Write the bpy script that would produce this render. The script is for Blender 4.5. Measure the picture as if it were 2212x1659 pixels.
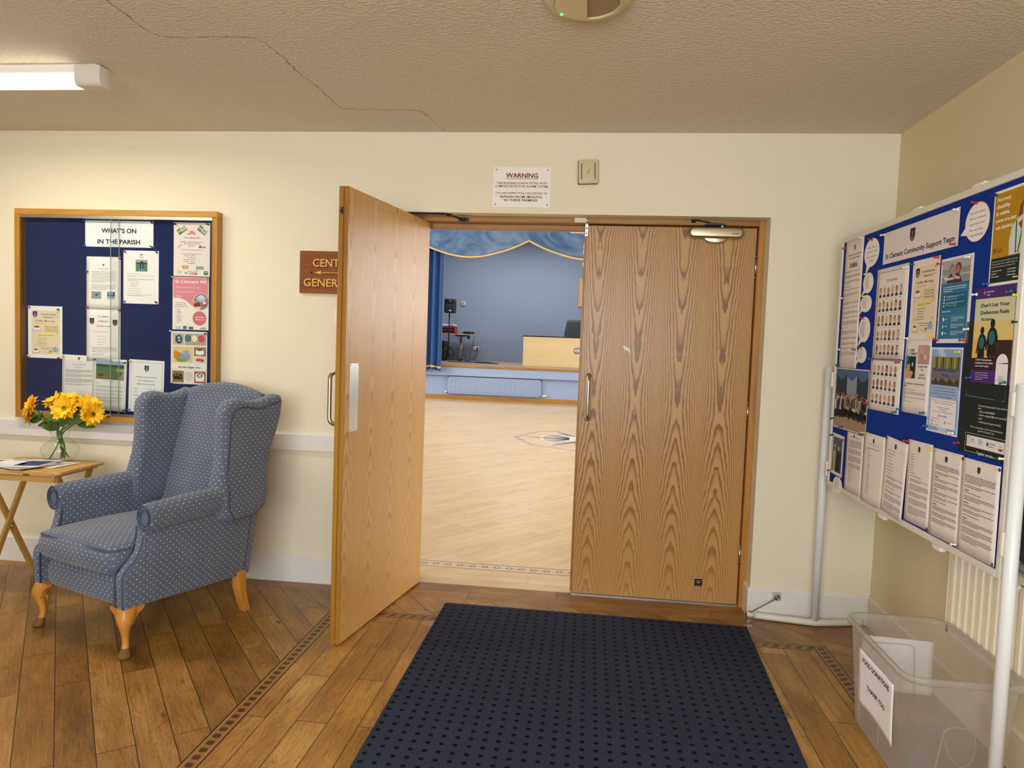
import bpy, bmesh, math, random
from mathutils import Matrix, Vector
for o in list(bpy.data.objects): bpy.data.objects.remove(o, do_unlink=True)
SC = bpy.context.scene
COL = SC.collection
rnd = random.Random(7)
PI = math.pi

# ------------------------------------------------------------------ camera
F_PX, YAW, PITCH, ROLL = 1520.28, 0.10872, 0.05902, 0.03615
CAM = Vector((-0.10097, -3.76895, 1.3956))
def cam_axes():
    cy, sy = math.cos(YAW), math.sin(YAW)
    fwd = Vector((-sy, cy, 0)); right = Vector((cy, sy, 0)); up = Vector((0, 0, 1))
    f2 = fwd*math.cos(PITCH)-up*math.sin(PITCH); u2 = up*math.cos(PITCH)+fwd*math.sin(PITCH)
    return right*math.cos(ROLL)+u2*math.sin(ROLL), u2*math.cos(ROLL)-right*math.sin(ROLL), f2
_r, _u, _f = cam_axes()
cd = bpy.data.cameras.new('camera'); cam = bpy.data.objects.new('camera', cd); COL.objects.link(cam)
cd.sensor_fit = 'HORIZONTAL'; cd.sensor_width = 36; cd.lens = F_PX/2212*36; cd.clip_end = 100; cd.clip_start = .05
m3 = Matrix((_r, _u, -_f)).transposed()
cam.matrix_world = Matrix.Translation(CAM) @ m3.to_4x4()
SC.camera = cam
# ------------------------------------------------------------------ view, world, big lights
vs = SC.view_settings
SC.display_settings.display_device = 'sRGB'
vs.view_transform = 'Standard'; vs.look = 'None'; vs.gamma = 1; vs.use_curve_mapping = False
vs.exposure = 0.0
SC.cycles.transparent_max_bounces = 40
w = bpy.data.worlds.new('world'); SC.world = w; w.use_nodes = True
bg = w.node_tree.nodes['Background']; bg.inputs[0].default_value = (.75, .85, 1, 1); bg.inputs[1].default_value = .35
def area(name, loc, rot, sx, sy, power, color):
    l = bpy.data.lights.new(name, 'AREA'); l.shape = 'RECTANGLE'; l.size = sx; l.size_y = sy
    l.energy = power; l.color = color
    o = bpy.data.objects.new(name, l); COL.objects.link(o); o.location = loc; o.rotation_euler = rot
    return o
# assumed daylight from unseen lobby windows behind the camera (rear wall y = -5.6)
area('assumed_lobby_daylight', (-.6, -5.55, 1.55), (math.radians(90), 0, 0), 3.2, 1.3, 150, (.87, .95, 1))
# the visible batten's glow, plus an assumed, unseen lamp further back in the lobby
area('batten_glow', (-2.85, -.915, 2.412), (0, 0, 0), 1.15, .055, 20, (1, .92, .79))
area('unseen_rear_glow', (-1.2, -4.3, 2.412), (0, 0, 0), 1.4, .06, 22, (1, .93, .82))
# assumed daylight: lamps before the solid hall side walls, no windows built
area('assumed_hall_daylight_left', (-6.9, 6.5, 2.3), (math.radians(90), 0, math.radians(-90)), 9, 2.0, 460, (1, .98, .96))
area('assumed_hall_daylight_right', (5.4, 6.5, 2.3), (math.radians(90), 0, math.radians(90)), 9, 2.0, 460, (1, .98, .96))
area('unseen_stage_lamp', (-2.2, 14.6, 4.3), (0, 0, 0), 4, 1.5, 150, (1, .98, .95))  # unseen lamp over the stage, brightens its back wall

# ------------------------------------------------------------------ helpers
def tag(o, label=None, cat=None, group=None, kind=None):
    if label: o['label'] = label
    if cat: o['category'] = cat
    if group: o['group'] = group
    if kind: o['kind'] = kind
    return o
def empty(name, loc=(0, 0, 0), rz=0, label=None, cat=None, group=None):
    o = bpy.data.objects.new(name, None); COL.objects.link(o); o.location = loc; o.rotation_euler = (0, 0, rz)
    o.empty_display_size = .05
    return tag(o, label, cat, group)
def s2l(c):
    c /= 255
    return c/12.92 if c <= .04045 else ((c+.055)/1.055)**2.4
def hexc(h):
    h = h.lstrip('#'); return tuple(s2l(int(h[i:i+2], 16)) for i in (0, 2, 4))+(1,)
MATS = {}
def mat(name, color, rough=.55, metal=0, spec=.5, emis=None, es=0, trans=0, ior=1.45, alpha=1, bump=None, sheen=0):
    if name in MATS: return MATS[name]
    m = bpy.data.materials.new(name); m.use_nodes = True
    p = m.node_tree.nodes['Principled BSDF']
    p.inputs['Base Color'].default_value = hexc(color) if isinstance(color, str) else tuple(color)+(1,)
    p.inputs['Roughness'].default_value = rough; p.inputs['Metallic'].default_value = metal
    p.inputs['Specular IOR Level'].default_value = spec; p.inputs['IOR'].default_value = ior
    p.inputs['Transmission Weight'].default_value = trans; p.inputs['Alpha'].default_value = alpha
    if sheen: p.inputs['Sheen Weight'].default_value = sheen
    if emis: p.inputs['Emission Color'].default_value = hexc(emis); p.inputs['Emission Strength'].default_value = es
    if bump:
        n = NT(m); t = n.obj(); no = n.noise(t, bump[0], bump[2] if len(bump) > 2 else 3)
        n.link(n.bump(no, bump[1]), p.inputs['Normal'])
    MATS[name] = m
    return m
def ink(h): return mat('ink_'+h.lstrip('#').lower(), h, rough=.75, spec=.2)
class NT:
    """small node-tree writer"""
    def __init__(s, m): s.t = m.node_tree; s.n = s.t.nodes; s.p = s.n.get('Principled BSDF')
    def link(s, a, b): s.t.links.new(a, b)
    def node(s, typ, **kw):
        x = s.n.new(typ)
        for k, v in kw.items(): setattr(x, k, v)
        return x
    def obj(s): return s.node('ShaderNodeTexCoord').outputs['Object']
    def uv(s): return s.node('ShaderNodeTexCoord').outputs['UV']
    def inp(s, sock, v):
        if hasattr(v, 'node'): s.link(v, sock)
        elif v is not None: sock.default_value = v
    def mp(s, vec, scale=(1, 1, 1), rot=(0, 0, 0), loc=(0, 0, 0)):
        x = s.node('ShaderNodeMapping'); s.link(vec, x.inputs[0])
        x.inputs['Location'].default_value = loc; x.inputs['Rotation'].default_value = rot; x.inputs['Scale'].default_value = scale
        return x.outputs[0]
    def noise(s, vec, scale=5, detail=3, rough=.5, out=0, dist=0):
        x = s.node('ShaderNodeTexNoise'); s.link(vec, x.inputs['Vector']); x.inputs['Scale'].default_value = scale
        x.inputs['Detail'].default_value = detail; x.inputs['Roughness'].default_value = rough; x.inputs['Distortion'].default_value = dist
        return x.outputs[out]
    def math(s, op, a, b=None, c=None, clamp=False):
        x = s.node('ShaderNodeMath', operation=op, use_clamp=clamp)
        s.inp(x.inputs[0], a); s.inp(x.inputs[1], b); s.inp(x.inputs[2], c)
        return x.outputs[0]
    def sep(s, v):
        x = s.node('ShaderNodeSeparateXYZ'); s.link(v, x.inputs[0]); return x.outputs
    def comb(s, a=0, b=0, c=0):
        x = s.node('ShaderNodeCombineXYZ'); s.inp(x.inputs[0], a); s.inp(x.inputs[1], b); s.inp(x.inputs[2], c); return x.outputs[0]
    def ramp(s, fac, stops, interp='LINEAR'):
        x = s.node('ShaderNodeValToRGB'); s.link(fac, x.inputs[0]); r = x.color_ramp; r.interpolation = interp
        while len(r.elements) > 1: r.elements.remove(r.elements[-1])
        r.elements[0].position = stops[0][0]; r.elements[0].color = stops[0][1]
        for p, c in stops[1:]:
            e = r.elements.new(p); e.color = c
        return x.outputs[0]
    def mix(s, fac, a, b, typ='MIX'):
        x = s.node('ShaderNodeMix', data_type='RGBA', blend_type=typ)
        s.inp(x.inputs[0], fac); s.inp(x.inputs[6], a); s.inp(x.inputs[7], b); return x.outputs[2]
    def bump(s, h, strength=.3, dist=.01):
        x = s.node('ShaderNodeBump'); x.inputs['Strength'].default_value = strength; x.inputs['Distance'].default_value = dist
        s.link(h, x.inputs['Height']); return x.outputs[0]
def newmat(name, rough=.5, spec=.5):
    m = bpy.data.materials.new(name); m.use_nodes = True; MATS[name] = m
    n = NT(m); n.p.inputs['Roughness'].default_value = rough; n.p.inputs['Specular IOR Level'].default_value = spec
    return m, n

class MB:
    """collects polygons; build() links them as one mesh object"""
    def __init__(s): s.v = []; s.f = []; s.m = []; s.s = []
    def add(s, vs_, fs, mi=0, smooth=False, M=None):
        b = len(s.v)
        s.v += [tuple(M @ Vector(p)) if M is not None else tuple(p) for p in vs_]
        for f in fs: s.f.append(tuple(b+i for i in f)); s.m.append(mi); s.s.append(smooth)
        return s
    def box(s, x0, x1, y0, y1, z0, z1, mi=0, M=None):
        v = [(x, y, z) for z in (z0, z1) for y in (y0, y1) for x in (x0, x1)]
        return s.add(v, [(0, 2, 3, 1), (4, 5, 7, 6), (0, 1, 5, 4), (2, 6, 7, 3), (0, 4, 6, 2), (1, 3, 7, 5)], mi, False, M)
    def quad(s, pts, mi=0): return s.add(pts, [tuple(range(len(pts)))], mi)
    def tube(s, pts, r, n=10, mi=0, closed=False, cap=True, smooth=True, sq=False):
        pts = [Vector(p) for p in pts]; N = len(pts)
        rs = r if isinstance(r, (list, tuple)) else [r]*N
        t0 = (pts[1]-pts[0]).normalized()
        up = Vector((0, 0, 1)) if abs(t0.z) < .9 else Vector((1, 0, 0))
        nrm = t0.cross(up).normalized(); vs_ = []
        for i, p in enumerate(pts):
            if closed: t = (pts[(i+1) % N]-pts[i-1])
            else: t = pts[min(i+1, N-1)]-pts[max(i-1, 0)]
            t = t.normalized() if t.length > 1e-9 else t0
            nrm = (nrm-t*nrm.dot(t))
            nrm = nrm.normalized() if nrm.length > 1e-6 else t.orthogonal().normalized()
            b = t.cross(nrm)
            for k in range(n):
                a = 2*PI*(k+.5)/n
                vs_.append(p+(nrm*math.cos(a)+b*math.sin(a))*rs[i])
        fs = []
        for i in range(N if closed else N-1):
            for k in range(n):
                a = i*n+k; b_ = i*n+(k+1) % n; c = ((i+1) % N)*n+(k+1) % n; d = ((i+1) % N)*n+k
                fs.append((a, b_, c, d))
        if cap and not closed:
            fs.append(tuple(reversed(range(n)))); fs.append(tuple(range((N-1)*n, N*n)))
        return s.add(vs_, fs, mi, smooth and not sq)
    def lathe(s, prof, n=24, mi=0, M=None, smooth=True, flute=None):
        vs_ = []
        for (r, z) in prof:
            for k in range(n):
                a = 2*PI*k/n; rr = r*(1+(flute(k, z) if flute else 0))
                vs_.append((rr*math.cos(a), rr*math.sin(a), z))
        fs = [(i*n+k, i*n+(k+1) % n, (i+1)*n+(k+1) % n, (i+1)*n+k) for i in range(len(prof)-1) for k in range(n)]
        ring = prof[0] == prof[-1]
        if prof[0][0] > 1e-6 and not ring: fs.append(tuple(reversed(range(n))))
        if not ring and prof[-1][0] > 1e-6: fs.append(tuple(range((len(prof)-1)*n, len(prof)*n)))
        return s.add(vs_, fs, mi, smooth, M)
    def prism(s, outline, lo, hi, axis='x', mi=0, M=None):
        """outline in the two other axes (x: (y,z); y: (x,z); z: (x,y))"""
        def P(a, b, c): return {'x': (c, a, b), 'y': (a, c, b), 'z': (a, b, c)}[axis]
        n = len(outline)
        v = [P(a, b, lo) for a, b in outline]+[P(a, b, hi) for a, b in outline]
        f = [tuple(range(n)), tuple(reversed(range(n, 2*n)))]+[(i, i+n, (i+1) % n+n, (i+1) % n) for i in range(n)]
        return s.add(v, f, mi, False, M)
    def rbox(s, c, size, r, n=8, mi=0, bulge=None, M=None, warp=None):
        """rounded box from a subdivided cube; bulge(p)->offset vector"""
        h = [x/2 for x in size]; vs_ = []; idx = {}; fs = []
        def vid(p):
            k = tuple(round(x, 6) for x in p)
            if k not in idx: idx[k] = len(vs_); vs_.append(p)
            return idx[k]
        def lin(hh):
            rr = min(r, hh*.999); k = 4
            e = [-hh+rr*(1-math.cos(PI/2*i/k)) for i in range(k)]
            mid = [-hh+rr+(2*hh-2*rr)*i/n for i in range(n+1)]
            return e+mid+[-x for x in reversed(e)]
        L = [lin(x) for x in h]
        for ax in range(3):
            a, b = [(1, 2), (2, 0), (0, 1)][ax]
            for sg in (-1, 1):
                for i in range(len(L[a])-1):
                    for j in range(len(L[b])-1):
                        q = []
                        for (ii, jj) in ((i, j), (i+1, j), (i+1, j+1), (i, j+1)):
                            p = [0, 0, 0]; p[ax] = sg*h[ax]; p[a] = L[a][ii]; p[b] = L[b][jj]; q.append(vid(tuple(p)))
                        fs.append(tuple(q) if sg > 0 else tuple(reversed(q)))
        out = []
        for p in vs_:
            q = [max(-(h[i]-min(r, h[i]*.999)), min(h[i]-min(r, h[i]*.999), p[i])) for i in range(3)]
            d = [p[i]-q[i] for i in range(3)]; l = math.sqrt(sum(x*x for x in d))
            pp = [q[i]+(d[i]/l*min(r, l) if l > 1e-9 else 0) for i in range(3)]
            if l > 1e-9: pp = [q[i]+d[i]/l*min(r, min(h)*.999) for i in range(3)]
            v = Vector(pp)
            if bulge: v = v+Vector(bulge(v.x/h[0], v.y/h[1], v.z/h[2]))
            v = v+Vector(c)
            if warp: v = Vector(warp(v))
            out.append(v)
        return s.add(out, fs, mi, True, M)
    def build(s, name, mats, parent=None, bevel=0, segs=2, uvbox=False, uvfn=None, smooth=False, solid=0, weld=False):
        me = bpy.data.meshes.new(name); me.from_pydata(s.v, [], s.f); me.update()
        mats = mats if isinstance(mats, (list, tuple)) else [mats]
        for m in mats: me.materials.append(m)
        for p, mi, sm in zip(me.polygons, s.m, s.s): p.material_index = mi; p.use_smooth = sm or smooth
        if bevel or weld:
            bm = bmesh.new(); bm.from_mesh(me)
            if weld: bmesh.ops.remove_doubles(bm, verts=bm.verts, dist=1e-5)
            if bevel:
                bmesh.ops.recalc_face_normals(bm, faces=bm.faces)
                es = [e for e in bm.edges if len(e.link_faces) == 2 and e.calc_face_angle(0) > .5]
                bmesh.ops.bevel(bm, geom=es, offset=bevel, segments=segs, affect='EDGES', profile=.5, clamp_overlap=True)
                if segs > 2:
                    for f in bm.faces: f.smooth = True
            bm.to_mesh(me); bm.free()
        if uvfn:
            uv = me.uv_layers.new(name='UVMap')
            for p in me.polygons:
                a = [uvfn(me.vertices[me.loops[li].vertex_index].co, p.center) for li in p.loop_indices]
                for li, q in zip(p.loop_indices, a): uv.data[li].uv = q
        elif uvbox:
            uv = me.uv_layers.new(name='UVMap')
            for p in me.polygons:
                nx, ny, nz = (abs(t) for t in p.normal)
                for li in p.loop_indices:
                    c = me.vertices[me.loops[li].vertex_index].co
                    uv.data[li].uv = (c.y, c.z) if nx >= ny and nx >= nz else ((c.x+.007, c.z) if ny >= nz else (c.x, c.y))
        o = bpy.data.objects.new(name, me); COL.objects.link(o)
        if parent is not None: o.parent = parent
        return o
def struct(name, mb, mats, parent=None, label=None, **kw):
    o = mb.build(name, mats, parent, **kw)
    if parent is None: tag(o, label, kind='structure')
    return o
def thing(name, mb, mats, label, cat, group=None, **kw):
    return tag(mb.build(name, mats, None, **kw), label, cat, group)
def rel(o, root):
    """child built in world space -> keep place under a root that is moved/rotated"""
    o.parent = root; o.matrix_parent_inverse = root.matrix_basis.inverted(); return o
def smooth_path(pts, k=6, closed=False):
    pts = [Vector(p) for p in pts]; N = len(pts); out = []
    rng = range(N) if closed else range(N-1)
    for i in rng:
        p0 = pts[(i-1) % N] if closed or i > 0 else pts[0]; p1 = pts[i]; p2 = pts[(i+1) % N]
        p3 = pts[(i+2) % N] if closed or i+2 < N else pts[-1]
        for j in range(k):
            t = j/k
            out.append(.5*((2*p1)+(-p0+p2)*t+(2*p0-5*p1+4*p2-p3)*t*t+(-p0+3*p1-3*p2+p3)*t**3))
    if not closed: out.append(pts[-1])
    return out
_tc = {}
def text_geo(body, bold=0.0, shear=0.0):
    """flat lettering geometry of height about 1 (cap height .73), x from 0; returns verts, faces, width"""
    key = (body, bold, shear)
    if key in _tc: return _tc[key]
    c = bpy.data.curves.new('t', 'FONT'); c.body = body; c.size = 1; c.resolution_u = 2; c.offset = bold; c.shear = shear
    o = bpy.data.objects.new('t', c); COL.objects.link(o)
    dg = bpy.context.evaluated_depsgraph_get(); me = bpy.data.meshes.new_from_object(o.evaluated_get(dg))
    vs_ = [(v.co.x, v.co.y) for v in me.vertices]; fs = [tuple(p.vertices) for p in me.polygons]
    bpy.data.objects.remove(o); bpy.data.curves.remove(c); bpy.data.meshes.remove(me)
    x0 = min([v[0] for v in vs_] or [0]); x1 = max([v[0] for v in vs_] or [0])
    _tc[key] = ([(x-x0, y) for x, y in vs_], fs, x1-x0)
    return _tc[key]
def add_text(mb, body, M, h, width=None, align='c', bold=0.0, mi=0, shear=0.0, depth=0):
    """cap height h metres; M maps local (x right, y up, z out)"""
    vs_, fs, wd = text_geo(body, bold, shear); k = h/.73; kx = k if width is None else width/max(wd, 1e-6)
    ox = {'l': 0, 'c': -wd*kx/2, 'r': -wd*kx}[align]
    v2 = [(x*kx+ox, y*k, depth) for x, y in vs_]
    mb.add(v2, fs, mi, False, M)
    if depth:
        n = len(v2); cnt = {}
        for f in fs:
            for i in range(len(f)):
                a, b = f[i], f[(i+1) % len(f)]; cnt.setdefault((min(a, b), max(a, b)), []).append((a, b))
        edges = [l[0] for l in cnt.values() if len(l) == 1]
        mb.add([(x, y, depth) for x, y, _ in v2]+[(x, y, 0) for x, y, _ in v2], [(a, a+n, b+n, b) for a, b in edges], mi, False, M)
# ------------------------------------------------------------------ materials
def rgb(h): return hexc(h)
def wall_mat(name, col, scale=90, strength=.08, rough=.75):
    m, n = newmat(name, rough, .25); t = n.obj()
    big = n.noise(t, 1.3, 2); c = hexc(col)
    n.link(n.mix(n.math('MULTIPLY', big, .12), c, tuple(x*.86 for x in c[:3])+(1,)), n.p.inputs['Base Color'])
    n.link(n.bump(n.noise(t, scale, 2), strength, .004), n.p.inputs['Normal']); return m
W_CREAM = wall_mat('cream_wall_paint', '#E8DFC5')
W_CREAM_R = wall_mat('cream_wall_paint_right', '#E2D3AC')
W_BLUE = wall_mat('blue_wall_paint', '#8190A8')
W_WHITE = mat('white_gloss_trim', '#E4E0DA', rough=.35)
def ceiling_mat():
    m, n = newmat('artex_ceiling_paint', .7, .3); t = n.obj()
    st = n.noise(n.mp(t, (1, 1.35, 1)), 58, 3, .6); fine = n.noise(t, 120, 2)
    h = n.math('ADD', n.ramp(st, [(.42, (0, 0, 0, 1)), (.62, (1, 1, 1, 1))]), n.math('MULTIPLY', fine, .35))
    n.p.inputs['Base Color'].default_value = hexc('#DED2BF')
    n.link(n.bump(h, .55, .006), n.p.inputs['Normal']); return m
CEIL = ceiling_mat()
def plank_mat(name, ang, c0, c1, c2, width=.1155, length=.92, rough=.38, seam='#2E1A08', grain=1.0, off=(0, 0), spec=.45, seamw=.0016):
    m, n = newmat(name, rough, spec)
    v = n.mp(n.obj(), (1, 1, 1), (0, 0, -ang), (off[0], off[1], 0))
    b = n.node('ShaderNodeTexBrick', offset=.37, offset_frequency=2, squash=1)
    n.link(v, b.inputs['Vector'])
    for k, val in (('Scale', 1), ('Mortar Size', seamw), ('Mortar Smooth', .1), ('Bias', 0), ('Brick Width', length), ('Row Height', width)):
        b.inputs[k].default_value = val
    b.inputs['Color1'].default_value = (0, 0, 0, 1); b.inputs['Color2'].default_value = (1, 1, 1, 1); b.inputs['Mortar'].default_value = (.5, .5, .5, 1)
    tint = b.outputs['Color']; xyz = n.sep(v); tv = n.sep(tint)[0]
    shift = n.comb(n.math('ADD', xyz[0], n.math('MULTIPLY', tv, 7.3)), xyz[1], n.math('MULTIPLY', tv, 5.1))
    g1 = n.noise(n.mp(shift, (2.2, 9, 1)), 2.4, 5, .62, dist=1.4)
    g2 = n.noise(n.mp(shift, (7, 95, 1)), 2.0, 4, .6)
    cloud = n.noise(n.mp(shift, (1, 2.4, 1)), 3.2, 3, .5)
    wav = n.math('FRACT', n.math('MULTIPLY', g1, 7.0))
    line = n.ramp(wav, [(0, (.35, .35, .35, 1)), (.1, (.0, .0, .0, 1)), (.9, (0, 0, 0, 1)), (1, (.35, .35, .35, 1))])
    f = n.math('ADD', n.math('MULTIPLY', tv, .36), n.math('ADD', n.math('MULTIPLY', cloud, .95), n.math('MULTIPLY', g2, .55)))
    f = n.math('SUBTRACT', f, .55)
    base = n.ramp(f, [(.0, rgb(c0)), (.42, rgb(c1)), (.95, rgb(c2))])
    strk = n.sep(n.ramp(n.noise(n.mp(shift, (1.6, 26, 1)), 3.0, 5, .7, dist=.8), [(.50, (0, 0, 0, 1)), (.72, (1, 1, 1, 1))]))[0]
    base = n.mix(n.math('MULTIPLY', strk, .55*grain), base, tuple(x*.6 for x in rgb(c0)[:3])+(1,))
    base = n.mix(n.math('MULTIPLY', n.sep(line)[0], grain*1.5), base, tuple(x*.35 for x in rgb(c0)[:3])+(1,))
    vo = n.node('ShaderNodeTexVoronoi'); n.link(n.mp(shift, (3.1, 8.5, 1)), vo.inputs['Vector']); vo.inputs['Scale'].default_value = 1.0
    knot = n.ramp(vo.outputs['Distance'], [(0.02, (1, 1, 1, 1)), (.11, (0, 0, 0, 1))])
    base = n.mix(n.math('MULTIPLY', n.sep(knot)[0], .8*grain), base, rgb('#3A1F0C'))
    base = n.mix(b.outputs['Fac'], base, rgb(seam))
    n.link(base, n.p.inputs['Base Color'])
    n.link(n.math('ADD', n.math('MULTIPLY', g2, .16), rough-.08), n.p.inputs['Roughness'])
    n.link(n.bump(n.math('SUBTRACT', n.math('MULTIPLY', g2, .15), b.outputs['Fac']), .25, .002), n.p.inputs['Normal'])
    return m
OAKC = ('#744A1B', '#A97B36', '#D2A65A')
PL_Y = plank_mat('oak_planks_lengthwise', PI/2, *OAKC, off=(.13, -.063))
PL_D = plank_mat('oak_planks_diagonal', math.radians(-51), '#6C461C', '#9C7034', '#C59957', off=(.3, .044))
PL_M = plank_mat('oak_planks_diagonal_right', math.radians(-30), '#714A20', '#A07136', '#C69655', off=(.1, .02))
PL_X = plank_mat('oak_planks_crosswise', 0, '#734B1E', '#A37439', '#C6985A', off=(.23, .0955), length=1.3)
HALL_P = plank_mat('maple_hall_planks', math.radians(53), '#C7AB84', '#D5BC97', '#DFC9A8', width=.1, length=.8, rough=.33, seam='#8F7048', grain=.16, seamw=.0012)
HALL_X = plank_mat('maple_hall_border_planks', 0, '#C7AB84', '#D5BC97', '#DFC9A8', width=.095, length=1.1, rough=.33, seam='#8F7048', grain=.16, off=(0, -.04), seamw=.0012)
def veneer(name, c_dark, c_mid, c_lt, z0=1.14, rough=.3, strength=1.0, flip=0.0):
    """ash veneer: four book-matched leaves with cathedral figure, tips meeting at z0"""
    m, n = newmat(name, rough, .5); x, y, z = n.sep(n.obj())
    u = n.math('PINGPONG', n.math('ADD', x, flip), .1133)
    nv = n.comb(n.math('MULTIPLY', u, 9), n.math('MULTIPLY', x, .35), n.math('MULTIPLY', z, 2.6))
    nz = n.math('MULTIPLY', n.math('SUBTRACT', n.noise(nv, 1.0, 4, .6), .5), .34)
    nz2 = n.math('MULTIPLY', n.math('SUBTRACT', n.noise(n.comb(n.math('MULTIPLY', u, 42), n.math('MULTIPLY', x, 1.0), n.math('MULTIPLY', z, 11)), 1.0, 3, .6), .5), .085)
    uu = n.math('SQRT', n.math('ADD', n.math('MULTIPLY', u, u), .0003))
    az = n.math('SQRT', n.math('ADD', n.math('POWER', n.math('MULTIPLY', n.math('SUBTRACT', z, z0), n.math('ADD', .72, n.math('MULTIPLY', n.math('LESS_THAN', z, z0), .45))), 2), .012))
    phi = n.math('ADD', n.math('SUBTRACT', az, n.math('ADD', n.math('MULTIPLY', uu, 3.8), n.math('MULTIPLY', n.math('MULTIPLY', uu, uu), 46.0))), n.math('ADD', nz, nz2))
    fr = n.math('FRACT', n.math('MULTIPLY', n.math('ADD', phi, 3), 7.6))
    fr2 = n.math('FRACT', n.math('MULTIPLY', n.math('ADD', phi, 3), 9))
    edge = n.ramp(u, [(.075, (0, 0, 0, 1)), (.105, (1, 1, 1, 1))])
    stp = [(0, (.85, .85, .85, 1)), (.14, (1, 1, 1, 1)), (.3, (.28, .28, .28, 1)), (.55, (.05, .05, .05, 1)), (.93, (.0, .0, .0, 1)), (1, (.85, .85, .85, 1))]
    b1 = n.ramp(fr, stp); b2 = n.ramp(fr2, [(0, (.5, .5, .5, 1)), (.4, (.15, .15, .15, 1)), (.8, (.05, .05, .05, 1)), (1, (.5, .5, .5, 1))])
    d = n.mix(n.sep(edge)[0], b1, b2)
    gr = n.noise(n.comb(n.math('MULTIPLY', x, 420), y, n.math('MULTIPLY', z, 9)), 1.0, 2)
    fac = n.math('ADD', n.math('MULTIPLY', n.math('MULTIPLY', n.sep(d)[0], n.sep(n.ramp(z, [(.12, (.4, .4, .4, 1)), (.75, (1, 1, 1, 1))]))[0]), .95*strength), n.math('MULTIPLY', n.math('SUBTRACT', gr, .35), .4), clamp=True)
    c = n.ramp(fac, [(0, rgb(c_lt)), (.35, rgb(c_mid)), (1, rgb(c_dark))])
    n.link(c, n.p.inputs['Base Color'])
    n.link(n.math('ADD', n.math('MULTIPLY', gr, .12), rough), n.p.inputs['Roughness'])
    n.link(n.bump(n.math('SUBTRACT', 1.0, fac), .08, .001), n.p.inputs['Normal']); return m
VEN = veneer('ash_veneer', '#7A4C22', '#AA7A3F', '#C2945A', flip=-.08, z0=1.08)
VEN2 = veneer('ash_veneer_glare', '#98682C', '#C48F42', '#D6A556', z0=1.3, strength=.7, flip=.03)  # lit copy of the veneer: glare put into paler colour and fainter figure
def grain(name, c0, c1, axis='x', rough=.4, scale=1.0):
    m, n = newmat(name, rough, .45)
    sc = {'x': (3, 60, 60), 'y': (60, 3, 60), 'z': (60, 60, 3)}[axis]
    g = n.noise(n.mp(n.obj(), tuple(k*scale for k in sc)), 1.0, 4, .6); g2 = n.noise(n.mp(n.obj(), tuple(k*.22*scale for k in sc)), 1.0, 2)
    n.link(n.ramp(n.math('ADD', n.math('MULTIPLY', g, .55), n.math('MULTIPLY', g2, .5)), [(.32, rgb(c0)), (.7, rgb(c1))]), n.p.inputs['Base Color']); return m
OAK_X = grain('oak_along_x', '#845822', '#B6843A', 'x'); OAK_Z = grain('oak_along_z', '#845822', '#B6843A', 'z'); OAK_Y = grain('oak_along_y', '#845822', '#B6843A', 'y')
OAKR_Z = grain('orange_oak_upright', '#965E22', '#C08838', 'z')
LIP_Z = grain('lipping_oak', '#8A591B', '#B07C2C', 'z')
CAB_X = grain('cabinet_oak_x', '#A06E20', '#C6923C', 'x', .35); CAB_Z = grain('cabinet_oak_z', '#9A691E', '#C08C38', 'z', .35)
PINE_X = grain('tray_pine_x', '#C39248', '#DDB36C', 'x', .4); PINE_Z = grain('tray_pine_z', '#A87832', '#C99A4F', 'z', .4)
LEGW = grain('beech_leg', '#B8772E', '#CE8F42', 'z', .35, .5); LEGW_WORN = grain('worn_foot', '#5E3F22', '#80582F', 'z', .7, .5)
MAHOG = grain('mahogany_sign', '#6B3A14', '#935721', 'x', .35, .7)
BEECH = grain('beech_lectern', '#E0C68E', '#EBD5A4', 'x', .45, .6)
STEEL = mat('brushed_steel', '#B9B7B0', rough=.28, metal=1); ALU = mat('aluminium_track', '#C9C6C0', rough=.35, metal=1)
NICK = mat('satin_nickel', '#B5A98E', rough=.3, metal=1); BLACKM = mat('black_metal', '#15130F', rough=.35, spec=.5)
CHROME = mat('chrome', '#D5D5D2', rough=.1, metal=1); BRASSD = mat('dark_brass_tack', '#6E5631', rough=.4, metal=.8)
WPL = mat('white_plastic', '#EDEAE2', rough=.35); CRPL = mat('cream_plastic', '#CDBF97', rough=.45); BLKPL = mat('black_plastic', '#16161A', rough=.45)
WMET = mat('white_painted_tube', '#E2E4E4', rough=.35)
FRAME_W = mat('ivory_plastic_frame', '#DDD8CA', rough=.4)
def felt(name, c, c2):
    m, n = newmat(name, .95, .1); t = n.obj(); a = n.noise(t, 260, 2); b = n.noise(t, 4, 2)
    n.link(n.mix(n.math('ADD', n.math('MULTIPLY', a, .5), n.math('MULTIPLY', b, .3)), rgb(c), rgb(c2)), n.p.inputs['Base Color'])
    n.link(n.bump(a, .25, .002), n.p.inputs['Normal']); return m
FELT_N = felt('navy_felt', '#15214C', '#212E5C'); FELT_B = felt('royal_blue_felt', '#0F2F86', '#1B3F97')
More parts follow.
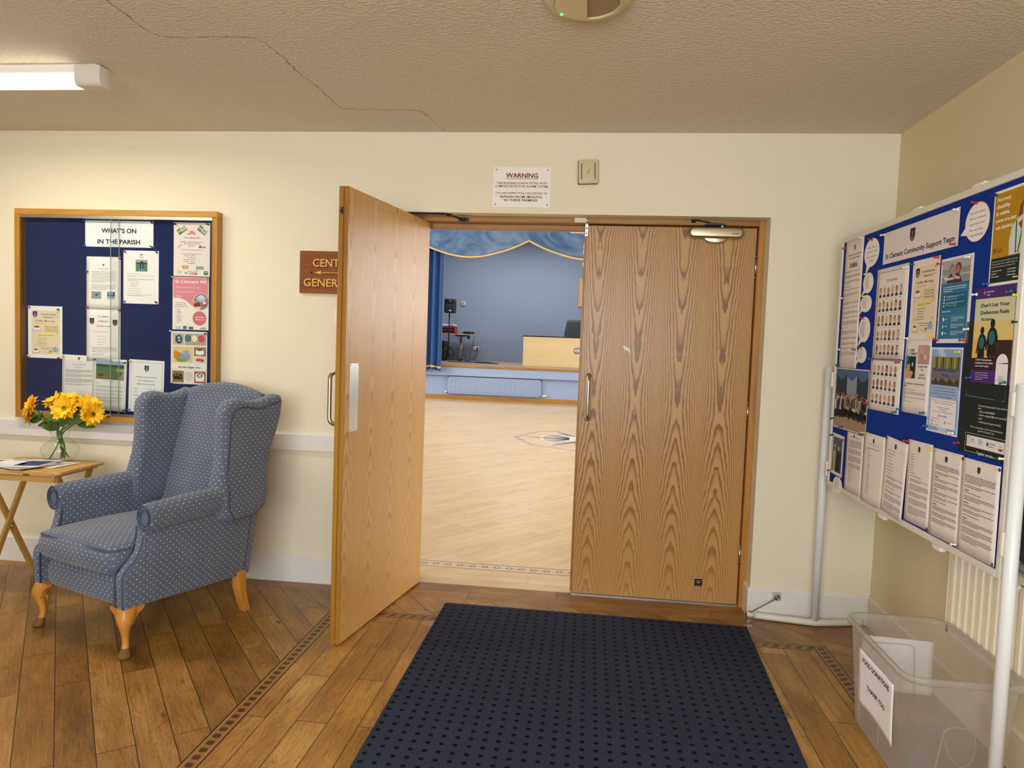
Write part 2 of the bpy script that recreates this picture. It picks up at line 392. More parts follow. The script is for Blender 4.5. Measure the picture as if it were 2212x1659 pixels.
def fabric():
    m, n = newmat('blue_dotted_upholstery', .92, .15)
    uv = n.sep(n.uv()); S = .0315
    def dots(ox, oy):
        a = n.math('SUBTRACT', n.math('FRACT', n.math('ADD', n.math('DIVIDE', uv[0], S), ox)), .5)
        b = n.math('SUBTRACT', n.math('FRACT', n.math('ADD', n.math('DIVIDE', uv[1], S), oy)), .5)
        return n.math('SQRT', n.math('ADD', n.math('POWER', n.math('MULTIPLY', a, .8), 2), n.math('POWER', n.math('MULTIPLY', b, 1.25), 2)))
    d = n.math('MINIMUM', dots(0, 0), dots(.5, .5))
    dot = n.sep(n.ramp(d, [(.066, (1, 1, 1, 1)), (.094, (0, 0, 0, 1))]))[0]
    rib = n.math('ABSOLUTE', n.math('SINE', n.math('MULTIPLY', uv[0], PI/.0071)))
    weave = n.noise(n.comb(n.math('MULTIPLY', uv[0], 900), n.math('MULTIPLY', uv[1], 300)), 1.0, 2)
    pat = n.noise(n.obj(), 7, 3)
    f = n.math('ADD', n.math('MULTIPLY', rib, .45), n.math('ADD', n.math('MULTIPLY', weave, .45), n.math('MULTIPLY', pat, .35)))
    base = n.ramp(f, [(.2, rgb('#3A4152')), (.62, rgb('#566074')), (1, rgb('#727C8F'))])
    n.link(n.mix(dot, base, rgb('#E3CDB4')), n.p.inputs['Base Color'])
    n.link(n.bump(n.math('ADD', n.math('MULTIPLY', dot, 1.3), n.math('ADD', n.math('MULTIPLY', rib, .5), n.math('MULTIPLY', weave, .3))), .5, .0025), n.p.inputs['Normal'])
    n.p.inputs['Sheen Weight'].default_value = .25
    return m
FAB = fabric()
PIPE = mat('blue_piping', '#4A546A', rough=.9, bump=(300, .3))
def mat_mat():
    m, n = newmat('navy_entrance_carpet', .95, .1); x, y, _ = n.sep(n.obj()); S = .048
    a = n.math('ABSOLUTE', n.math('SUBTRACT', n.math('FRACT', n.math('DIVIDE', x, S)), .5))
    b = n.math('ABSOLUTE', n.math('SUBTRACT', n.math('FRACT', n.math('DIVIDE', y, S)), .5))
    inside = n.math('LESS_THAN', n.math('MAXIMUM', a, b), .165)
    fz = n.noise(n.obj(), 420, 2); big = n.noise(n.obj(), 2.5, 3)
    sp = n.sep(n.ramp(n.noise(n.obj(), 95, 1), [(.79, (0, 0, 0, 1)), (.82, (1, 1, 1, 1))]))[0]
    base = n.mix(n.math('ADD', n.math('MULTIPLY', fz, .7), n.math('MULTIPLY', big, .2)), rgb('#212634'), rgb('#434A60'))
    c = n.mix(inside, base, n.mix(fz, rgb('#0C0D12'), rgb('#18191F')))
    c = n.mix(n.math('MULTIPLY', sp, .5), c, rgb('#A9A79E'))
    n.link(c, n.p.inputs['Base Color']); n.link(n.bump(fz, .5, .004), n.p.inputs['Normal']); return m
MAT_C = mat_mat()
def pane_glass(name, tint=(.93, .97, .96), refl=1.0):
    m = bpy.data.materials.new(name); m.use_nodes = True; n = NT(m); n.n.remove(n.p)
    out = n.n['Material Output']; tr = n.node('ShaderNodeBsdfTransparent'); tr.inputs[0].default_value = tint+(1,)
    gl = n.node('ShaderNodeBsdfGlossy'); gl.inputs['Roughness'].default_value = .01
    fr = n.node('ShaderNodeFresnel'); fr.inputs[0].default_value = 1.45
    mx = n.node('ShaderNodeMixShader'); n.link(n.math('MULTIPLY', n.math('MULTIPLY', fr.outputs[0], refl), n.math('SUBTRACT', 1.0, n.node('ShaderNodeNewGeometry').outputs['Backfacing'])), mx.inputs[0]); n.link(tr.outputs[0], mx.inputs[1]); n.link(gl.outputs[0], mx.inputs[2])
    n.link(mx.outputs[0], out.inputs[0]); MATS[name] = m; return m
GLASS = pane_glass('cabinet_glass', (.965, .975, .975)); VGLASS = pane_glass('vase_glass', (.965, .975, .965), .9); GEDGE = mat('glass_edge', '#9FB3A8', rough=.2, trans=.3)
def frosted():
    m = bpy.data.materials.new('frosted_plastic'); m.use_nodes = True; n = NT(m); n.n.remove(n.p)
    out = n.n['Material Output']; tr = n.node('ShaderNodeBsdfTransparent'); tr.inputs[0].default_value = (.93, .92, .90, 1)
    df = n.node('ShaderNodeBsdfDiffuse'); df.inputs[0].default_value = (.72, .70, .66, 1)
    tl = n.node('ShaderNodeBsdfTranslucent'); tl.inputs[0].default_value = (.75, .73, .70, 1)
    gl = n.node('ShaderNodeBsdfGlossy'); gl.inputs['Roughness'].default_value = .18
    a = n.node('ShaderNodeMixShader'); a.inputs[0].default_value = .5; n.link(df.outputs[0], a.inputs[1]); n.link(tl.outputs[0], a.inputs[2])
    lw = n.node('ShaderNodeLayerWeight'); lw.inputs[0].default_value = .35
    b = n.node('ShaderNodeMixShader'); n.link(n.math('ADD', n.math('MULTIPLY', lw.outputs[1], .5), .22), b.inputs[0]); n.link(tr.outputs[0], b.inputs[1]); n.link(a.outputs[0], b.inputs[2])
    fr = n.node('ShaderNodeFresnel'); fr.inputs[0].default_value = 1.4
    c = n.node('ShaderNodeMixShader'); n.link(n.math('MULTIPLY', n.math('MULTIPLY', fr.outputs[0], .6), n.math('SUBTRACT', 1.0, n.node('ShaderNodeNewGeometry').outputs['Backfacing'])), c.inputs[0]); n.link(b.outputs[0], c.inputs[1]); n.link(gl.outputs[0], c.inputs[2])
    n.link(c.outputs[0], out.inputs[0]); MATS['frosted_plastic'] = m; return m
FROST = frosted()
def velvet(name, c0, c1):
    m, n = newmat(name, .8, .2)
    g = n.noise(n.mp(n.obj(), (1.1, 1, 1.6)), 1.3, 5, .6, dist=1.3)
    n.link(n.ramp(g, [(.38, rgb(c0)), (.68, rgb(c1))]), n.p.inputs['Base Color']); return m
VEL = velvet('crushed_blue_velvet', '#3D5C86', '#71889F'); CURT = mat('stage_curtain_blue', '#1F4C86', rough=.85, sheen=.2)
GOLD = mat('gold_braid', '#E0BC7C', rough=.6)
RED_BR = mat('inlay_brown', '#552A18', rough=.4); INL_TAN = mat('inlay_tan', '#8E6834', rough=.4); INL_DK = mat('inlay_dark_line', '#4A2414', rough=.4); INL_LT = mat('inlay_light_line', '#A98750', rough=.4)
NAVYL = mat('inlay_navy', '#4C5878', rough=.35); GREYL = mat('inlay_grey', '#8E99AC', rough=.35); GREYP = mat('inlay_pale', '#DDD8CC', rough=.35)
# ================================================================== THE SETTING
H = 2.504; XR = 1.395; XL = -5.6; YB = -5.6; OX0, OX1, OZ = -1.105, .79, 2.081
mb = MB(); mb.box(XL, OX0, 0, .25, 0, H); mb.box(OX1, XR+.15, 0, .25, 0, H); mb.box(OX0, OX1, 0, .25, OZ, H)
struct('wall_front', mb, W_CREAM, label='cream painted wall with the double doorway to the hall')
struct('wall_right', MB().box(XR, XR+.15, YB, 0, 0, H), W_CREAM_R, label='cream painted wall on the right behind the display board')
struct('wall_left', MB().box(XL-.15, XL, YB, 0, 0, H), W_CREAM, label='cream wall at the left end of the lobby')
mb = MB(); wx0, wx1, wz0, wz1 = -2.3, 1.1, .85, 2.25  # rear wall gets an assumed window opening, out of view
mb.box(XL, wx0, YB-.2, YB, 0, H); mb.box(wx1, XR+.15, YB-.2, YB, 0, H); mb.box(wx0, wx1, YB-.2, YB, 0, wz0); mb.box(wx0, wx1, YB-.2, YB, wz1, H)
struct('wall_rear', mb, W_CREAM, label='cream lobby wall with assumed windows behind the viewer')
mb = MB()
for x in (wx0+.02, -1.17, -.03, wx1-.02): mb.box(x-.025, x+.025, YB-.14, YB-.08, wz0, wz1)
for z in (wz0+.02, wz1-.02): mb.box(wx0, wx1, YB-.14, YB-.08, z-.025, z+.025)
struct('assumed_window_1', mb, W_WHITE, label='assumed white framed lobby window behind the viewer')  # unseen window, assumed as the source of the lobby daylight
struct('ceiling', MB().box(XL-.15, XR+.15, YB-.2, .25, H, H+.1), CEIL, label='cream artex textured lobby ceiling')
CEILO = bpy.data.objects['ceiling']
# the crack that wanders over the ceiling
cr = [(-1.768, -1.56), (-1.778, -1.449), (-1.784, -1.381), (-1.787, -1.245), (-1.767, -1.205), (-1.713, -1.187), (-1.56, -1.19), (-1.411, -1.184), (-1.382, -1.13),
      (-1.374, -1.004), (-1.378, -.87), (-1.369, -.756), (-1.361, -.598), (-1.355, -.494), (-1.361, -.382), (-1.296, -.369), (-1.12, -.365), (-.976, -.355), (-.955, -.3), (-.94, -.124), (-.911, -.005)]
pts = []
for i in range(len(cr)-1):
    for k in range(5):
        t = k/5; pts.append((cr[i][0]*(1-t)+cr[i+1][0]*t+rnd.uniform(-.005, .005), cr[i][1]*(1-t)+cr[i+1][1]*t+rnd.uniform(-.005, .005)))
mb = MB()
for i in range(len(pts)-1):
    (a, b), (c, d) = pts[i], pts[i+1]; l = math.hypot(c-a, d-b) or 1; wd = rnd.uniform(.0004, .0019)
    nx, ny = -(d-b)/l*wd, (c-a)/l*wd
    mb.quad([(a-nx, b-ny, H-.0006), (c-nx, d-ny, H-.0006), (c+nx, d+ny, H-.0006), (a+nx, b+ny, H-.0006)])
mb.build('ceiling_crack', mat('crack_dark', '#5E4526', rough=.9), CEILO)
# lobby floor: one vinyl floor with its inlaid border, each field a face with its own plank direction
fl = MB(); FM = [PL_Y, PL_D, PL_M, PL_X, INL_TAN, RED_BR, INL_DK, INL_LT, HALL_P, HALL_X, NAVYL, GREYL, GREYP]
def fq(x0, x1, y0, y1, mi, z=0): fl.quad([(x0, y0, z), (x1, y0, z), (x1, y1, z), (x0, y1, z)], mi)
BX0, BX1, CX0, CX1, AY0, AY1 = -1.36, -1.295, 1.012, 1.076, -.402, -.340
fq(BX1, CX0, YB, AY0, 0)
fq(XL, BX0, YB, -.09, 1); fq(BX0, CX1, AY1, -.09, 1); fq(CX1, XR, YB, -.09, 2)
fq(XL, XR, -.09, .02, 3); fq(OX0, OX1, .02, .136, 3)
fq(BX0, BX1, YB, AY1, 4); fq(CX0, CX1, YB, AY1, 4); fq(BX1, CX0, AY0, AY1, 4)
for x0, x1 in ((BX0, BX1), (CX0, CX1)):
    fq(x0, x0+.006, YB, AY1, 6, .0004); fq(x1-.006, x1, YB, AY1, 6, .0004)
    fq(x0+.010, x0+.013, YB, AY1-.01, 7, .0004); fq(x1-.013, x1-.010, YB, AY1-.01, 7, .0004)
fq(BX0, CX1, AY1-.005, AY1, 6, .0004); fq(BX1, CX0, AY0, AY0+.005, 6, .0004); fq(BX1, CX0, AY1-.012, AY1-.009, 7, .0004); fq(BX1, CX0, AY0+.009, AY0+.012, 7, .0004)
y = AY1-.03
while y > YB:
    xc = (BX0+BX1)/2; o = []
    for k in range(12):
        a = 2*PI*k/12; o.append((xc+.0135*math.copysign(abs(math.cos(a))**.55, math.cos(a)), y+.0125*math.copysign(abs(math.sin(a))**.55, math.sin(a)), .0006))
    fl.quad(o, 5)
    xc = (CX0+CX1)/2; fl.quad([(xc-.018, y-.022, .0006), (xc+.018, y-.006, .0006), (xc+.018, y+.016, .0006), (xc-.018, y, .0006)], 5)
    y -= .043
x = BX1+.03
while x < CX0-.02:
    fl.quad([(x, AY0+.016, .0006), (x+.026, AY0+.016, .0006), (x+.048, AY1-.016, .0006), (x+.022, AY1-.016, .0006)], 5); x += .052
o = struct('floor', fl, FM, label='brown oak plank vinyl floor with an inlaid border')
# hall floor
fl = MB(); HX0, HX1, HY0, SY = -7.0, 5.5, .136, 12.6
fq(HX0, HX1, .532, SY, 8); fq(HX0, HX1, .25, .532, 9); fq(OX0, OX1, HY0, .25, 9)
for y0 in (.428, .53): fq(HX0, HX1, y0, y0+.006, 10, .0005)
x = -1.078-.0768*20
while x < 3:
    a, b = .026, .021
    for sx in (1, -1):
        fl.quad([(x+sx*a*.0, .482+b, .0006), (x+sx*a, .482, .0006), (x+sx*a*.5, .482, .0006), (x, .482+b*.5, .0006)], 10)
        fl.quad([(x, .482-b, .0006), (x+sx*a, .482, .0006), (x+sx*a*.5, .482, .0006), (x, .482-b*.5, .0006)], 10)
    fl.quad([(x-a*.5, .482, .0006), (x, .482-b*.5, .0006), (x+a*.5, .482, .0006), (x, .482+b*.5, .0006)], 12)
    for t in range(6):
        xx = x+.028+t*.0035; fl.quad([(xx, .482-.006+.004*(t % 2), .0006), (xx+.0035, .482-.004+.004*((t+1) % 2), .0006), (xx+.0035, .484-.002+.004*((t+1) % 2), .0006), (xx, .480+.004*(t % 2), .0006)], 11)
    x += .0768
# compass medallion
mx, my = -.12, 6.62
def ray_(a, r, w, r0, mi, z=.0008, half=0):
    c, s = math.cos(a), math.sin(a); P = lambda u, v: (mx+(u*c-v*s)*1.0, my+(u*s+v*c), z)
    if half >= 0: fl.quad([P(r0, 0), P(r0, w), P(r, 0)], mi)
    if half <= 0: fl.quad([P(r0, 0), P(r, 0), P(r0, -w)], 11 if mi == 10 else mi)
def ringp(R0, R1, a0, a1, mi, z=.0007, n=24, cx=None):
    cx = mx if cx is None else cx
    for i in range(n):
        a, b = a0+(a1-a0)*i/n, a0+(a1-a0)*(i+1)/n
        fl.quad([(cx+R0*math.cos(a), my+R0*math.sin(a), z), (cx+R1*math.cos(a), my+R1*math.sin(a), z), (cx+R1*math.cos(b), my+R1*math.sin(b), z), (cx+R0*math.cos(b), my+R0*math.sin(b), z)], mi)
def line_(a, b, w, mi, z=.0007):
    dx, dy = b[0]-a[0], b[1]-a[1]; l = math.hypot(dx, dy); nx, ny = -dy/l*w, dx/l*w
    fl.quad([(a[0]-nx, a[1]-ny, z), (b[0]-nx, b[1]-ny, z), (b[0]+nx, b[1]+ny, z), (a[0]+nx, a[1]+ny, z)], mi)
octo = [(-1.18, 6.57), (-.87, 7.33), (-.12, 7.75), (.63, 7.33), (.94, 6.57), (.63, 5.81), (-.12, 5.42), (-.87, 5.81)]
for i in range(8):
    p, q = octo[i], octo[(i+1) % 8]; line_(p, q, .012, 11)
    sc_ = lambda P_: (mx+(P_[0]-mx)*.955, my+(P_[1]-my)*.955)
    line_(sc_(p), sc_(q), .006, 10 if i in (0, 7) else 11)
ringp(.62, .67, PI*.72, PI*1.28, 12); ringp(.595, .605, PI*.72, PI*1.28, 10)
for k in range(24):
    ray_(k*PI/12, {0: .98, 1: .62, 2: .72, 3: .52}[k % 4], .105 if k % 2 == 0 else .06, .17, 10)
for k in range(4): ray_(PI/4+k*PI/2, .56, .09, .2, 12, .0010)
ringp(.13, .24, 0, 2*PI, 12, .0012); ringp(0.001, .10, 0, 2*PI, 10, .0013)
struct('floor_hall', fl, FM, label='pale maple hall floor with a navy inlaid border and compass rose')
# baseboards, dado rail
def skirt(mb, pts, h, t):
    pass
mb = MB(); mb.prism([(-.016, 0), (-.016, .14), (-.006, .151), (0, .151), (0, 0)], XL, OX0, 'x')
struct('baseboard_left', mb, W_WHITE, label='white skirting board left of the doorway')
mb = MB(); mb.prism([(-.016, 0), (-.016, .14), (-.006, .151), (0, .151), (0, 0)], OX1-.014, XR, 'x'); mb.prism([(OX1-.014, 0), (OX1-.014, .14), (OX1-.005, .151), (OX1, .151), (OX1, 0)], 0, .098, 'y')
struct('baseboard_front', mb, W_WHITE, label='white skirting board right of the doorway')
mb = MB(); mb.prism([(XR-.016, 0), (XR-.016, .14), (XR-.006, .151), (XR, .151), (XR, 0)], YB, 0, 'y')
struct('baseboard_right', mb, mat('cream_gloss_trim', '#DCCFB0', rough=.4), label='cream skirting board along the right wall')
mb = MB(); mb.prism([(-.02, .752), (-.02, .838), (-.012, .846), (0, .846), (0, .752)], XL, -1.13, 'x')
struct('trim_1', mb, W_WHITE, label='white dado rail below the notice cabinet')
# door frame
mb = MB(); FY0, FY1 = .098, .215; zt = 2.052
mb.box(OX0, OX0+.042, FY0, FY1, 0, OZ); mb.box(OX1-.032, OX1, FY0, FY1, 0, OZ)
struct('trim_2', mb, OAKR_Z, label='orange oak door jambs', bevel=.002)
mb = MB(); mb.box(OX0+.042, OX1-.032, FY0, FY1, zt, OZ); mb.box(OX0+.042, OX1-.032, .175, FY1, 2.022, zt)
struct('trim_3', mb, OAK_X, label='oak door head with stop', bevel=.003)
mb = MB(); mb.box(OX0-.004, OX0+.042+.012, .175, FY1, 0, 2.022); mb.box(OX1-.044, OX1, .175, FY1, 0, 2.022)
struct('trim_4', mb, OAKR_Z, label='oak door stops')
mb = MB(); mb.box(-.15, OX1-.034, .118, .128, .0, .0045)
struct('trim_5', mb, ALU, label='thin metal threshold strip under the closed leaf')

# ------------------------------------------------------------------ doors
W, DHT = .9066, 2.04
def hinge_mb():
    mb = MB(); mb.tube([(0, 0, 0), (0, 0, .112)], .0065, 12)
    for z in (.0, .112): mb.lathe([(0, z-.004), (.005, z-.003), (.0072, z), (.005, z+.003), (0, z+.004)], 12)
    for z in (.022, .045, .068, .09): mb.tube([(0, 0, z-.0006), (0, 0, z+.0006)], .0069, 12)
    mb.box(-.003, 0, .0, .03, .004, .108)
    return mb
def d_handle(z0, z1, stand, x, sgn, y0):
    """D pull handle on a leaf: standing off along sgn*y"""
    r = .03; y1 = y0+sgn*stand
    p = [(x, y0, z0), (x, y1-sgn*r, z0)]
    p += [(x, y1-sgn*r+sgn*r*math.sin(a), z0+r-r*math.cos(a)) for a in [PI/2*k/6 for k in range(1, 7)]]
    p += [(x, y1-sgn*r+sgn*r*math.cos(a), z1-r+r*math.sin(a)) for a in [PI/2*k/6 for k in range(0, 7)]]
    p += [(x, y0, z1)]
    mb = MB(); mb.tube(p, .0098, 14)
    for z in (z0, z1): mb.tube([(x, y0, z), (x, y0+sgn*.004, z)], .0145, 14)
    return mb
# closed right leaf
d2 = struct('door_2', MB().box(.004, W-.003, 0, .044, .004, DHT), VEN, label='closed right oak veneered door leaf', bevel=.0012)
d2.location = (.7556-W, .1273, .006)
mb = MB(); mb.box(-.008, .0045, .010, .044, .004, DHT)
mb.build('lipping', LIP_Z, d2)
mb = MB()
for z in (1.83, 1.93, 1.90): mb.box(-.0095, -.007, .015, .03, z-.012, z+.012)
mb.build('keep_plate', STEEL, d2)
for z in (1.786, 1.007, .225): hm = hinge_mb().build('hinge', STEEL, d2); hm.location = (W-.001, -.004, z-.006)
d_handle(.985, 1.222, .062, .049, -1, 0).build('handle', STEEL, d2)
# closer body: stepped pill-shaped cover
def pill(x0, x1, z0, z1, y0, y1, r, n=8):
    o = []
    for cx, cz, a0 in ((x1-r, z1-r, 0), (x0+r, z1-r, PI/2), (x0+r, z0+r, PI), (x1-r, z0+r, 3*PI/2)):
        for k in range(n+1): a = a0+PI/2*k/n; o.append((cx+r*math.cos(a), cz+r*math.sin(a)))
    return MB().prism(o, y0, y1, 'y')
X0 = .7556-W
cl = pill(.394-X0, .674-X0, 1.978, 2.036, -.062, -.002, .026).build('door_closer', NICK, d2, bevel=.012, segs=5)
o = []
for k in range(13): a = PI+PI*k/12; o.append((.535-X0+.062*math.cos(a), 1.982+.028*math.sin(a)))
MB().prism(o, -.034, -.004, 'y').build('adjuster_cover', NICK, cl, bevel=.006, segs=3)
mb = MB(); mb.tube([(.566-X0, -.03, 2.03), (.566-X0, -.03, 2.05)], .011, 12); mb.build('spindle', CHROME, cl)
mb = MB()
mb.box(-.012, .17, -.009, .009, -.0035, .0035, M=Matrix.Translation((.572-X0, -.03, 2.052)) @ Matrix.Rotation(PI-.1, 4, 'Z') @ Matrix.Rotation(.12, 4, 'Y').inverted())
mb.tube([(.415-X0, -.035, 2.058), (.415-X0, -.035, 2.094)], .011, 12)
mb.tube([(.42-X0, -.036, 2.074), (.49-X0, -.030, 2.062), (.56-X0, -.016, 2.056)], .0048, 8)
mb.box(.475-X0, .555-X0, -.030, -.002, 2.046, 2.054)
mb.build('closer_arm', BLACKM, cl)
mb = MB()
for k in range(8): mb.box(.614-X0+k*.0046, .6178-X0+k*.0046, -.0624, -.0618, 1.998, 2.0018-.0008*(k % 2))
mb.build('closer_lettering', ink('#221C16'), cl)
# selector bracket where the leaves meet
mb = MB(); mb.box(-.005, .012, -.012, .0, 1.985-.006, 2.052); mb.box(-.005, .012, -.055, -.002, 2.054, 2.060); 
mb.build('selector_bracket', STEEL, d2, bevel=.001)
mb = MB()
for z in (1.995, 2.022): mb.lathe([(0, .0), (.004, .0), (.003, .0018), (0, .0022)], 10, M=Matrix.Translation((.0035, -.012, z)) @ Matrix.Rotation(PI/2, 4, 'X'))
mb.build('bracket_screw', mat('screw_dark', '#4A4640', rough=.4, metal=1), d2)
mb = MB(); lx = .543-X0
mb.box(lx-.021, lx+.021, -.003, 0, .088, .132); mb.box(lx-.013, lx+.013, -.0045, -.002, .097, .119)
q = mb.build('floor_catch_plate', CHROME, d2, bevel=.001)
MB().box(lx-.006, lx+.006, -.009, -.004, .103, .109).build('catch_knob', CHROME, q)
mb = MB(); mb.quad([(.076-X0, -.0006, 1.402), (.108-X0, -.0009, 1.388), (.122-X0, -.0006, 1.360), (.098-X0, -.001, 1.374), (.083-X0, -.0007, 1.378)])
mb.quad([(.1, -.0006, 0), (.1, -.0006, 0.0001), (.1001, -.0006, 0)])
tag(rel(mb.build('torn_paper', mat('torn_white_paper', '#EFEBE2', rough=.9)), d2), None)
bpy.data.objects['torn_paper'].parent = d2; bpy.data.objects['torn_paper'].matrix_parent_inverse = Matrix()
bpy.data.objects['torn_paper'].location = (0, 0, -.006)

# open left leaf
ANG = 1.742
mb = MB(); mb.box(.003, W-.002, .0005, .0435, .004, DHT)
d1 = struct('door_1', mb, VEN2, label='open left oak veneered door leaf swung into the lobby', bevel=.0012)
d1.location = (.7556-2*W, .1273, .006); d1.rotation_euler = (0, 0, -ANG)
mb = MB(); mb.box(W-.0025, W+.006, 0, .0215, .004, DHT); mb.box(W-.0025, W-.0005, .0215, .0438, .004, DHT); mb.box(W-.001, W+.0035, .0285, .0440, .004, DHT)
mb.build('lipping', LIP_Z, d1, bevel=.001)
mb = MB(); mb.box(.785, .862, .0436, .0452, .962, 1.270)
pp = mb.build('push_plate', STEEL, d1, bevel=.0005)
mb = MB()
for x in (.792, .855):
    for z in (.970, 1.075, 1.262): mb.lathe([(0, 0), (.0035, 0), (.0025, .0012), (0, .0015)], 8, M=Matrix.Translation((x, .0452, z)) @ Matrix.Rotation(-PI/2, 4, 'X'))
mb.build('plate_screw', CHROME, pp)
d_handle(.990, 1.226, .066, .845, -1, 0).build('handle', STEEL, d1)
mb = MB(); mb.box(W+.003, W+.009, .012, .021, 1.92, 1.95); mb.tube([(W+.008, .0165, 1.934), (W+.016, .0165, 1.934)], .006, 10); mb.tube([(W+.010, .004, 1.936), (W+.012, .028, 1.932)], .0022, 6)
mb.build('edge_bolt', mat('aged_steel', '#4E4A42', rough=.45, metal=.9), d1)
for z in (1.786, 1.007, .225): hm = hinge_mb().build('hinge', STEEL, d1); hm.location = (.001, -.004, z-.006); hm.rotation_euler = (0, 0, PI/2)
mb = MB(); mb.quad([(.36, .0441, 2.0), (.60, .0441, 2.006), (.60, .0441, 2.002), (.36, .0441, 1.996)]); mb.quad([(.035, .0441, 2.012), (.36, .0441, 2.0), (.36, .0441, 1.9955), (.035, .0441, 2.006)])
mb.build('varnish_scratch', mat('varnish_scratch', '#C98F2E', rough=.4), d1)
cl = pill(.08, .36, 1.972, 2.03, -.06, -.001, .026).build('door_closer', NICK, d1, bevel=.012, segs=5)
mb = MB(); mb.tube([(.2, -.03, 2.03), (.2, -.03, 2.055)], .010, 12); mb.build('spindle', CHROME, cl)
# its two-part arm runs from the spindle to a shoe on the door head
mb = MB()
import mathutils
T1 = Matrix.Translation(d1.location) @ Matrix.Rotation(-ANG, 4, 'Z')
sp = T1 @ Vector((.2, -.03, 2.058)); el = Vector((-.895, .035, 2.078)); sh = Vector((-.822, .095, 2.058))
mb.tube([sp, el], .0055, 8, sq=True); mb.tube([el+Vector((0, 0, -.012)), el+Vector((0, 0, .016))], .011, 12)
mb.tube([el, el+(sh-el)*.5, sh], .0042, 8)
mb.box(sh.x-.028, sh.x+.028, .083, .099, sh.z-.014, sh.z+.012)
mb.tube([(sh.x-.014, .076, sh.z), (sh.x+.014, .076, sh.z)], .0075, 10)
ca = mb.build('closer_arm', BLACKM, d1); ca.matrix_parent_inverse = T1.inverted()
# cream contact block and small catch on the door head by the meeting point
mb = MB(); mb.box(-.215, -.150, .070, .098, 2.052, 2.078)
thing('contact_block', mb, mat('block_ivory', '#D9D0B8', rough=.5), 'small ivory block on the door head where the two leaves meet', 'door fitting', bevel=.002)

# ------------------------------------------------------------------ the hall beyond
HZ = 4.6; SYB = 16.75
struct('wall_hall_left', MB().box(HX0-.15, HX0, .25, SYB, 0, HZ), W_BLUE, label='left side wall of the hall')
struct('wall_hall_right', MB().box(HX1, HX1+.15, .25, SYB, 0, HZ), W_BLUE, label='right side wall of the hall')
mb = MB(); mb.box(HX0, OX0, .25, .30, 0, HZ); mb.box(OX1, HX1, .25, .30, 0, HZ); mb.box(OX0, OX1, .25, .30, OZ, HZ)
struct('wall_hall_near', mb, mat('pale_hall_paint', '#E6DFCB', rough=.8), label='hall side of the wall around the doorway')
struct('wall_stage_back', MB().box(HX0, HX1, SYB, SYB+.1, 0, HZ), W_BLUE, label='blue back wall of the stage')
struct('ceiling_hall', MB().box(HX0-.15, HX1+.15, .25, SYB+.1, HZ, HZ+.1), mat('hall_ceiling_white', '#EDE8DC', rough=.8), label='white hall ceiling')
DZ = .818
mb = MB(); mb.box(HX0, HX1, 12.62, SYB, 0, .57)
W_BLUE2 = wall_mat('pale_blue_stage_paint', '#98ABCD')
st = struct('wall_stage_front', mb, W_BLUE2, label='blue stage front below the stage')
mb = MB(); mb.box(HX0, HX1, 12.5, SYB, .57, DZ-.05)
mb.build('stage_fascia', W_BLUE2, st)
mb = MB(); mb.box(HX0, HX1, 12.49, SYB, DZ-.05, DZ)
struct('floor_stage', mb, [grain('stage_boards', '#8B7666', '#A8917E', 'x', .4)], label='worn stage floor boards')
mb = MB(); mb.box(HX0, HX1, 12.465, 12.49, DZ-.045, DZ+.002)
struct('trim_6', mb, OAK_X, label='oak nosing along the stage edge', bevel=.004)
mb = MB(); mb.box(HX0, HX1, 12.6, 12.62, 0, .105)
struct('baseboard_stage', mb, OAK_X, label='oak skirting board below the stage')
mb = MB(); mb.box(HX0, HX1, SYB-.015, SYB, DZ, DZ+.18)
struct('baseboard_stage_back', mb, W_BLUE, label='blue painted skirting at the back of the stage')
# valance
def vz(x):
    t = ((x+1.566) % 2.686)/2.686; t = min(t, 1-t)*2      # 0 at the peak, 1 at the low point
    return 3.288+.39*(1-t)**1.75
mb = MB(); xs = [HX0+.05+i*(HX1-HX0-.1)/320 for i in range(321)]
for yy, rev in ((12.10, 0), (12.125, 1)):
    for i in range(320):
        a, b = xs[i], xs[i+1]; wa, wb = .012*math.sin(a*9), .012*math.sin(b*9)
        q = [(a, yy+wa, vz(a)), (b, yy+wb, vz(b)), (b, yy+wb, HZ), (a, yy+wa, HZ)]
        mb.quad(q if not rev else q[::-1])
va = thing('stage_valance', mb, VEL, 'scalloped blue velvet valance with gold braid above the stage', 'valance', smooth=True, weld=True)
mb = MB(); pk = [(x, 12.092+.012*math.sin(x*9), vz(x)) for x in xs]; mb.tube(pk, .02, 6); mb.build('gold_braid', GOLD, va)
# curtain
def curtain(x0, x1):
    mb = MB(); n = 120; z0, z1 = .69, HZ
    def yy(x, z): t = (x-x0)/(x1-x0); return 12.30+.075*math.sin(t*(x1-x0)*2*PI/.17+.3*math.sin(z*.6))+.02*math.sin(t*31)
    P = [[(x0+(x1-x0)*i/n, yy(x0+(x1-x0)*i/n, z), z+(.0 if z > 1 else -.015*math.sin(i*.33))) for i in range(n+1)] for z in (z0, z0+.06, z0+.10, 1.8, 2.9, z1)]
    vs_ = [p for row in P for p in row]; k = n+1
    for r in range(5): mb.add([], [])
    mb.v = vs_
    for r in range(5):
        for i in range(n): mb.f.append((r*k+i, r*k+i+1, (r+1)*k+i+1, (r+1)*k+i)); mb.m.append(1 if r == 1 else 0); mb.s.append(True)
    return mb
cu = thing('stage_curtain', curtain(-6.4, -3.52), [CURT, GOLD], 'blue pleated stage curtain with gold band, gathered at the left', 'curtain')
sm = cu.modifiers.new('thickness', 'SOLIDIFY'); sm.thickness = .006
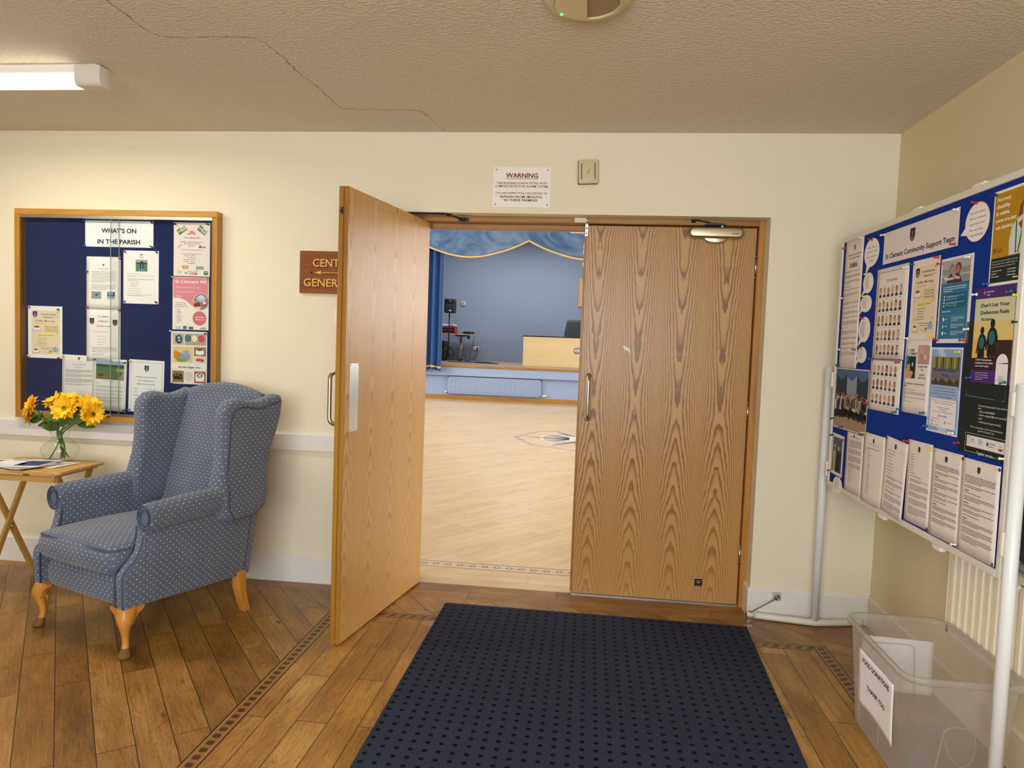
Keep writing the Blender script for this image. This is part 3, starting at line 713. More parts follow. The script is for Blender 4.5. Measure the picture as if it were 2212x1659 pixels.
# radiator in the hall (left) and in the lobby
def radiator(length, height, mfront, mb_pitch, name, label):
    """front face towards -y, x 0..length, z 0..height"""
    root = empty(name, label=label, cat='radiator')
    mb = MB(); n = int(length/mb_pitch); p = []; L0 = .02; pl = (length-2*L0)/n
    for i in range(n):
        a = L0+i*pl; p += [(a, 0), (a+pl*.25, 0), (a+pl*.42, -.011), (a+pl*.83, -.011)]
    p.append((length-L0, 0)); z0, z1 = .045, height-.045
    for i in range(len(p)-1):
        (a, ya), (b, yb) = p[i], p[i+1]
        mb.quad([(a, ya, z0), (b, yb, z0), (b, yb, z1), (a, ya, z1)])
    for (a, ya), (b, yb) in zip(p, p[1:]):
        mb.quad([(a, ya, z1), (b, yb, z1), (b, 0, height-.025), (a, 0, height-.025)]); mb.quad([(a, 0, .025), (b, 0, .025), (b, yb, z0), (a, ya, z0)])
    mb.box(0, length, .0, .012, 0, .028); mb.box(0, length, 0, .012, height-.028, height); mb.box(0, L0, 0, .012, 0, height); mb.box(length-L0, length, 0, .012, 0, height)
    mb.build('front_panel', mfront, root)
    MB().box(0, length, .05, .06, .01, height-.01).build('rear_panel', mfront, root)
    mb = MB(); mb.box(-.003, 0, -.002, .062, .0, height); mb.box(length, length+.003, -.002, .062, 0, height); mb.box(0, length, .0, .06, height, height+.003)
    mb.build('casing', mfront, root, bevel=.001)
    return root
r1 = radiator(2.2, .395, mat('blue_radiator_paint', '#96A8C8', rough=.35), .0556, 'radiator', 'long blue radiator under the stage in the hall')
r1.location = (-3.405, 12.54, .145)
def valve(root, x, z, y, sgn, m):
    mb = MB(); mb.tube([(x, y, z), (x+sgn*.06, y, z)], .008, 10); mb.tube([(x+sgn*.06, y, z), (x+sgn*.06, y, z-.03)], .009, 10); mb.tube([(x+sgn*.06, y, z), (x+sgn*.14, y, z)], .022, 14)
    mb.build('valve', m, root)
valve(r1, 2.203, .03, .03, 1, WPL)
mb = MB(); mb.tube([(-.003, .03, .03), (-.04, .03, .03)], .008, 8); mb.lathe([(0, -.03), (.02, -.02), (.026, 0), (.02, .02), (0, .03)], 12, M=Matrix.Translation((-.05, .03, .03))); mb.build('valve', WPL, r1)
r2 = radiator(1.9, .355, mat('cream_radiator_paint', '#EDE3C8', rough=.4), .047, 'radiator', 'cream fluted radiator on the right wall behind the display board')
r2.location = (1.305, -.94, .347); r2.rotation_euler = (0, 0, -PI/2)
# dark panel with pale rail above the lobby radiator
mb = MB(); mb.box(1.335, 1.352, -1.95, -1.283, .735, 1.06)
dk = thing('folded_panel', mb, mat('slate_panel', '#3A4149', rough=.6), 'dark slate grey panel with pale rail above the fluted radiator', 'panel', bevel=.004)
mb = MB(); mb.tube(smooth_path([(1.335, -1.27, 1.05), (1.335, -1.27, .80), (1.335, -1.30, .735), (1.335, -1.36, .718), (1.335, -1.95, .718)], 6), .012, 10)
mb.build('rail', mat('pale_rail', '#A7AAA8', rough=.4), dk)
# ================================================================== WINGBACK ARMCHAIR (front = -y, x = its width)
CH = empty('wingback_armchair', (-2.187, -.647, 0), math.radians(-21.3),
           'blue wingback armchair with cream dots standing beside the folding tray table', 'armchair')
KW = dict(uvbox=True)
def yf(z): return .285+.27*(z-.5)
def yr(z): return .405+.15*(z-.5)
# seat base with rounded front rail
def rail_warp(v): return v
mb = MB(); mb.rbox((0, .005, .267), (.55, .64, .138), .05, 8)
mb.build('seat_base', FAB, CH, **KW)
# side panels: outer side below the arm, with the scooped front edge
side_o = [(-.328, .205), (-.334, .33), (-.330, .362), (-.308, .388), (-.276, .412), (-.254, .445), (-.240, .49), (-.232, .56), (.36, .56), (.352, .50), (.330, .35), (.300, .192), (0, .200), (-.2, .207)]
for s in (1, -1):
    mb = MB(); mb.prism(side_o, .280 if s > 0 else -.330, .330 if s > 0 else -.280, 'x')
    p = mb.build('side_panel', FAB, CH, bevel=.014, segs=4, **KW)
    mb = MB(); x = s*.323
    cd_ = [(x, -.325, .215), (x, -.329, .325), (x, -.321, .368), (x, -.296, .394), (x, -.267, .42), (x, -.248, .452), (x, -.234, .50), (x, -.228, .545)]
    mb.tube(smooth_path(cd_, 5), .0042, 6)
    mb.tube(smooth_path([(s*.275, b-.004, c+.002) for _, b, c in cd_], 5), .0042, 6)
    mb.build('piping', PIPE, p)
# arms: padded rolls with scroll fronts
for s in (1, -1):
    def aw(v, s=s):
        y = v.y; t = (y+.23)/.6
        return Vector((v.x+s*.006*max(0, .5-t), v.y, v.z+.012*math.sin(max(0, min(1, t))*PI)-.012*max(0, t-.6)))
    mb = MB(); n = 28; segs = 16; vs_ = []; fs = []
    prof = [(-.232, .80), (-.238, .93), (-.232, .985), (-.22, 1.0), (-.15, 1.0), (-.05, 1.0), (.05, 1.0), (.12, 1.0), (.19, .96)]
    for (y, k) in prof:
        for i in range(n):
            a = 2*PI*i/n; rx, rz = .052*k, .0615*k
            vs_.append(tuple(aw(Vector((s*.330+rx*math.cos(a), y, .588+rz*math.sin(a))))))
    for j in range(len(prof)-1):
        for i in range(n): fs.append((j*n+i, j*n+(i+1) % n, (j+1)*n+(i+1) % n, (j+1)*n+i))
    fs.append(tuple(reversed(range(n)))); mb.add(vs_, fs, 0, True)
    # inner face of the arm down to the seat
    a_ = mb.build('arm', FAB, CH, uvfn=lambda c, pc, s=s: (c.y if abs(pc.y+.238) > .004 else c.x, (.0575*((math.atan2(c.z-.588, s*(c.x-s*.33))+PI*.55) % (2*PI)) if (math.atan2(pc.z-.588, s*(pc.x-s*.33))+PI*.55) % (2*PI) > .3 or True else 0) if abs(pc.y+.238) > .004 else c.z)); mb = MB()
    mb.prism([(-.222, .40), (-.226, .59), (.34, .59), (.34, .40)], s*.2785 if s > 0 else s*.320, s*.320 if s > 0 else s*.2785, 'x')
    mb.build('arm_lining', FAB, CH, **KW)
    mb = MB(); cx = s*.330+s*.003
    for rr, rz in ((.045, .053), (.029, .036)):
        mb.tube([(cx+rr*math.cos(2*PI*k/28), -.238, .588+rz*math.sin(2*PI*k/28)) for k in range(28)], .0036, 6, closed=True)
    mb.build('piping', PIPE, a_)
    mb = MB(); mb.prism([(.281, .36), (.330, .36), (.330, .56), (.312, .585), (.285, .60), (.280, .585), (.280, .56)] if s > 0 else [(-.281, .36), (-.280, .56), (-.280, .585), (-.285, .60), (-.312, .585), (-.330, .56), (-.330, .36)], -.236, -.214, 'y')
    mb.build('arm_facing', FAB, CH, bevel=.01, segs=4, **KW)
# wings
wing = [(.118, .560), (.118, .61), (.133, .68), (.148, .76), (.158, .84), (.160, .92), (.157, .98), (.168, 1.03), (.205, 1.066), (.255, 1.074), (.320, 1.062), (.375, 1.058), (.435, 1.070), (.490, 1.086), (.525, 1.080), (.537, 1.05),
        (.528, .98), (.503, .90), (.458, .80), (.438, .70), (.438, .60), (.425, .535), (.395, .508), (.32, .497), (.20, .492), (.140, .505)]
for s in (1, -1):
    def ww(v, s=s):
        # the wing flares outwards a little at its upper front
        t = max(0, min(1, (v[1]-.118)/.35)); u = max(0, min(1, (v[2]-.55)/.45))
        lowr = max(0, min(1, (.74-v[2])/.16)); lowr = lowr*lowr*(3-2*lowr)*max(0, min(1, (.46-v[1])/.16))
        return (v[0]+(s*.040*lowr if abs(v[0]) > .30 else 0), v[1] if s > 0 else min(v[1], .3+(v[1]-.3)*.80), v[2])
    mb = MB()
    lo, hi = (.262, .348) if s > 0 else (-.348, -.262)
    mb.prism(wing, lo, hi, 'x')
    bm = bmesh.new(); me = bpy.data.meshes.new('tmp'); me.from_pydata(mb.v, [], mb.f); bm.from_mesh(me)
    bmesh.ops.recalc_face_normals(bm, faces=bm.faces)
    es = [e for e in bm.edges if e.calc_face_angle(0) > 1.2]
    bmesh.ops.bevel(bm, geom=es, offset=.034, segments=7, affect='EDGES', profile=.5, clamp_overlap=True)
    m2 = MB(); bm.verts.ensure_lookup_table(); m2.add([ww(v.co) for v in bm.verts], [tuple(v.index for v in f.verts) for f in bm.faces], 0, True)
    bm.free(); bpy.data.meshes.remove(me)
    wg = m2.build('wing', FAB, CH, **KW)
    mb = MB(); x = s*.366
    pp_ = [(.185, .502), (.158, .56), (.160, .62), (.172, .70), (.184, .80), (.192, .90), (.194, .97), (.224, 1.020), (.275, 1.034), (.33, 1.024), (.385, 1.022), (.445, 1.036), (.50, 1.050)]
    mb.tube(smooth_path([ww((s*.3485, a, b)) for a, b in pp_], 4), .004, 6)
    mb.build('piping', PIPE, wg)
# back: crowned top, leaning; outer back
def ztop(x): return 1.074+.046*math.cos(min(1, abs(x)/.28)*PI/2)**.8
mb = MB(); NX, NZ = 24, 20; vs_ = []; fs = []
def bp(x, t, front):
    z = .36+(ztop(x)-.36)*t
    if front: y = yf(z)-.02*math.cos(x/.28*PI/2)*math.sin(min(1, t*1.1)*PI)**.7
    else: y = yr(z)
    return (x, y, z)
R_ = []
prof_n = 6
for i in range(NX+1):
    x = -.275+.55*i/NX; row = []
    for j in range(NZ+1): row.append(bp(x, j/NZ*.955, True))
    zt_ = ztop(x); f0 = Vector(bp(x, .955, True)); b0 = Vector(bp(x, .955, False))
    for k in range(1, prof_n):
        a = PI*k/prof_n; mid = (f0+b0)/2; half = (b0-f0)/2
        row.append(tuple(mid-half*math.cos(a)+Vector((0, .01, 1))*math.sin(a)*(zt_-f0.z)*1.25))
    for j in range(NZ+1): row.append(bp(x, .955*(1-j/NZ), False))
    R_.append(row)
L_ = len(R_[0]); mb.v = [p for row in R_ for p in row]
for i in range(NX):
    for j in range(L_-1): mb.f.append((i*L_+j, (i+1)*L_+j, (i+1)*L_+j+1, i*L_+j+1)); mb.m.append(0); mb.s.append(True)
mb.f.append(tuple(range(L_))); mb.m.append(0); mb.s.append(False); mb.f.append(tuple((NX)*L_+j for j in reversed(range(L_)))); mb.m.append(0); mb.s.append(False)
mb.build('backrest', FAB, CH, **KW)
mb = MB(); mb.prism([(.30, .19), (.345, .19), (.405, .5), (.487, 1.045), (.45, 1.045), (.34, .5)], -.318, .318, 'x')
mb.build('outer_back', FAB, CH, bevel=.008, segs=3, **KW)
# seat cushion
def cb(u, v, t):
    z = (.034*(1-u*u)*(1-v*v*.75)+.004) if t > 0 else 0
    fr = -.012*(1-u*u)*(v < 0)*abs(v)
    return (u*.006*(1-v*v), fr, z*abs(t))
mb = MB(); mb.rbox((0, -.055, .405), (.548, .60, .118), .050, 14, bulge=cb)
cs = mb.build('seat_cushion', FAB, CH, **KW)
def crect(z, ex=.0):
    o = []; hx, hy, r = .264+ex, .290+ex, .046
    for cx, cy, a0 in ((hx-r, hy-r, 0), (-hx+r, hy-r, PI/2), (-hx+r, -hy+r, PI), (hx-r, -hy+r, 3*PI/2)):
        for k in range(6):
            a = a0+PI/2*k/5; X_, Y_ = cx+r*math.cos(a), cy+r*math.sin(a); o.append((X_, Y_-.055-(.010*(1-(X_/.27)**2) if Y_ < 0 else 0), z+.003+(.010 if Y_ < 0 else .004)*(1-(X_/.28)**2)))
    return o
mb = MB(); mb.tube(crect(.449), .0045, 6, closed=True); mb.tube(crect(.365), .0045, 6, closed=True); mb.build('piping', PIPE, cs)
# legs
def cab_leg(sx):
    mb = MB(); N = 16
    st_ = [(.215, .0, .034, 'q'), (.200, .002, .036, 'q'), (.180, .014, .035, 0), (.160, .022, .031, 0), (.135, .022, .024, 0), (.110, .016, .0185, 0), (.085, .009, .0150, 0), (.060, .009, .0140, 0), (.042, .014, .0155, 0), (.026, .024, .022, 1), (.014, .028, .026, 1), (.004, .028, .024, 1), (0, .028, .017, 1)]
    dx, dy = sx*.7071, -.7071
    for i, (z, off, r, q) in enumerate(st_):
        for k in range(N):
            a = 2*PI*k/N; c, s_ = math.cos(a), math.sin(a)
            if z > .13:
                e = .55 if q == 'q' else .55+.45*(.2-z)/.07; e = min(1, e)
                c2, s2 = math.copysign(abs(c)**e, c), math.copysign(abs(s_)**e, s_)
            else: c2, s2 = c, s_
            mb.v.append((dx*off+r*c2, dy*off+r*s2, z))
    for i in range(len(st_)-1):
        for k in range(N): mb.f.append((i*N+k, (i+1)*N+k, (i+1)*N+(k+1) % N, i*N+(k+1) % N)); mb.m.append(1 if i >= 8 else 0); mb.s.append(True)
    mb.f.append(tuple(range(N))); mb.m.append(0); mb.s.append(False)
    mb.f.append(tuple(reversed(range((len(st_)-1)*N, len(st_)*N)))); mb.m.append(1); mb.s.append(False)
    # ears either side of the knee
    for (ax, ay) in ((-sx, 0), (0, 1)):
        o = [(0, .214), (.066, .214), (.060, .196), (.038, .182), (.024, .164), (.016, .145), (0, .13)]
        if ax: mb.prism([(ax*a, b) for a, b in o], -.030, -.006, 'y')
        else:
            mb.prism([(a, b) for a, b in o], (.006 if sx > 0 else -.030), (.030 if sx > 0 else -.006), 'x')
    return mb
for sx in (1, -1):
    l = cab_leg(sx).build('leg', [LEGW, LEGW_WORN], CH, weld=True); l.location = (sx*.297, -.294, 0)
for sx in (1, -1):
    mb = MB()
    st_ = [(.215, 0, .026, .024), (.12, .008, .024, .022), (.05, .026, .022, .019), (0, .044, .021, .018)]
    for z, off, hx, hy in st_: mb.v += [(-hx, off-hy, z), (hx, off-hy, z), (hx, off+hy, z), (-hx, off+hy, z)]
    for i in range(3):
        for k in range(4): mb.f.append((i*4+k, (i+1)*4+k, (i+1)*4+(k+1) % 4, i*4+(k+1) % 4)); mb.m.append(0); mb.s.append(False)
    mb.f += [(0, 1, 2, 3), (15, 14, 13, 12)]; mb.m += [0, 0]; mb.s += [False]*2
    l = mb.build('leg', LEGW, CH, bevel=.003); l.location = (sx*.312, .285, 0)

# ================================================================== TRAY TABLE
TT = .67; TB = empty('folding_tray_table', (-2.945, -.41, 0), 0, 'pine folding tray table with crossed legs under the sunflower vase', 'table')
mb = MB(); o = []
for cx, cy, a0 in ((.225, .145, 0), (-.225, .145, PI/2), (-.225, -.145, PI), (.225, -.145, 3*PI/2)):
    for k in range(6): a = a0+PI/2*k/5; o.append((cx+.03*math.cos(a), cy+.03*math.sin(a)))
mb.prism(o, TT-.016, TT, 'z'); mb.build('table_top', PINE_X, TB, bevel=.003)
for sx in (1, -1):
    mb = MB(); mb.box(sx*.205-.011, sx*.205+.011, -.15, .155, TT-.034, TT-.016); mb.build('batten', PINE_X, TB, bevel=.002)
def legbar(x, y0, z0, y1, z1, w=.030, t=.016):
    mb = MB(); d = Vector((0, y1-y0, z1-z0)); L = d.length; ang = math.atan2(d.y, d.z)
    M = Matrix.Translation((x, y0, z0)) @ Matrix.Rotation(-ang, 4, 'X')
    mb.box(-t/2, t/2, -w/2, w/2, 0, L, M=M)
    for v in range(len(mb.v)):
        pass
    return mb
for sx in (1, -.82):
    legbar(sx*.205+.009*sx-.0, -.13, TT-.030, .19, 0.004).build('leg', PINE_Z, TB, bevel=.002)
    legbar(sx*.205-.010*sx, .13, TT-.030, -.19, 0.004).build('leg', PINE_Z, TB, bevel=.002)
    mb = MB(); mb.tube([(sx*.205-.02, 0, .333), (sx*.205+.02, 0, .333)], .004, 8); mb.build('pivot', STEEL, TB)
for y, z, w_ in ((.165, .055, .190), (-.118, TT-.050, .190)):
    mb = MB(); mb.box(-w_, w_, y-.007, y+.007, z-.015, z+.015); mb.build('stretcher', PINE_X, TB, bevel=.002)

# magazines on the tray
def magazine(name, x, y, rz, z, w, h, t, cols, label, cat, pics):
    r = empty(name, (x, y, z), rz, label, cat, 'magazines and leaflets on the tray table')
    mb = MB(); n = 10; v = []; 
    for i in range(n+1):
        a = -w/2+w*i/n; lift = .004*max(0, (abs(i-n/2)/(n/2))**2-.1)*(i > n/2)
        v += [(a, -h/2, lift), (a, h/2, lift), (a, -h/2, lift+t), (a, h/2, lift+t)]
    f = []
    for i in range(n):
        b = i*4; f += [(b+2, b+6, b+7, b+3), (b, b+1, b+5, b+4), (b, b+4, b+6, b+2), (b+1, b+3, b+7, b+5)]
    f += [(0, 2, 3, 1), (n*4, n*4+1, n*4+3, n*4+2)]
    mb.add(v, f); mb.build('pages', ink(cols[0]), r)
    byc = {}
    for (x0, x1, y0, y1, c) in pics:
        m_ = byc.setdefault(c, MB())
        for i in range(6):
            for (a, b) in [((x0+(x1-x0)*i/6), (x0+(x1-x0)*(i+1)/6))]:
                def L(q): k = (q+.5)*n; return .004*max(0, (abs(k-n/2)/(n/2))**2-.1)*(k > n/2)+t+.0004
                m_.quad([(a*w, y0*h, L(a)), (b*w, y0*h, L(b)), (b*w, y1*h, L(b)), (a*w, y1*h, L(a))])
    for c, m_ in byc.items(): m_.build('cover_picture', ink(c), r)
    return r
magazine('magazine', -3.10, -.45, .25, TT, .297, .21, .006, ['#ECE6DE'], 'magazine with reddish printed cover at the left of the tray', 'magazine', [(-.45, .45, -.42, .05, '#E8DED2'), (-.35, .42, .12, .36, '#8A4A3C'), (.05, .4, -.3, -.1, '#C9A58C')])
magazine('magazine', -2.985, -.475, -.32, TT+.0062, .28, .20, .0035, ['#C9C6C4'], 'grey bottom leaflet hanging over the front edge of the tray', 'leaflet', [(-.48, .48, -.45, -.2, '#A5A6AC')])
magazine('magazine', -2.98, -.46, .12, TT+.0102, .27, .19, .004, ['#DFE0E4'], 'magazine with a blue and orange sunset cover on top of the pile', 'magazine', [(-.02, .46, -.42, .3, '#3A4E7C'), (-.02, .25, -.3, -.05, '#B5785C'), (-.45, -.06, -.2, .3, '#F0EEF0'), (-.4, -.1, .35, .42, '#46464E'), (.02, .42, .33, .42, '#DADDE8')])
magazine('leaflet', -2.845, -.40, -.15, TT, .14, .15, .003, ['#EFEBE2'], 'white leaflet with grey print on the right of the magazine pile', 'leaflet', [(-.2, .3, -.1, .1, '#8D8C8C'), (-.3, .4, .18, .3, '#A7A5A2')])
# ================================================================== VASE AND SUNFLOWERS
VX, VY = -2.905, -.305
vz_ = TT
mb = MB()
prof = [(0, .004), (.038, .003), (.050, .0), (.062, .008), (.083, .030), (.0925, .055), (.090, .078), (.075, .100), (.052, .118), (.044, .130), (.0435, .142), (.052, .165), (.068, .186), (.084, .203), (.090, .208)]
inner = [(.087, .206), (.066, .186), (.049, .164), (.0405, .142), (.041, .130), (.049, .118), (.072, .099), (.087, .078), (.0895, .055), (.080, .031), (.058, .012), (.0, .010)]
fl_ = lambda k, z: .018*math.cos(k*PI/3)*(1 if .01 < z < .115 else .25)
mb.lathe(prof+inner, 96, flute=fl_)
v = thing('glass_vase', mb, VGLASS, 'fluted clear glass vase with flared rim holding the sunflowers', 'vase'); v.location = (VX, VY, vz_)
PET = mat('petal_yellow', '#FFCC12', rough=.6); PETD = mat('petal_orange', '#F8B010', rough=.6); GRN = mat('sepal_green', '#8A9420', rough=.7); LEAF = mat('leaf_green', '#4A6420', rough=.6); STM = mat('stem_green', '#55742A', rough=.6)
DISC = mat('disc_olive', '#C8941C', rough=.9, bump=(260, .8)); DISC2 = mat('disc_centre', '#9A8A30', rough=.9, bump=(260, .8))
def sunflower(c, d, R, label, seed, leafs=2, kind=0):
    rr = random.Random(seed); root = empty('sunflower', (VX, VY, vz_+.012), 0, label, 'flower', 'sunflowers in the glass vase')
    c = Vector(c)-Vector((VX, VY, vz_+.012)); d = Vector(d).normalized()
    q = d.to_track_quat('Z', 'Y').to_matrix().to_4x4(); M = Matrix.Translation(c) @ q
    mb = MB()
    for ring, (n, L, up, w0) in enumerate(((20, R, .06, .021), (18, R*.9, .24, .019), (14, R*.74, .50, .016))):
        for k in range(n):
            a = 2*PI*(k+ring*.37)/n+rr.uniform(-.09, .09); l = L*rr.uniform(.86, 1.1); tw = rr.uniform(-.35, .35); u = up+rr.uniform(-.22, .22); bend = rr.uniform(-.5, .25)
            pts = []
            for j, (t, wd) in enumerate(((.0, .35), (.25, .85), (.5, 1.0), (.75, .72), (.92, .30), (1.0, .02))):
                rad = .014+(l-.014)*t; z = math.sin(u)*l*t+bend*l*t*t*.4
                for s in (-1, 0, 1):
                    y = s*w0*wd*.62; zz = z+tw*y-(.0022 if s == 0 else 0)
                    pts.append((rad*math.cos(a)-y*math.sin(a), rad*math.sin(a)+y*math.cos(a), zz))
            fs = []
            for j in range(5):
                for s in (0, 1): fs.append((j*3+s, j*3+s+1, (j+1)*3+s+1, (j+1)*3+s))
            mb.add(pts, fs, 1 if rr.random() < .3 else 0, True, M)
    mb.build('petals', [PET, PETD], root)
    mb = MB(); mb.lathe([(0, -.004), (.014, -.002), (.0155, .003), (.0135, .006), (.009, .007)], 20, 0, M); mb.lathe([(.009, .007), (.005, .0065), (0, .006)], 20, 1, M)
    mb.build('disc', [DISC, DISC2], root)
    mb = MB()
    for k in range(26):
        a = 2*PI*k/26+rr.uniform(-.1, .1); l = R*rr.uniform(.45, .85); dn = rr.uniform(-.9, -.15)
        p = []
        for t, wd in ((0, .8), (.5, .7), (1, .03)):
            rad = .010+l*t*math.cos(dn); z = -.006+math.sin(dn)*l*t*.7
            for s in (-1, 1): p.append((rad*math.cos(a)-s*.0045*wd*math.sin(a), rad*math.sin(a)+s*.0045*wd*math.cos(a), z))
        mb.add(p, [(0, 1, 3, 2), (2, 3, 5, 4)], 0, True, M)
    mb.lathe([(0, -.022), (.008, -.020), (.016, -.010), (.018, -.003)], 14, 0, M)
    mb.build('sepals', GRN, root)
    b = c-d*.02; nk = Vector((rr.uniform(-.014, .014), rr.uniform(-.014, .014), .135))
    ft = Vector((rr.uniform(-.045, .045), rr.uniform(-.035, .035), .008))
    st = smooth_path([b, b-d*.03+Vector((0, 0, -.02)), nk+Vector(((b.x-nk.x)*.35, (b.y-nk.y)*.35, .05)), nk, (nk+ft)*.5+Vector((rr.uniform(-.02, .02), 0, 0)), ft], 6)
    mb = MB(); mb.tube(st, .0036, 8); mb.build('stem', STM, root)
    for k in range(leafs):
        t = st[int(len(st)*(.24+.09*k))]; a = rr.uniform(0, 2*PI) if kind == 0 else kind+k*2.2
        dd = Vector((math.cos(a), math.sin(a), rr.uniform(-.1, .5))).normalized(); sd = dd.cross(Vector((.15, -1, .45))).normalized(); L = rr.uniform(.075, .105); mb = MB(); p = []
        for tt, wd in ((0, .15), (.2, .8), (.45, 1), (.7, .7), (.9, .3), (1, .02)):
            for s in (-1, 0, 1): p.append(t+dd*L*tt+sd*s*.029*wd+Vector((0, 0, -.03*tt*tt-.006*abs(s)+.003)))
        mb.add(p, [(j*3+s, j*3+s+1, (j+1)*3+s+1, (j+1)*3+s) for j in range(5) for s in (0, 1)], 0, True)
        mb.build('leaf', LEAF, root)
    return root
sunflower((-3.062, -.33, .925), (-.85, -.6, .1), .066, 'leftmost sunflower of the bunch, turned to the left', 1, 1)
sunflower((-3.022, -.37, .968), (-.55, -.7, .45), .062, 'sunflower second from the left, above the leftmost one', 2, 2)
sunflower((-2.965, -.27, .992), (-.3, -.45, .85), .064, 'sunflower third from the left, tilted upwards', 9, 2)
sunflower((-2.888, -.26, 1.000), (.1, -.45, .88), .064, 'sunflower at the top middle of the bunch, facing up', 3, 2)
sunflower((-2.822, -.38, .968), (.25, -.88, .45), .068, 'sunflower showing its round centre towards the viewer', 4, 3)
sunflower((-2.762, -.27, .978), (.55, -.4, .7), .062, 'sunflower partly hidden behind the one showing its centre', 5, 2)
sunflower((-2.702, -.33, .938), (.9, -.45, .1), .066, 'rightmost sunflower of the bunch, drooping to the right', 6, 1)
sunflower((-2.925, -.19, .95), (-.2, .6, .7), .055, 'sunflower at the back of the bunch, facing the notice cabinet', 8, 2)

# ================================================================== WALL AND CEILING FITTINGS
mb = MB(); mb.rbox((0, 0, 0), (.102, .026, .122), .006, 3)
s_ = thing('alarm_sounder', mb, CRPL, 'square cream alarm sounder with two slots above the closed door', 'alarm sounder'); s_.location = (-.150, -.018, 2.298); s_.rotation_euler = (0, math.radians(-2.2), 0)
for x in (-.0345, .0345): MB().box(x-.0022, x+.0022, -.0134, -.012, -.040, .042).build('slot', mat('slot_dark', '#3B3A26', rough=.8), s_)
mb = MB(); mb.box(-.054, .0475, .004, .018, -.062, .060); mb.build('backplate', BLKPL, s_)
mb = MB(); mb.quad([(-.008, -.0135, -.022), (.004, -.0135, -.010), (.014, -.0135, .010), (.002, -.0135, .008), (-.006, -.0135, .0)]); mb.build('stain', mat('glue_stain', '#BDA468', rough=.6), s_)
# warning sign
mb = MB(); o = []
for cx, cy, a0 in ((.150, .101, 0), (-.150, .101, PI/2), (-.150, -.101, PI), (.150, -.101, 3*PI/2)):
    for k in range(4): a = a0+PI/2*k/3; o.append((cx+.004*math.cos(a), cy+.004*math.sin(a)))
mb.prism(o, -.004, 0, 'y'); ws = thing('warning_sign', mb, mat('sign_white', '#EEE9E0', rough=.35), 'white warning sign with red lettering about smoke alarms above the doorway', 'sign'); ws.location = (-.4985, -.0005, 2.2175)
mb = MB(); SX = Matrix.Rotation(PI/2, 4, 'X')
def tl(body, x, z, h, w, b=.012): add_text(mb, body, Matrix.Translation((x, -.0046, z)) @ SX, h, w, bold=b)
tl('WARNING', 0, .050, .0245, .171, .02)
mb.box(-.086, .086, -.0047, -.004, .0435, .0455)
tl('THIS BUILDING IS NOW FITTED WITH', .0, .0160, .0112, .268); tl('A SMOKE DETECTOR ALARM SYSTEM.', 0, -.0005, .0112, .284)
tl('YOU ARE RESPECTFULLY REQUESTED TO', -.001, -.0360, .0105, .277, .008); tl('REFRAIN FROM SMOKING', -.001, -.0560, .0122, .226, .016); tl('IN THESE PREMISES', -.002, -.0735, .0122, .178, .016)
mb.box(-.140, -.130, -.0047, -.004, -.051, -.050); mb.box(.127, .137, -.0047, -.004, -.052, -.051)
mb.build('lettering', ink('#7A1818'), ws)
for x in (-.138, .138):
    for z in (.091, -.091): MB().lathe([(0, 0), (.0033, 0), (.002, .0014), (0, .0016)], 10, M=Matrix.Translation((x, -.004, z)) @ Matrix.Rotation(PI/2, 4, 'X')).build('screw', ink('#1C1712'), ws)
# wooden direction sign, partly hidden behind the open leaf
mb = MB(); mb.box(0, .50, -.018, 0, 0, .231); sg = thing('direction_sign', mb, MAHOG, 'varnished wooden sign with gold carved lettering and arrow behind the open door', 'sign', bevel=.002); sg.location = (-1.7085, -.001, 1.626)
for nm, m_, dx, dz in (('letter_shadow', ink('#140C08'), .0035, -.0035), ('gold_lettering', mat('gold_leaf', '#E2AC52', rough=.45, metal=.1), 0, 0)):
    mb = MB(); yy_ = -.0185 if dx else -.0192
    add_text(mb, 'CENTRE', Matrix.Translation((.075+dx, yy_, .146+dz)) @ SX, .044, .215, 'l', .016)
    add_text(mb, 'GENERAL', Matrix.Translation((.024+dx, yy_, .038+dz)) @ SX, .044, .270, 'l', .016)
    P = lambda a, b: (a+dx, yy_, b+dz)
    mb.quad([P(.082, .1125), P(.130, .1245), P(.118, .1150), P(.40, .1138), P(.40, .1112), P(.118, .1105), P(.130, .1015)])
    mb.build(nm, m_, sg)
mb = MB(); mb.lathe([(0, 0), (.0045, 0), (.003, .0012), (0, .0014)], 10, M=Matrix.Translation((.068, -.018, .114)) @ Matrix.Rotation(PI/2, 4, 'X')); mb.build('screw', ink('#2A1A10'), sg)
# light switch half hidden by the door; socket at the far left
mb = MB(); mb.rbox((0, 0, 0), (.086, .010, .086), .003, 2); sw = thing('light_switch', mb, WPL, 'white light switch plate just behind the open door', 'light switch'); sw.location = (-1.462, -.0055, 1.497)
mb = MB(); mb.rbox((0, -.007, 0), (.022, .006, .030), .002, 2); mb.build('rocker', WPL, sw)
mb = MB(); mb.rbox((0, 0, 0), (.086, .010, .086), .003, 2); sk = thing('wall_socket', mb, WPL, 'white wall socket low on the wall behind the tray table', 'socket'); sk.location = (-3.555, -.0055, .338)
mb = MB(); mb.box(-.003, .003, -.0062, -.005, .014, .024); mb.box(-.014, -.008, -.0062, -.005, -.008, -.004); mb.box(.008, .014, -.0062, -.005, -.008, -.004); mb.build('pin_holes', ink('#2B2B2B'), sk)
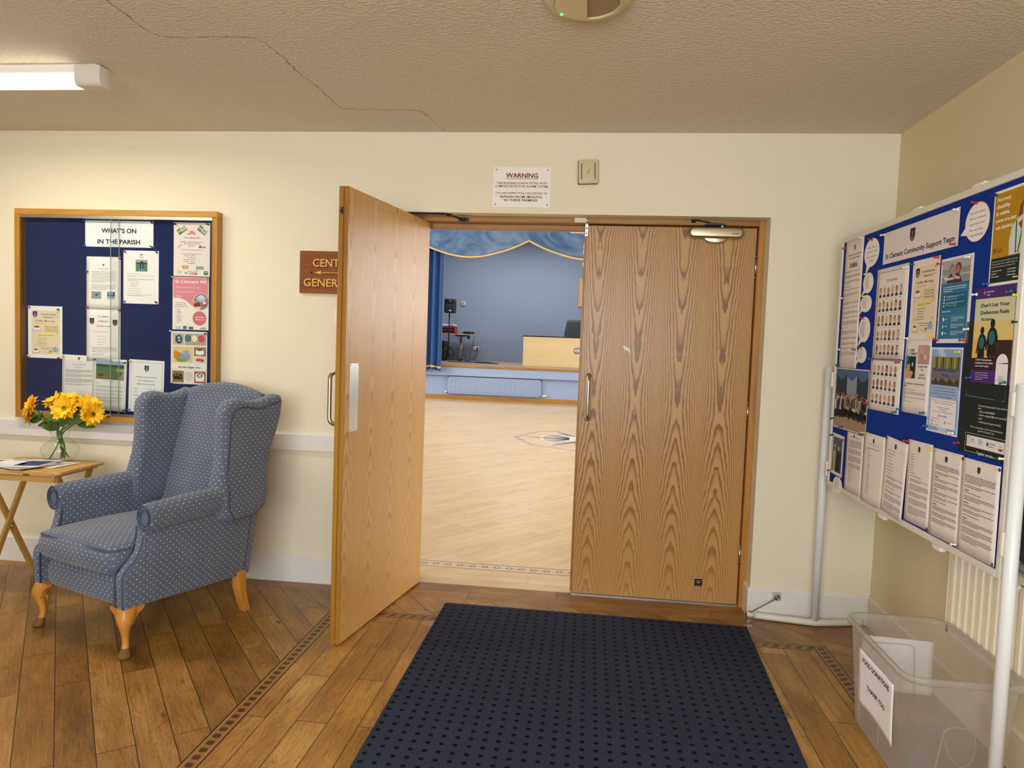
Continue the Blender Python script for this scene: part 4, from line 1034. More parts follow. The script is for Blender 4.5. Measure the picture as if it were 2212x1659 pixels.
# fluorescent batten
BT = empty('batten_light', (-2.2, -.915, H), 0, 'lit white fluorescent batten light on the ceiling', 'ceiling light')
mb = MB(); mb.box(-1.40, -.02, -.034, .034, -.038, -.0005); mb.build('housing', WPL, BT, bevel=.003)
mb = MB(); o = [(-.033, -.038), (-.037, -.055), (-.036, -.075), (-.028, -.086), (.028, -.086), (.036, -.075), (.037, -.055), (.033, -.038)]
mb.prism(o, -1.30, -.115, 'x'); mb.build('diffuser', mat('lit_diffuser', '#FFF6E6', rough=.4, emis='#FFF3DD', es=5.5), BT)
for x0, x1 in ((-.116, 0), (-1.42, -1.299)):
    mb = MB(); o = [(-.038, -.004), (-.041, -.055), (-.038, -.080), (-.026, -.090), (.026, -.090), (.038, -.080), (.041, -.055), (.038, -.004)]
    mb.prism(o, x0, x1, 'x'); mb.build('end_cap', mat('batten_grey', '#D9D3C6', rough=.4), BT, bevel=.006, segs=3)
# round ceiling unit
CU = empty('ceiling_emergency_light', (-.157, -1.457, H), 0, 'round ceiling light with green indicator at the top edge of the view', 'ceiling light')
mb = MB(); mb.lathe([(.104, -.028), (.118, -.030), (.135, -.020), (.143, -.001), (.10, -.001), (.104, -.028)], 64); mb.build('bezel', CRPL, CU)
mb = MB(); mb.prism([(-.105, -.002), (-.105, -.026), (-.09, -.027), (.0, -.031), (.0, -.002)], -.06, .06, 'y'); 
o1 = [( .103*math.cos(PI/2+PI*k/16), .103*math.sin(PI/2+PI*k/16)) for k in range(17)]
mb = MB(); mb.prism(o1, -.034, -.004, 'z'); mb.build('cover', mat('cover_beige', '#D8C49A', rough=.4), CU, bevel=.002)
o2 = [(.103*math.cos(-PI/2+PI*k/16), .103*math.sin(-PI/2+PI*k/16)) for k in range(17)]
mb = MB(); mb.prism(o2, -.022, -.004, 'z'); mb.build('reflector', mat('reflector_brown', '#A08A68', rough=.6), CU)
mb = MB(); mb.lathe([(0, -.038), (.004, -.037), (.0055, -.033)], 12, M=Matrix.Translation((-.083, .052, 0))); mb.build('indicator', mat('green_led', '#30E080', emis='#35F08A', es=4), CU)
# ================================================================== ENTRANCE MAT
mb = MB(); o = [(-.806, -.175), (.741, -.186), (.684, -1.40), (.665, -2.35), (-.818, -2.35), (-.815, -1.63)]
mb.prism(o, .0008, .011, 'z'); thing('entrance_mat', mb, MAT_C, 'large navy entrance mat with small black squares in front of the doors', 'mat', bevel=.004, segs=3)
# cabin hook
ck = empty('cabin_hook', (.924, -.016, .120), 0, 'steel cabin hook hanging from the skirting board by the door', 'hook')
mb = MB(); mb.box(-.0225, .0225, -.003, 0, -.025, .022); mb.build('plate', mat('painted_plate', '#D8D8D6', rough=.3, metal=.4), ck, bevel=.001)
mb = MB(); mb.tube([(.011*math.cos(2*PI*k/16), -.014, .011*math.sin(2*PI*k/16)-.004) for k in range(16)], .0038, 8, closed=True); mb.tube([(0, -.002, .0), (0, -.012, 0)], .004, 8); mb.build('eye', mat('dull_steel', '#8A8780', rough=.3, metal=1), ck)
E0 = Vector((-.004, -.018, -.008)); E1 = Vector((.765-.924, -.150+.016, .052-.120+.02))
mb = MB(); hk = [E0, E1, E1+Vector((-.009, -.002, .007)), E1+Vector((-.019, -.002, .004)), E1+Vector((-.022, -.001, -.010)), E1+Vector((-.014, 0, -.030)), E1+Vector((-.006, .0, -.042)), E1+Vector((-.004, .001, -.052))]
mb.tube([hk[0]]+smooth_path(hk[1:], 5), .0036, 8); mb.build('rod', STEEL, ck)
mb = MB(); mb.lathe([(0, 0), (.023, 0), (.023, .002), (.019, .004), (.010, .006), (0, .006)], 20)
mb.prism([(-.012, .004), (.006, .004), (.012, .014), (.010, .026), (.003, .030), (-.006, .026), (-.010, .014)], -.006, .006, 'y')
fc = thing('floor_catch', mb, STEEL, 'small round steel catch on the floor by the door jamb', 'floor catch', bevel=.001); fc.location = (.757, -.150, 0)

# ================================================================== DISPLAY BOARD STAND
P0 = Vector((1.099, -.081, 0)); UB = Vector((.02326811, -.99972926, 0)); NB = Vector((-.99972926, -.02326811, 0))
BD = empty('display_board', tuple(P0), math.atan2(UB.y, UB.x), 'royal blue felt display board with ivory frame on white tubular posts', 'display board')
STAND = BD
# stand local: x along the board towards the viewer, y = away from the wall... rotate: local +y = (-UB.y, UB.x)
for x in (0.0, 1.535):
    mb = MB(); mb.tube([(x, 0, .03), (x, 0, 1.325)], .019, 16); mb.lathe([(0, 0), (.015, 0), (.019, -.004)], 16, M=Matrix.Translation((x, 0, 1.329)))
    mb.build('post', WMET, STAND)
for x, sg_ in ((0, -1), (1.535, 1)):
    mb = MB(); q = [(x+sg_*.045, -.285, .020), (x+.0, -.03, .020), (x, 0, .020), (x, .03, .020), (x+sg_*.06, .300, .020)]
    mb.tube(smooth_path([(x-abs(sg_)*.045 if x == 0 else x+.045, -.29, .0185), (x, -.03, .0185), (x, .03, .0185), (x-.045 if x == 0 else x+.045, .255, .0185)], 6), .0175, 12)
    mb.build('foot', FRAME_W, STAND)
S0, S1, Z0, Z1 = .092, 1.514, .752, 1.952
def BM(): return MB()
# local y points to the wall side?  local +y = rot90(x)
mb = MB(); mb.box(S0+.02, S1-.02, -.010, .010, Z0+.02, Z1-.02); mb.build('felt_panel', FELT_B, BD)
mb = MB(); fw = .024
mb.box(S0, S0+fw, -.016, .016, Z0, Z1); mb.box(S1-fw, S1, -.016, .016, Z0, Z1); mb.box(S0+fw, S1-fw, -.016, .016, Z0, Z0+fw); mb.box(S0+fw, S1-fw, -.016, .016, Z1-fw, Z1)
mb.build('frame', FRAME_W, BD, bevel=.003)
for s in (.815, 1.232):
    mb = MB(); mb.box(s-.028, s+.028, -.010, .010, Z1, Z1+.006); mb.box(s-.028, s+.028, -.004, .018, Z1+.006, Z1+.012); mb.build('frame_clip', WPL, BD, bevel=.001)
for s in (.71, 1.15):
    mb = MB(); mb.box(s-.028, s+.028, -.014, .010, Z0-.012, Z0-.001); mb.box(s-.022, s+.022, -.012, .006, Z0-.018, Z0-.012); mb.build('frame_clip', WPL, BD, bevel=.001)
for s, zz in ((S0-.003, 1.27), (S0-.003, .83), (S1+.004, 1.27), (S1+.004, .86)):
    mb = MB(); mb.rbox((s, -.006, zz), (.016, .034, .075), .006, 3); mb.build('post_clamp', FRAME_W, BD)

# ================================================================== STORAGE TUB
TBX = empty('storage_tub', (1.0985, -1.252, 0), 0, 'open frosted plastic storage tub for food donations under the display board', 'storage tub')
def rrect(hx, hy, r, z, n=7):
    o = []
    for cx, cy, a0 in ((hx-r, hy-r, 0), (-hx+r, hy-r, PI/2), (-hx+r, -hy+r, PI), (hx-r, -hy+r, 3*PI/2)):
        for k in range(n): a = a0+PI/2*k/(n-1); o.append((cx+r*math.cos(a), cy+r*math.sin(a), z))
    return o
def loft(mb, rings, closed_ends=(False, False)):
    n = len(rings[0]); b = len(mb.v); mb.v += [p for r in rings for p in r]
    for i in range(len(rings)-1):
        for k in range(n): mb.f.append((b+i*n+k, b+i*n+(k+1) % n, b+(i+1)*n+(k+1) % n, b+(i+1)*n+k)); mb.m.append(0); mb.s.append(True)
    if closed_ends[0]: mb.f.append(tuple(b+k for k in reversed(range(n)))); mb.m.append(0); mb.s.append(False)
    if closed_ends[1]: mb.f.append(tuple(b+(len(rings)-1)*n+k for k in range(n))); mb.m.append(0); mb.s.append(False)
hx, hy = .172, .268
mb = MB(); loft(mb, [rrect(.128, .215, .05, .002), rrect(.140, .228, .05, .006), rrect(.147, .236, .05, .022), rrect(hx, hy-.006, .055, .385)], (True, False))
mb.build('body', FROST, TBX)
mb = MB(); loft(mb, [rrect(hx, hy-.006, .055, .385), rrect(hx+.012, hy+.006, .062, .384), rrect(hx+.017, hy+.011, .066, .388), rrect(hx+.017, hy+.011, .066, .402), rrect(hx+.013, hy+.007, .063, .407), rrect(hx+.003, hy-.003, .056, .405), rrect(hx-.002, hy-.008, .054, .396), rrect(hx-.002, hy-.008, .054, .385)])
mb.build('rim', FROST, TBX)
mb = MB()
def wall_pt(side, a, z, off=.001):
    t = (z-.022)/(.385-.022); X_ = .147+(hx-.147)*t; Y_ = .236+(hy-.006-.236)*t
    return {'-x': (-X_-off, a, z), '+x': (X_+off, a, z), '-y': (a, -Y_-off, z), '+y': (a, Y_+off, z)}[side]
def rib(pts, r, n=6): MB().tube(pts, r, n).build('moulded_rib', FROST, TBX)
rib([wall_pt('-y', *p_) for p_ in [(.13, .02), (.115, .23), (.10, .25), (-.035, .25), (-.055, .235), (-.075, .05), (-.085, .02)]], .0022, 6)
rib([wall_pt('-y', *p_) for p_ in [(.035, .235), (.045, .18), (.03, .13), (.005, .12), (-.03, .15), (-.05, .20)]], .0018, 6)
rib([wall_pt('-x', *p_) for p_ in [(.16, .03), (.165, .21)]], .0018, 6); rib([wall_pt('-x', *p_) for p_ in [(.15, .03), (.155, .20)]], .0018, 6); rib([wall_pt('-x', *p_) for p_ in [(-.02, .02), (-.02, .2)]], .0018, 6)
rib([wall_pt('+y', *p_) for p_ in [(-.12, .30), (.06, .30), (.075, .29), (.08, .12), (.095, .09)]], .0018, 6)
for k in range(7): rib([wall_pt('+y', -.04+k*.012, .384), wall_pt('+y', -.04+k*.012, .372)], .0016, 5)
rib([wall_pt('+y', -.07, .384), wall_pt('+y', -.07, .345)], .0018, 5); rib([wall_pt('+y', .055, .384), wall_pt('+y', .055, .345)], .0018, 5)

# ================================================================== NOTICE CABINET
NC = empty('notice_cabinet', (-2.7765, 0, .862), 0, 'oak framed glass notice cabinet with navy felt back on the left wall', 'notice cabinet')
def ncb(name, m, boxes, parent=NC, **kw):
    mb = MB()
    for b in boxes: mb.box(b[0]+2.7765, b[1]+2.7765, b[2], b[3], b[4]-.862, b[5]-.862)
    return mb.build(name, m, parent, **kw)
CX_0, CX_1, CZ0, CZ1 = -3.386, -2.168, .862, 2.055
for z0, z1 in ((CZ0, CZ0+.030), (CZ1-.034, CZ1)): ncb('frame_rail', CAB_X, [(CX_0, CX_1, -.060, -.001, z0, z1)], bevel=.003)
for x0, x1 in ((CX_0, CX_0+.030), (CX_1-.028, CX_1)): ncb('frame_stile', CAB_Z, [(x0, x1, -.060, -.001, CZ0+.030, CZ1-.034)], bevel=.003)
for x0, x1 in ((CX_0+.030, CX_0+.038), (CX_1-.036, CX_1-.028)): ncb('glass_channel', grain('dark_channel', '#5A3A1A', '#74501F', 'z'), [(x0, x1, -.055, -.020, CZ0+.030, CZ1-.034)])
ncb('felt_back', FELT_N, [(CX_0+.031, CX_1-.029, -.019, -.002, CZ0+.031, CZ1-.035)])
ncb('top_track', ALU, [(CX_0+.031, CX_1-.029, -.0585, -.034, CZ1-.050, CZ1-.034)])
ncb('bottom_track', ALU, [(CX_0+.031, CX_1-.029, -.0585, -.034, CZ0+.030, CZ0+.044)])
for x0, x1, y0 in ((CX_0+.034, -2.757, -.043), (-2.802, CX_1-.032, -.051)):
    g = ncb('glass_pane', GLASS, [(x0, x1, y0-.002, y0+.002, CZ0+.040, CZ1-.040)])
    xe = x1 if x0 < -3 else x0
    ncb('glass_edge', GEDGE, [(xe-.0012, xe+.0012, y0-.0021, y0+.0021, CZ0+.044, CZ1-.05)], g)
mb = MB(); mb.lathe([(0, .020), (.007, .018), (.008, .0), (.011, .0), (.011, -.004)], 16, M=Matrix.Translation((-2.815+2.7765, -.056, .035)) @ Matrix.Rotation(PI/2, 4, 'X')); mb.box(-.062, -.020, -.062, -.054, .026, .046)
mb.build('lock', CHROME, NC, bevel=.001)

# ================================================================== PINNED PAPERS
PLANES = {'L': lambda s, z, off: (Vector((s, -.0195-off, z)), Vector((1, 0, 0)), Vector((0, -1, 0))),
          'R': lambda s, z, off: (P0+UB*s+NB*(.0105+off)+Vector((0, 0, z)), UB, NB)}
PINCOL = dict(red='#C3203A', blue='#1B56B0', navy='#12296A', green='#0B6B57', yellow='#E2CF3A', white='#EFECEC', black='#1A1A1A')
PIN_ME = {}
def pin_mesh(kind):
    if kind in PIN_ME: return PIN_ME[kind]
    if kind == 'brass': mb = MB().lathe([(0, .0), (.0055, 0), (.0050, .0016), (.0028, .0028), (0, .0032)], 14); m = BRASSD
    else:
        mb = MB().lathe([(0, 0), (.0052, 0), (.0054, .0014), (.0030, .0028), (.0026, .010), (.0034, .0125), (.0046, .0142), (.0044, .0165), (0, .0172)], 14); m = mat('pin_'+kind, PINCOL[kind], rough=.3)
    o = mb.build('push_pin', m); PIN_ME[kind] = o.data; bpy.data.objects.remove(o); return PIN_ME[kind]
CORN = {'top left': (.05, .03), 'top right': (.95, .03), 'bottom left': (.05, .97), 'bottom right': (.95, .97), 'top': (.5, .03), 'left edge': (.02, .5), 'bottom': (.5, .97)}
class Sheet:
    def __init__(s, name, label, cat, board, s0, z1, W, H, bgc='#ECE8E2', layer=0, rot=0, curl=.0, group=None, short=None, shape=None):
        s.board, s.s0, s.z1, s.W, s.H, s.layer, s.short = board, s0, z1, W, H, layer, short
        p, u, n = PLANES[board](s0, z1, .0008+.0010*layer)
        R = Matrix((u, Vector((0, 0, 1)), n)).transposed().to_4x4()
        s.M = Matrix.Translation(p) @ R @ Matrix.Rotation(math.radians(rot), 4, 'Z')
        s.curl = curl; s.parts = []; s.cur = None; s.lay = 1
        mb = MB()
        if shape is None:
            nx, ny = 8, 8
            g = [(W*i/nx, -H*j/ny) for j in range(ny+1) for i in range(nx+1)]; N = len(g)
            v = [(x, y, s.cz(x, y)) for x, y in g]+[(x, y, s.cz(x, y)-.00035) for x, y in g]; f = []
            for j in range(ny):
                for i in range(nx):
                    a = j*(nx+1)+i; f.append((a, a+nx+1, a+nx+2, a+1)); f.append((N+a, N+a+1, N+a+nx+2, N+a+nx+1))
            b_ = [i for i in range(nx+1)]+[j*(nx+1)+nx for j in range(1, ny+1)]+[ny*(nx+1)+i for i in range(nx-1, -1, -1)]+[j*(nx+1) for j in range(ny-1, 0, -1)]
            for k in range(len(b_)): a, c = b_[k], b_[(k+1) % len(b_)]; f.append((a, c, N+c, N+a))
            mb.add(v, f, 0, curl > 0)
        else:
            mb.prism([(x*W, -y*H) for x, y in shape], -.00035, 0, 'z')
        s.root = tag(mb.build(name, ink(bgc)), label, cat, group); s.root.matrix_world = s.M
    def cz(s, x, y):
        k = s.curl
        if not k: return 0
        u, v = x/s.W, -y/s.H
        return k*(math.sin(u*PI)*.5*(.4+v)+.9*max(0, v-.55)**2*(1-.5*u))
    def part(s, name): s.cur = {}; s.parts.append((name, s.cur)); return s
    def put(s, pts, faces, c, up=0):
        if s.cur is None: s.part('lettering')
        mb = s.cur.setdefault(c, MB()); z = .00018*s.lay+up
        mb.add([(x, y, s.cz(x, y)+z) for x, y in pts], faces)
    def poly(s, pts, c): s.put([(x*s.W, -y*s.H) for x, y in pts], [tuple(range(len(pts)))], c); s.lay += .35; return s
    def rect(s, x0, y0, x1, y1, c):
        n = 1 if not s.curl else 6; n2 = n
        pts = [(s.W*(x0+(x1-x0)*i/n), -s.H*(y0+(y1-y0)*j/n2)) for j in range(n2+1) for i in range(n+1)]
        s.put(pts, [(j*(n+1)+i, (j+1)*(n+1)+i, (j+1)*(n+1)+i+1, j*(n+1)+i+1) for j in range(n2) for i in range(n)], c); s.lay += .35; return s
    def ell(s, cx, cy, rx, ry, c, n=20, a0=0, a1=2*PI):
        return s.poly([(cx+rx*math.cos(a0+(a1-a0)*k/n), cy+ry*math.sin(a0+(a1-a0)*k/n)) for k in range(n)][::-1], c)
    def line(s, x0, y0, x1, y1, w, c):
        X0, Y0, X1, Y1 = x0*s.W, -y0*s.H, x1*s.W, -y1*s.H; l = math.hypot(X1-X0, Y1-Y0) or 1; nx, ny = -(Y1-Y0)/l*w/2, (X1-X0)/l*w/2; k = 6 if s.curl else 1
        for i in range(k):
            a, b = i/k, (i+1)/k; f = lambda t, sg: (X0+(X1-X0)*t+sg*nx, Y0+(Y1-Y0)*t+sg*ny)
            s.put([f(a, -1), f(b, -1), f(b, 1), f(a, 1)], [(0, 1, 2, 3)], c)
        return s
    def frame(s, x0, y0, x1, y1, w, c):
        for a in ((x0, y0, x1, y0), (x1, y0, x1, y1), (x1, y1, x0, y1), (x0, y1, x0, y0)): s.line(*a, w, c)
        return s
    def text(s, body, x, y, h, c, w=None, al='c', bold=.012, shear=0, rot=0):
        """x,y baseline (fractions); h cap height in metres; w width in metres"""
        vs_, fs, wd = text_geo(body, bold, shear); k = h/.73; kx = k if w is None else w/max(wd, 1e-6)
        ox = {'l': 0, 'c': -wd*kx/2, 'r': -wd*kx}[al]; ca, sa = math.cos(rot), math.sin(rot)
        P = []
        for a, b in vs_:
            a, b = a*kx+ox, b*k; P.append((x*s.W+a*ca-b*sa, -y*s.H+a*sa+b*ca))
        s.put(P, fs, c); return s
    def para(s, x0, y0, x1, n, dy, c='#55524E', h=.0013, seed=1, last=.6, al='l', words=True):
        """illegibly small print: word-shaped strokes"""
        r = random.Random(seed); keep = s.cur
        if not hasattr(s, 'fine') or (keep is not None and keep is not s.fine and s.parts[-1][1] is keep and s.parts[-1][0] == 'name_print'): s.fine = {}; s.parts.append(('fine_print', s.fine))
        s.cur = s.fine; s.lay = max(s.lay, 1)
        for i in range(n):
            full = 1 if i < n-1 else last
            if al == 'c': full *= r.uniform(.8, 1); a = (x0+x1)/2-(x1-x0)*full/2; e = a+(x1-x0)*full
            else: a, e = x0, x0+(x1-x0)*full*(1 if i == n-1 else r.uniform(.95, 1))
            x = a
            while x < e:
                wl = min(e-x, r.uniform(.012, .05)*.21/s.W)
                X, Y = x*s.W, -(y0+i*dy)*s.H; s.put([(X, Y-h/2), (X+wl*s.W, Y-h/2), (X+wl*s.W, Y+h/2), (X, Y+h/2)], [(0, 1, 2, 3)], c)
                x += wl+.008*.21/s.W
        s.cur = keep; return s
    def shield(s, x, y, h, c='#16264F', c2='#D9C6A0'):
        keep = s.cur; s.part('crest'); k = h/s.H; kw = h*.78/s.W
        s.poly([(x-kw/2, y-k/2), (x-kw/2, y+k*.12), (x-kw*.36, y+k*.32), (x, y+k/2), (x+kw*.36, y+k*.32), (x+kw/2, y+k*.12), (x+kw/2, y-k/2)], c)
        if h > .006:
            s.line(x, y-k*.30, x, y+k*.34, h*.07, c2); s.line(x-kw*.2, y-k*.18, x+kw*.2, y-k*.18, h*.06, c2)
            for sg in (-1, 1): s.line(x, y+k*.34, x+sg*kw*.24, y+k*.2, h*.07, c2); s.line(x+sg*kw*.24, y+k*.2, x+sg*kw*.28, y+k*.04, h*.06, c2)
        s.cur = keep; return s
    def done(s, pins=()):
        for name, d in s.parts:
            if not d: continue
            cols = list(d); mb = MB()
            for i, c in enumerate(cols): m = d[c]; mb.add(m.v, m.f, i)
            mb.build(name, [ink(c) for c in cols], s.root)
        for pin in pins:
            col, pos = pin[0], pin[1]; fx, fy = CORN[pos] if isinstance(pos, str) else pos
            wd = pin[2] if len(pin) > 2 else pos
            o = bpy.data.objects.new('push_pin' if col != 'brass' else 'drawing_pin', pin_mesh(col)); COL.objects.link(o)
            x, y = fx*s.W, -fy*s.H; r_ = random.Random(hash((round(fx, 3), round(fy, 3), len(s.short))) % 999)
            o.matrix_world = s.M @ Matrix.Translation((x, y, s.cz(x, y)+.0012)) @ Matrix.Rotation(r_.uniform(-.25, .25), 4, 'X') @ Matrix.Rotation(r_.uniform(-.25, .25), 4, 'Y')
            tag(o, '%s %s at the %s of the %s' % (col if col != 'brass' else 'dark brass', 'push pin' if col != 'brass' else 'drawing pin', wd if ('corner' in wd or 'edge' in wd or 'end' in wd) else wd+' corner', s.short),
                'pin', 'pins on the display board' if s.board == 'R' else 'pins in the notice cabinet')
        return s
DK = '#2A2826'; NV = '#1B2A55'
TL, TR, BL, BR = 'top left', 'top right', 'bottom left', 'bottom right'
def A4(name, label, board, s0, z1, short, W=.2085, H=.298, cat='notice', **kw):
    return Sheet(name, label, cat, board, s0, z1, W, H, short=short, group='papers on the display board' if board == 'R' else 'papers in the notice cabinet', **kw)
def cup(S, x, y, r, c='#EFE6D2'):
    k = S.W/S.H
    S.ell(x, y+r*.75*k, r*1.35, r*.4*k, '#7E9BB4'); S.ell(x, y+r*.70*k, r*1.2, r*.32*k, '#E9E0CC'); S.poly([(x-r, y), (x-r*.8, y+r*.7*k), (x+r*.8, y+r*.7*k), (x+r, y)], c); S.ell(x, y, r, r*.38*k, '#F4ECDC'); S.ell(x, y, r*.82, r*.28*k, '#9A5A2C')
    S.line(x+r, y+r*.15*k, x+r*1.4, y+r*.25*k, .0012, '#C9BBA0'); return S
def coffee(S):
    S.part('poster_print').rect(.10, .085, .93, .93, '#E3D3B6')
    S.part('lettering').shield(.205, .165, .036).text('Community', .60, .170, .0082, '#1D3A66', .096, bold=.02).text('Support', .60, .222, .0080, '#1D3A66', .066, bold=.02)
    S.text('Coffee Morning', .50, .300, .0100, '#8A3E20', .126, bold=.015, shear=.3).para(.22, .335, .80, 1, .02, '#6B4A38', .0016)
    S.rect(.46, .37, .88, .50, '#D8C39C').text('Thursday 21 May', .68, .408, .0042, '#3A3028', .066, bold=.01).text('10:00am - 12:00pm', .68, .445, .0042, '#3A3028', .066, bold=.01).text('St Clements Parish Hall', .68, .482, .0042, '#3A3028', .070, bold=.01)
    S.poly([(.26, .535), (.78, .525), (.80, .575), (.28, .585)], '#E6D96A').text('Everyone welcome', .53, .568, .0046, '#4A3A18', .088, rot=.03)
    for i in range(5): S.ell(.30, .618+i*.033, .010, .007, '#4A3A30', 8).para(.33, .618+i*.033, .74-.05*(i % 3), 1, .02, '#5A4636', .0018, seed=i)
    S.para(.30, .80, .75, 2, .028, '#5A4636', .0018, al='c')
    S.part('cup_drawing'); cup(S, .255, .40, .105); S.part('cup_drawing'); cup(S, .23, .84, .085); S.part('teapot_drawing').ell(.80, .835, .085, .045, '#93AEC4').poly([(.72, .83), (.66, .80), (.67, .79), (.73, .81)], '#93AEC4').ell(.80, .79, .03, .012, '#6F8FA8').ell(.66, .87, .05, .018, '#B98A50')
    for x, y in ((.86, .12), (.84, .2), (.16, .52), (.84, .53), (.88, .5), (.22, .75), (.62, .90), (.86, .74), (.5, .88)): S.ell(x, y, .014, .009, '#B8643C', 6)
    return S

# ---- left cabinet
S = Sheet('cabinet_title', "white title sheet reading WHAT'S ON IN THE PARISH in the notice cabinet", 'notice', 'L', -2.980, 2.000, .413, .147, '#EEEFEC', short='cabinet title sheet', group='papers in the notice cabinet')
S.text("WHAT\u2019S ON", .495, .46, .0255, '#22294A', .211, bold=.032).text('IN THE PARISH', .495, .88, .0255, '#22294A', .259, bold=.032).done([('blue', (-.01, .02), 'top left'), ('navy', (.985, .06), 'top right'), ('blue', (.0, .97), 'bottom left'), ('navy', (.985, .97), 'bottom right')])
S = A4('petanque_notice', 'white petanque notice with two small photos below the cabinet title', 'L', -2.972, 1.797, 'petanque notice', curl=.004)
S.shield(.5, .16, .013, '#2B2E3A').text("St Clement's Petanque", .5, .235, .0046, DK, .068).para(.15, .285, .88, 8, .0285, '#6A6866', .0022, 2).para(.15, .535, .88, 4, .0285, '#6A6866', .0022, 3)
S.part('boules_photo').rect(.15, .66, .44, .80, '#8E9E90').ell(.30, .725, .035, .022, '#2F5878').ell(.34, .71, .03, .02, '#4A7898').rect(.20, .745, .36, .75, '#5F6E60')
S.part('players_photo').rect(.62, .665, .84, .75, '#35566E').rect(.62, .75, .84, .80, '#A9AFA6').ell(.68, .70, .02, .03, '#9DB7C6').ell(.76, .70, .02, .03, '#93A9B8').done([('navy', (.04, .29), 'left edge'), ('navy', (.985, .03), 'top right')])
S = A4('support_team_notice', 'white St Clement community support team notice with two shields', 'L', -2.971, 1.500, 'two-shield support notice', curl=.003, layer=1)
for i, t in enumerate(('ST CLEMENT', 'COMMUNITY', 'SUPPORT TEAM')): S.text(t, .50, .15+i*.092, .0058, '#2A2826', (.070, .070, .082)[i], bold=.03)
S.shield(.16, .235, .036, '#2A2F4A', '#C07A60').shield(.84, .255, .036, '#2A2F4A', '#C07A60').text('Do you have difficulties with:-', .42, .435, .0042, '#8A4A48', .10, bold=.01)
for i in range(4): S.para(.32, .515+i*.055, .74-.1*(i == 3), 1, .02, '#9A7C78', .0020, seed=i)
S.para(.17, .735, .90, 4, .028, '#6A6866', .0022, 5).para(.17, .865, .75, 1, .03, '#6A6866', .0024, 6).para(.28, .95, .80, 1, .03, '#6A6866', .0024, 7).done([('red', (.05, -.02), 'top left'), ('red', (.985, .01), 'top right')])
S = A4('counselling_notice', 'white notice with photo of a woman in a blue coat', 'L', -2.7465, 1.836, 'woman-in-blue notice', W=.213)
S.part('photo').rect(.35, .17, .68, .39, '#8FA2AE').rect(.35, .24, .68, .39, '#5F7C48').rect(.35, .22, .68, .25, '#3E4E3A').ell(.52, .24, .05, .045, '#4A3530').poly([(.43, .39), (.45, .28), (.52, .25), (.58, .28), (.61, .39)], '#4F86C8').rect(.47, .25, .50, .34, '#2A2020').rect(.54, .25, .57, .34, '#2A2020')
S.part('lettering').ell(.51, .085, .045, .022, '#33607A', 16, PI, 2*PI).text('The Willow', .51, .125, .0045, '#445566', .024).text('Counselling', .51, .145, .003, '#667788', .026)
S.para(.12, .435, .78, 1, .02, '#8A8886', .0016, 1).para(.12, .475, .88, 2, .018, '#8A8886', .0016, 2, .3).para(.12, .53, .90, 3, .018, '#8A8886', .0016, 3, .4)
for i in range(4): S.para(.19, .60+i*.024, .46, 1, .02, '#8A8886', .0016, i+9, 1-.1*i)
for y in (.715, .76, .80): S.para(.12, y, .74, 1, .02, '#8A8886', .0016, int(y*99))
S.para(.12, .835, .88, 2, .018, '#8A8886', .0016, 4).done([('red', TL), ('green', TR), ('navy', BL), ('navy', BR)])
S = A4('greve_wi_notice', 'pale pink meeting notice with two green logos, top right in the cabinet', 'L', -2.445, 1.998, 'green-logo meeting notice', W=.215, bgc='#E9DCD4')
for cx, an in ((.215, .62), (.80, -.62)):
    S.part('wi_logo'); ca, sa = math.cos(an), math.sin(an)
    def Q(a, b): return (cx+(a*ca-b*sa)*.030/.215, .13-(a*sa+b*ca)*.030/.298)
    S.poly([Q(-.95, -.65), Q(.95, -.65), Q(.95, -.45), Q(-.95, -.45)], '#4D7A3E').poly([Q(-.95, -.45), Q(-.15, -.45), Q(-.15, .45), Q(-.95, .45)], '#6E8F50')
    S.text('the', cx+(-.55*ca+.2*sa)*.14, .13-(-.55*sa-.2*ca)*.10, .0105, '#F0EDE4', .022, rot=an); S.text('WI', cx+(.42*ca+.4*sa)*.14, .13-(.42*sa-.4*ca)*.10, .022, '#3F6A34', .030, rot=an, bold=.01)
S.part('teapot_drawing').ell(.50, .185, .055, .035, '#E08A86').poly([(.45, .18), (.40, .15), (.41, .145), (.46, .17)], '#E08A86').ell(.42, .21, .05, .008, '#6B5A48').ell(.57, .205, .03, .02, '#D87A78')
S.part('lettering').text("Greve d'Azette WI", .50, .292, .0070, '#4A4440', .090, shear=.25, bold=.02).text('Meetings: 1st Monday of the month', .50, .366, .0052, '#5A544E', .130).text('@ St Clements Parish Hall', .51, .402, .0052, '#5A544E', .098).text('@ 1.30pm', .50, .438, .0052, '#5A544E', .040)
S.text('Feel free to come and join us', .50, .516, .0056, '#6A645E', .128, shear=.3, bold=.004)
for i, (t, w_) in enumerate((('For information please contact', .118), ('President: ', .09), ('Tel: 735575', .044), ('Email: ', .108), ('Secretary: ', .09), ('Tel: 888542', .044))): S.text(t if i in (0, 2, 5) else t.split(':')[0]+':', .49 if i in (0, 2, 5) else .36, .588+i*.036, .0046, '#5A544E', w_ if i in (0, 2, 5) else w_*.33); (S.para(.47, .588+i*.036-.006, .70, 1, .02, '#7A746E', .0024, seed=i) if i not in (0, 2, 5) else None)
S.part('craft_pictures').poly([(.10, .44), (.22, .39), (.25, .43), (.13, .49)], '#C9C9AE').ell(.74, .45, .05, .022, '#4A7F88').ell(.84, .455, .04, .018, '#C97A58').rect(.23, .80, .42, .86, '#C9A860').rect(.62, .81, .83, .87, '#8FA880').line(.14, .85, .12, .93, .001, DK).line(.22, .90, .12, .95, .001, DK).line(.14, .91, .22, .95, .001, DK)
S.part('flower_border')
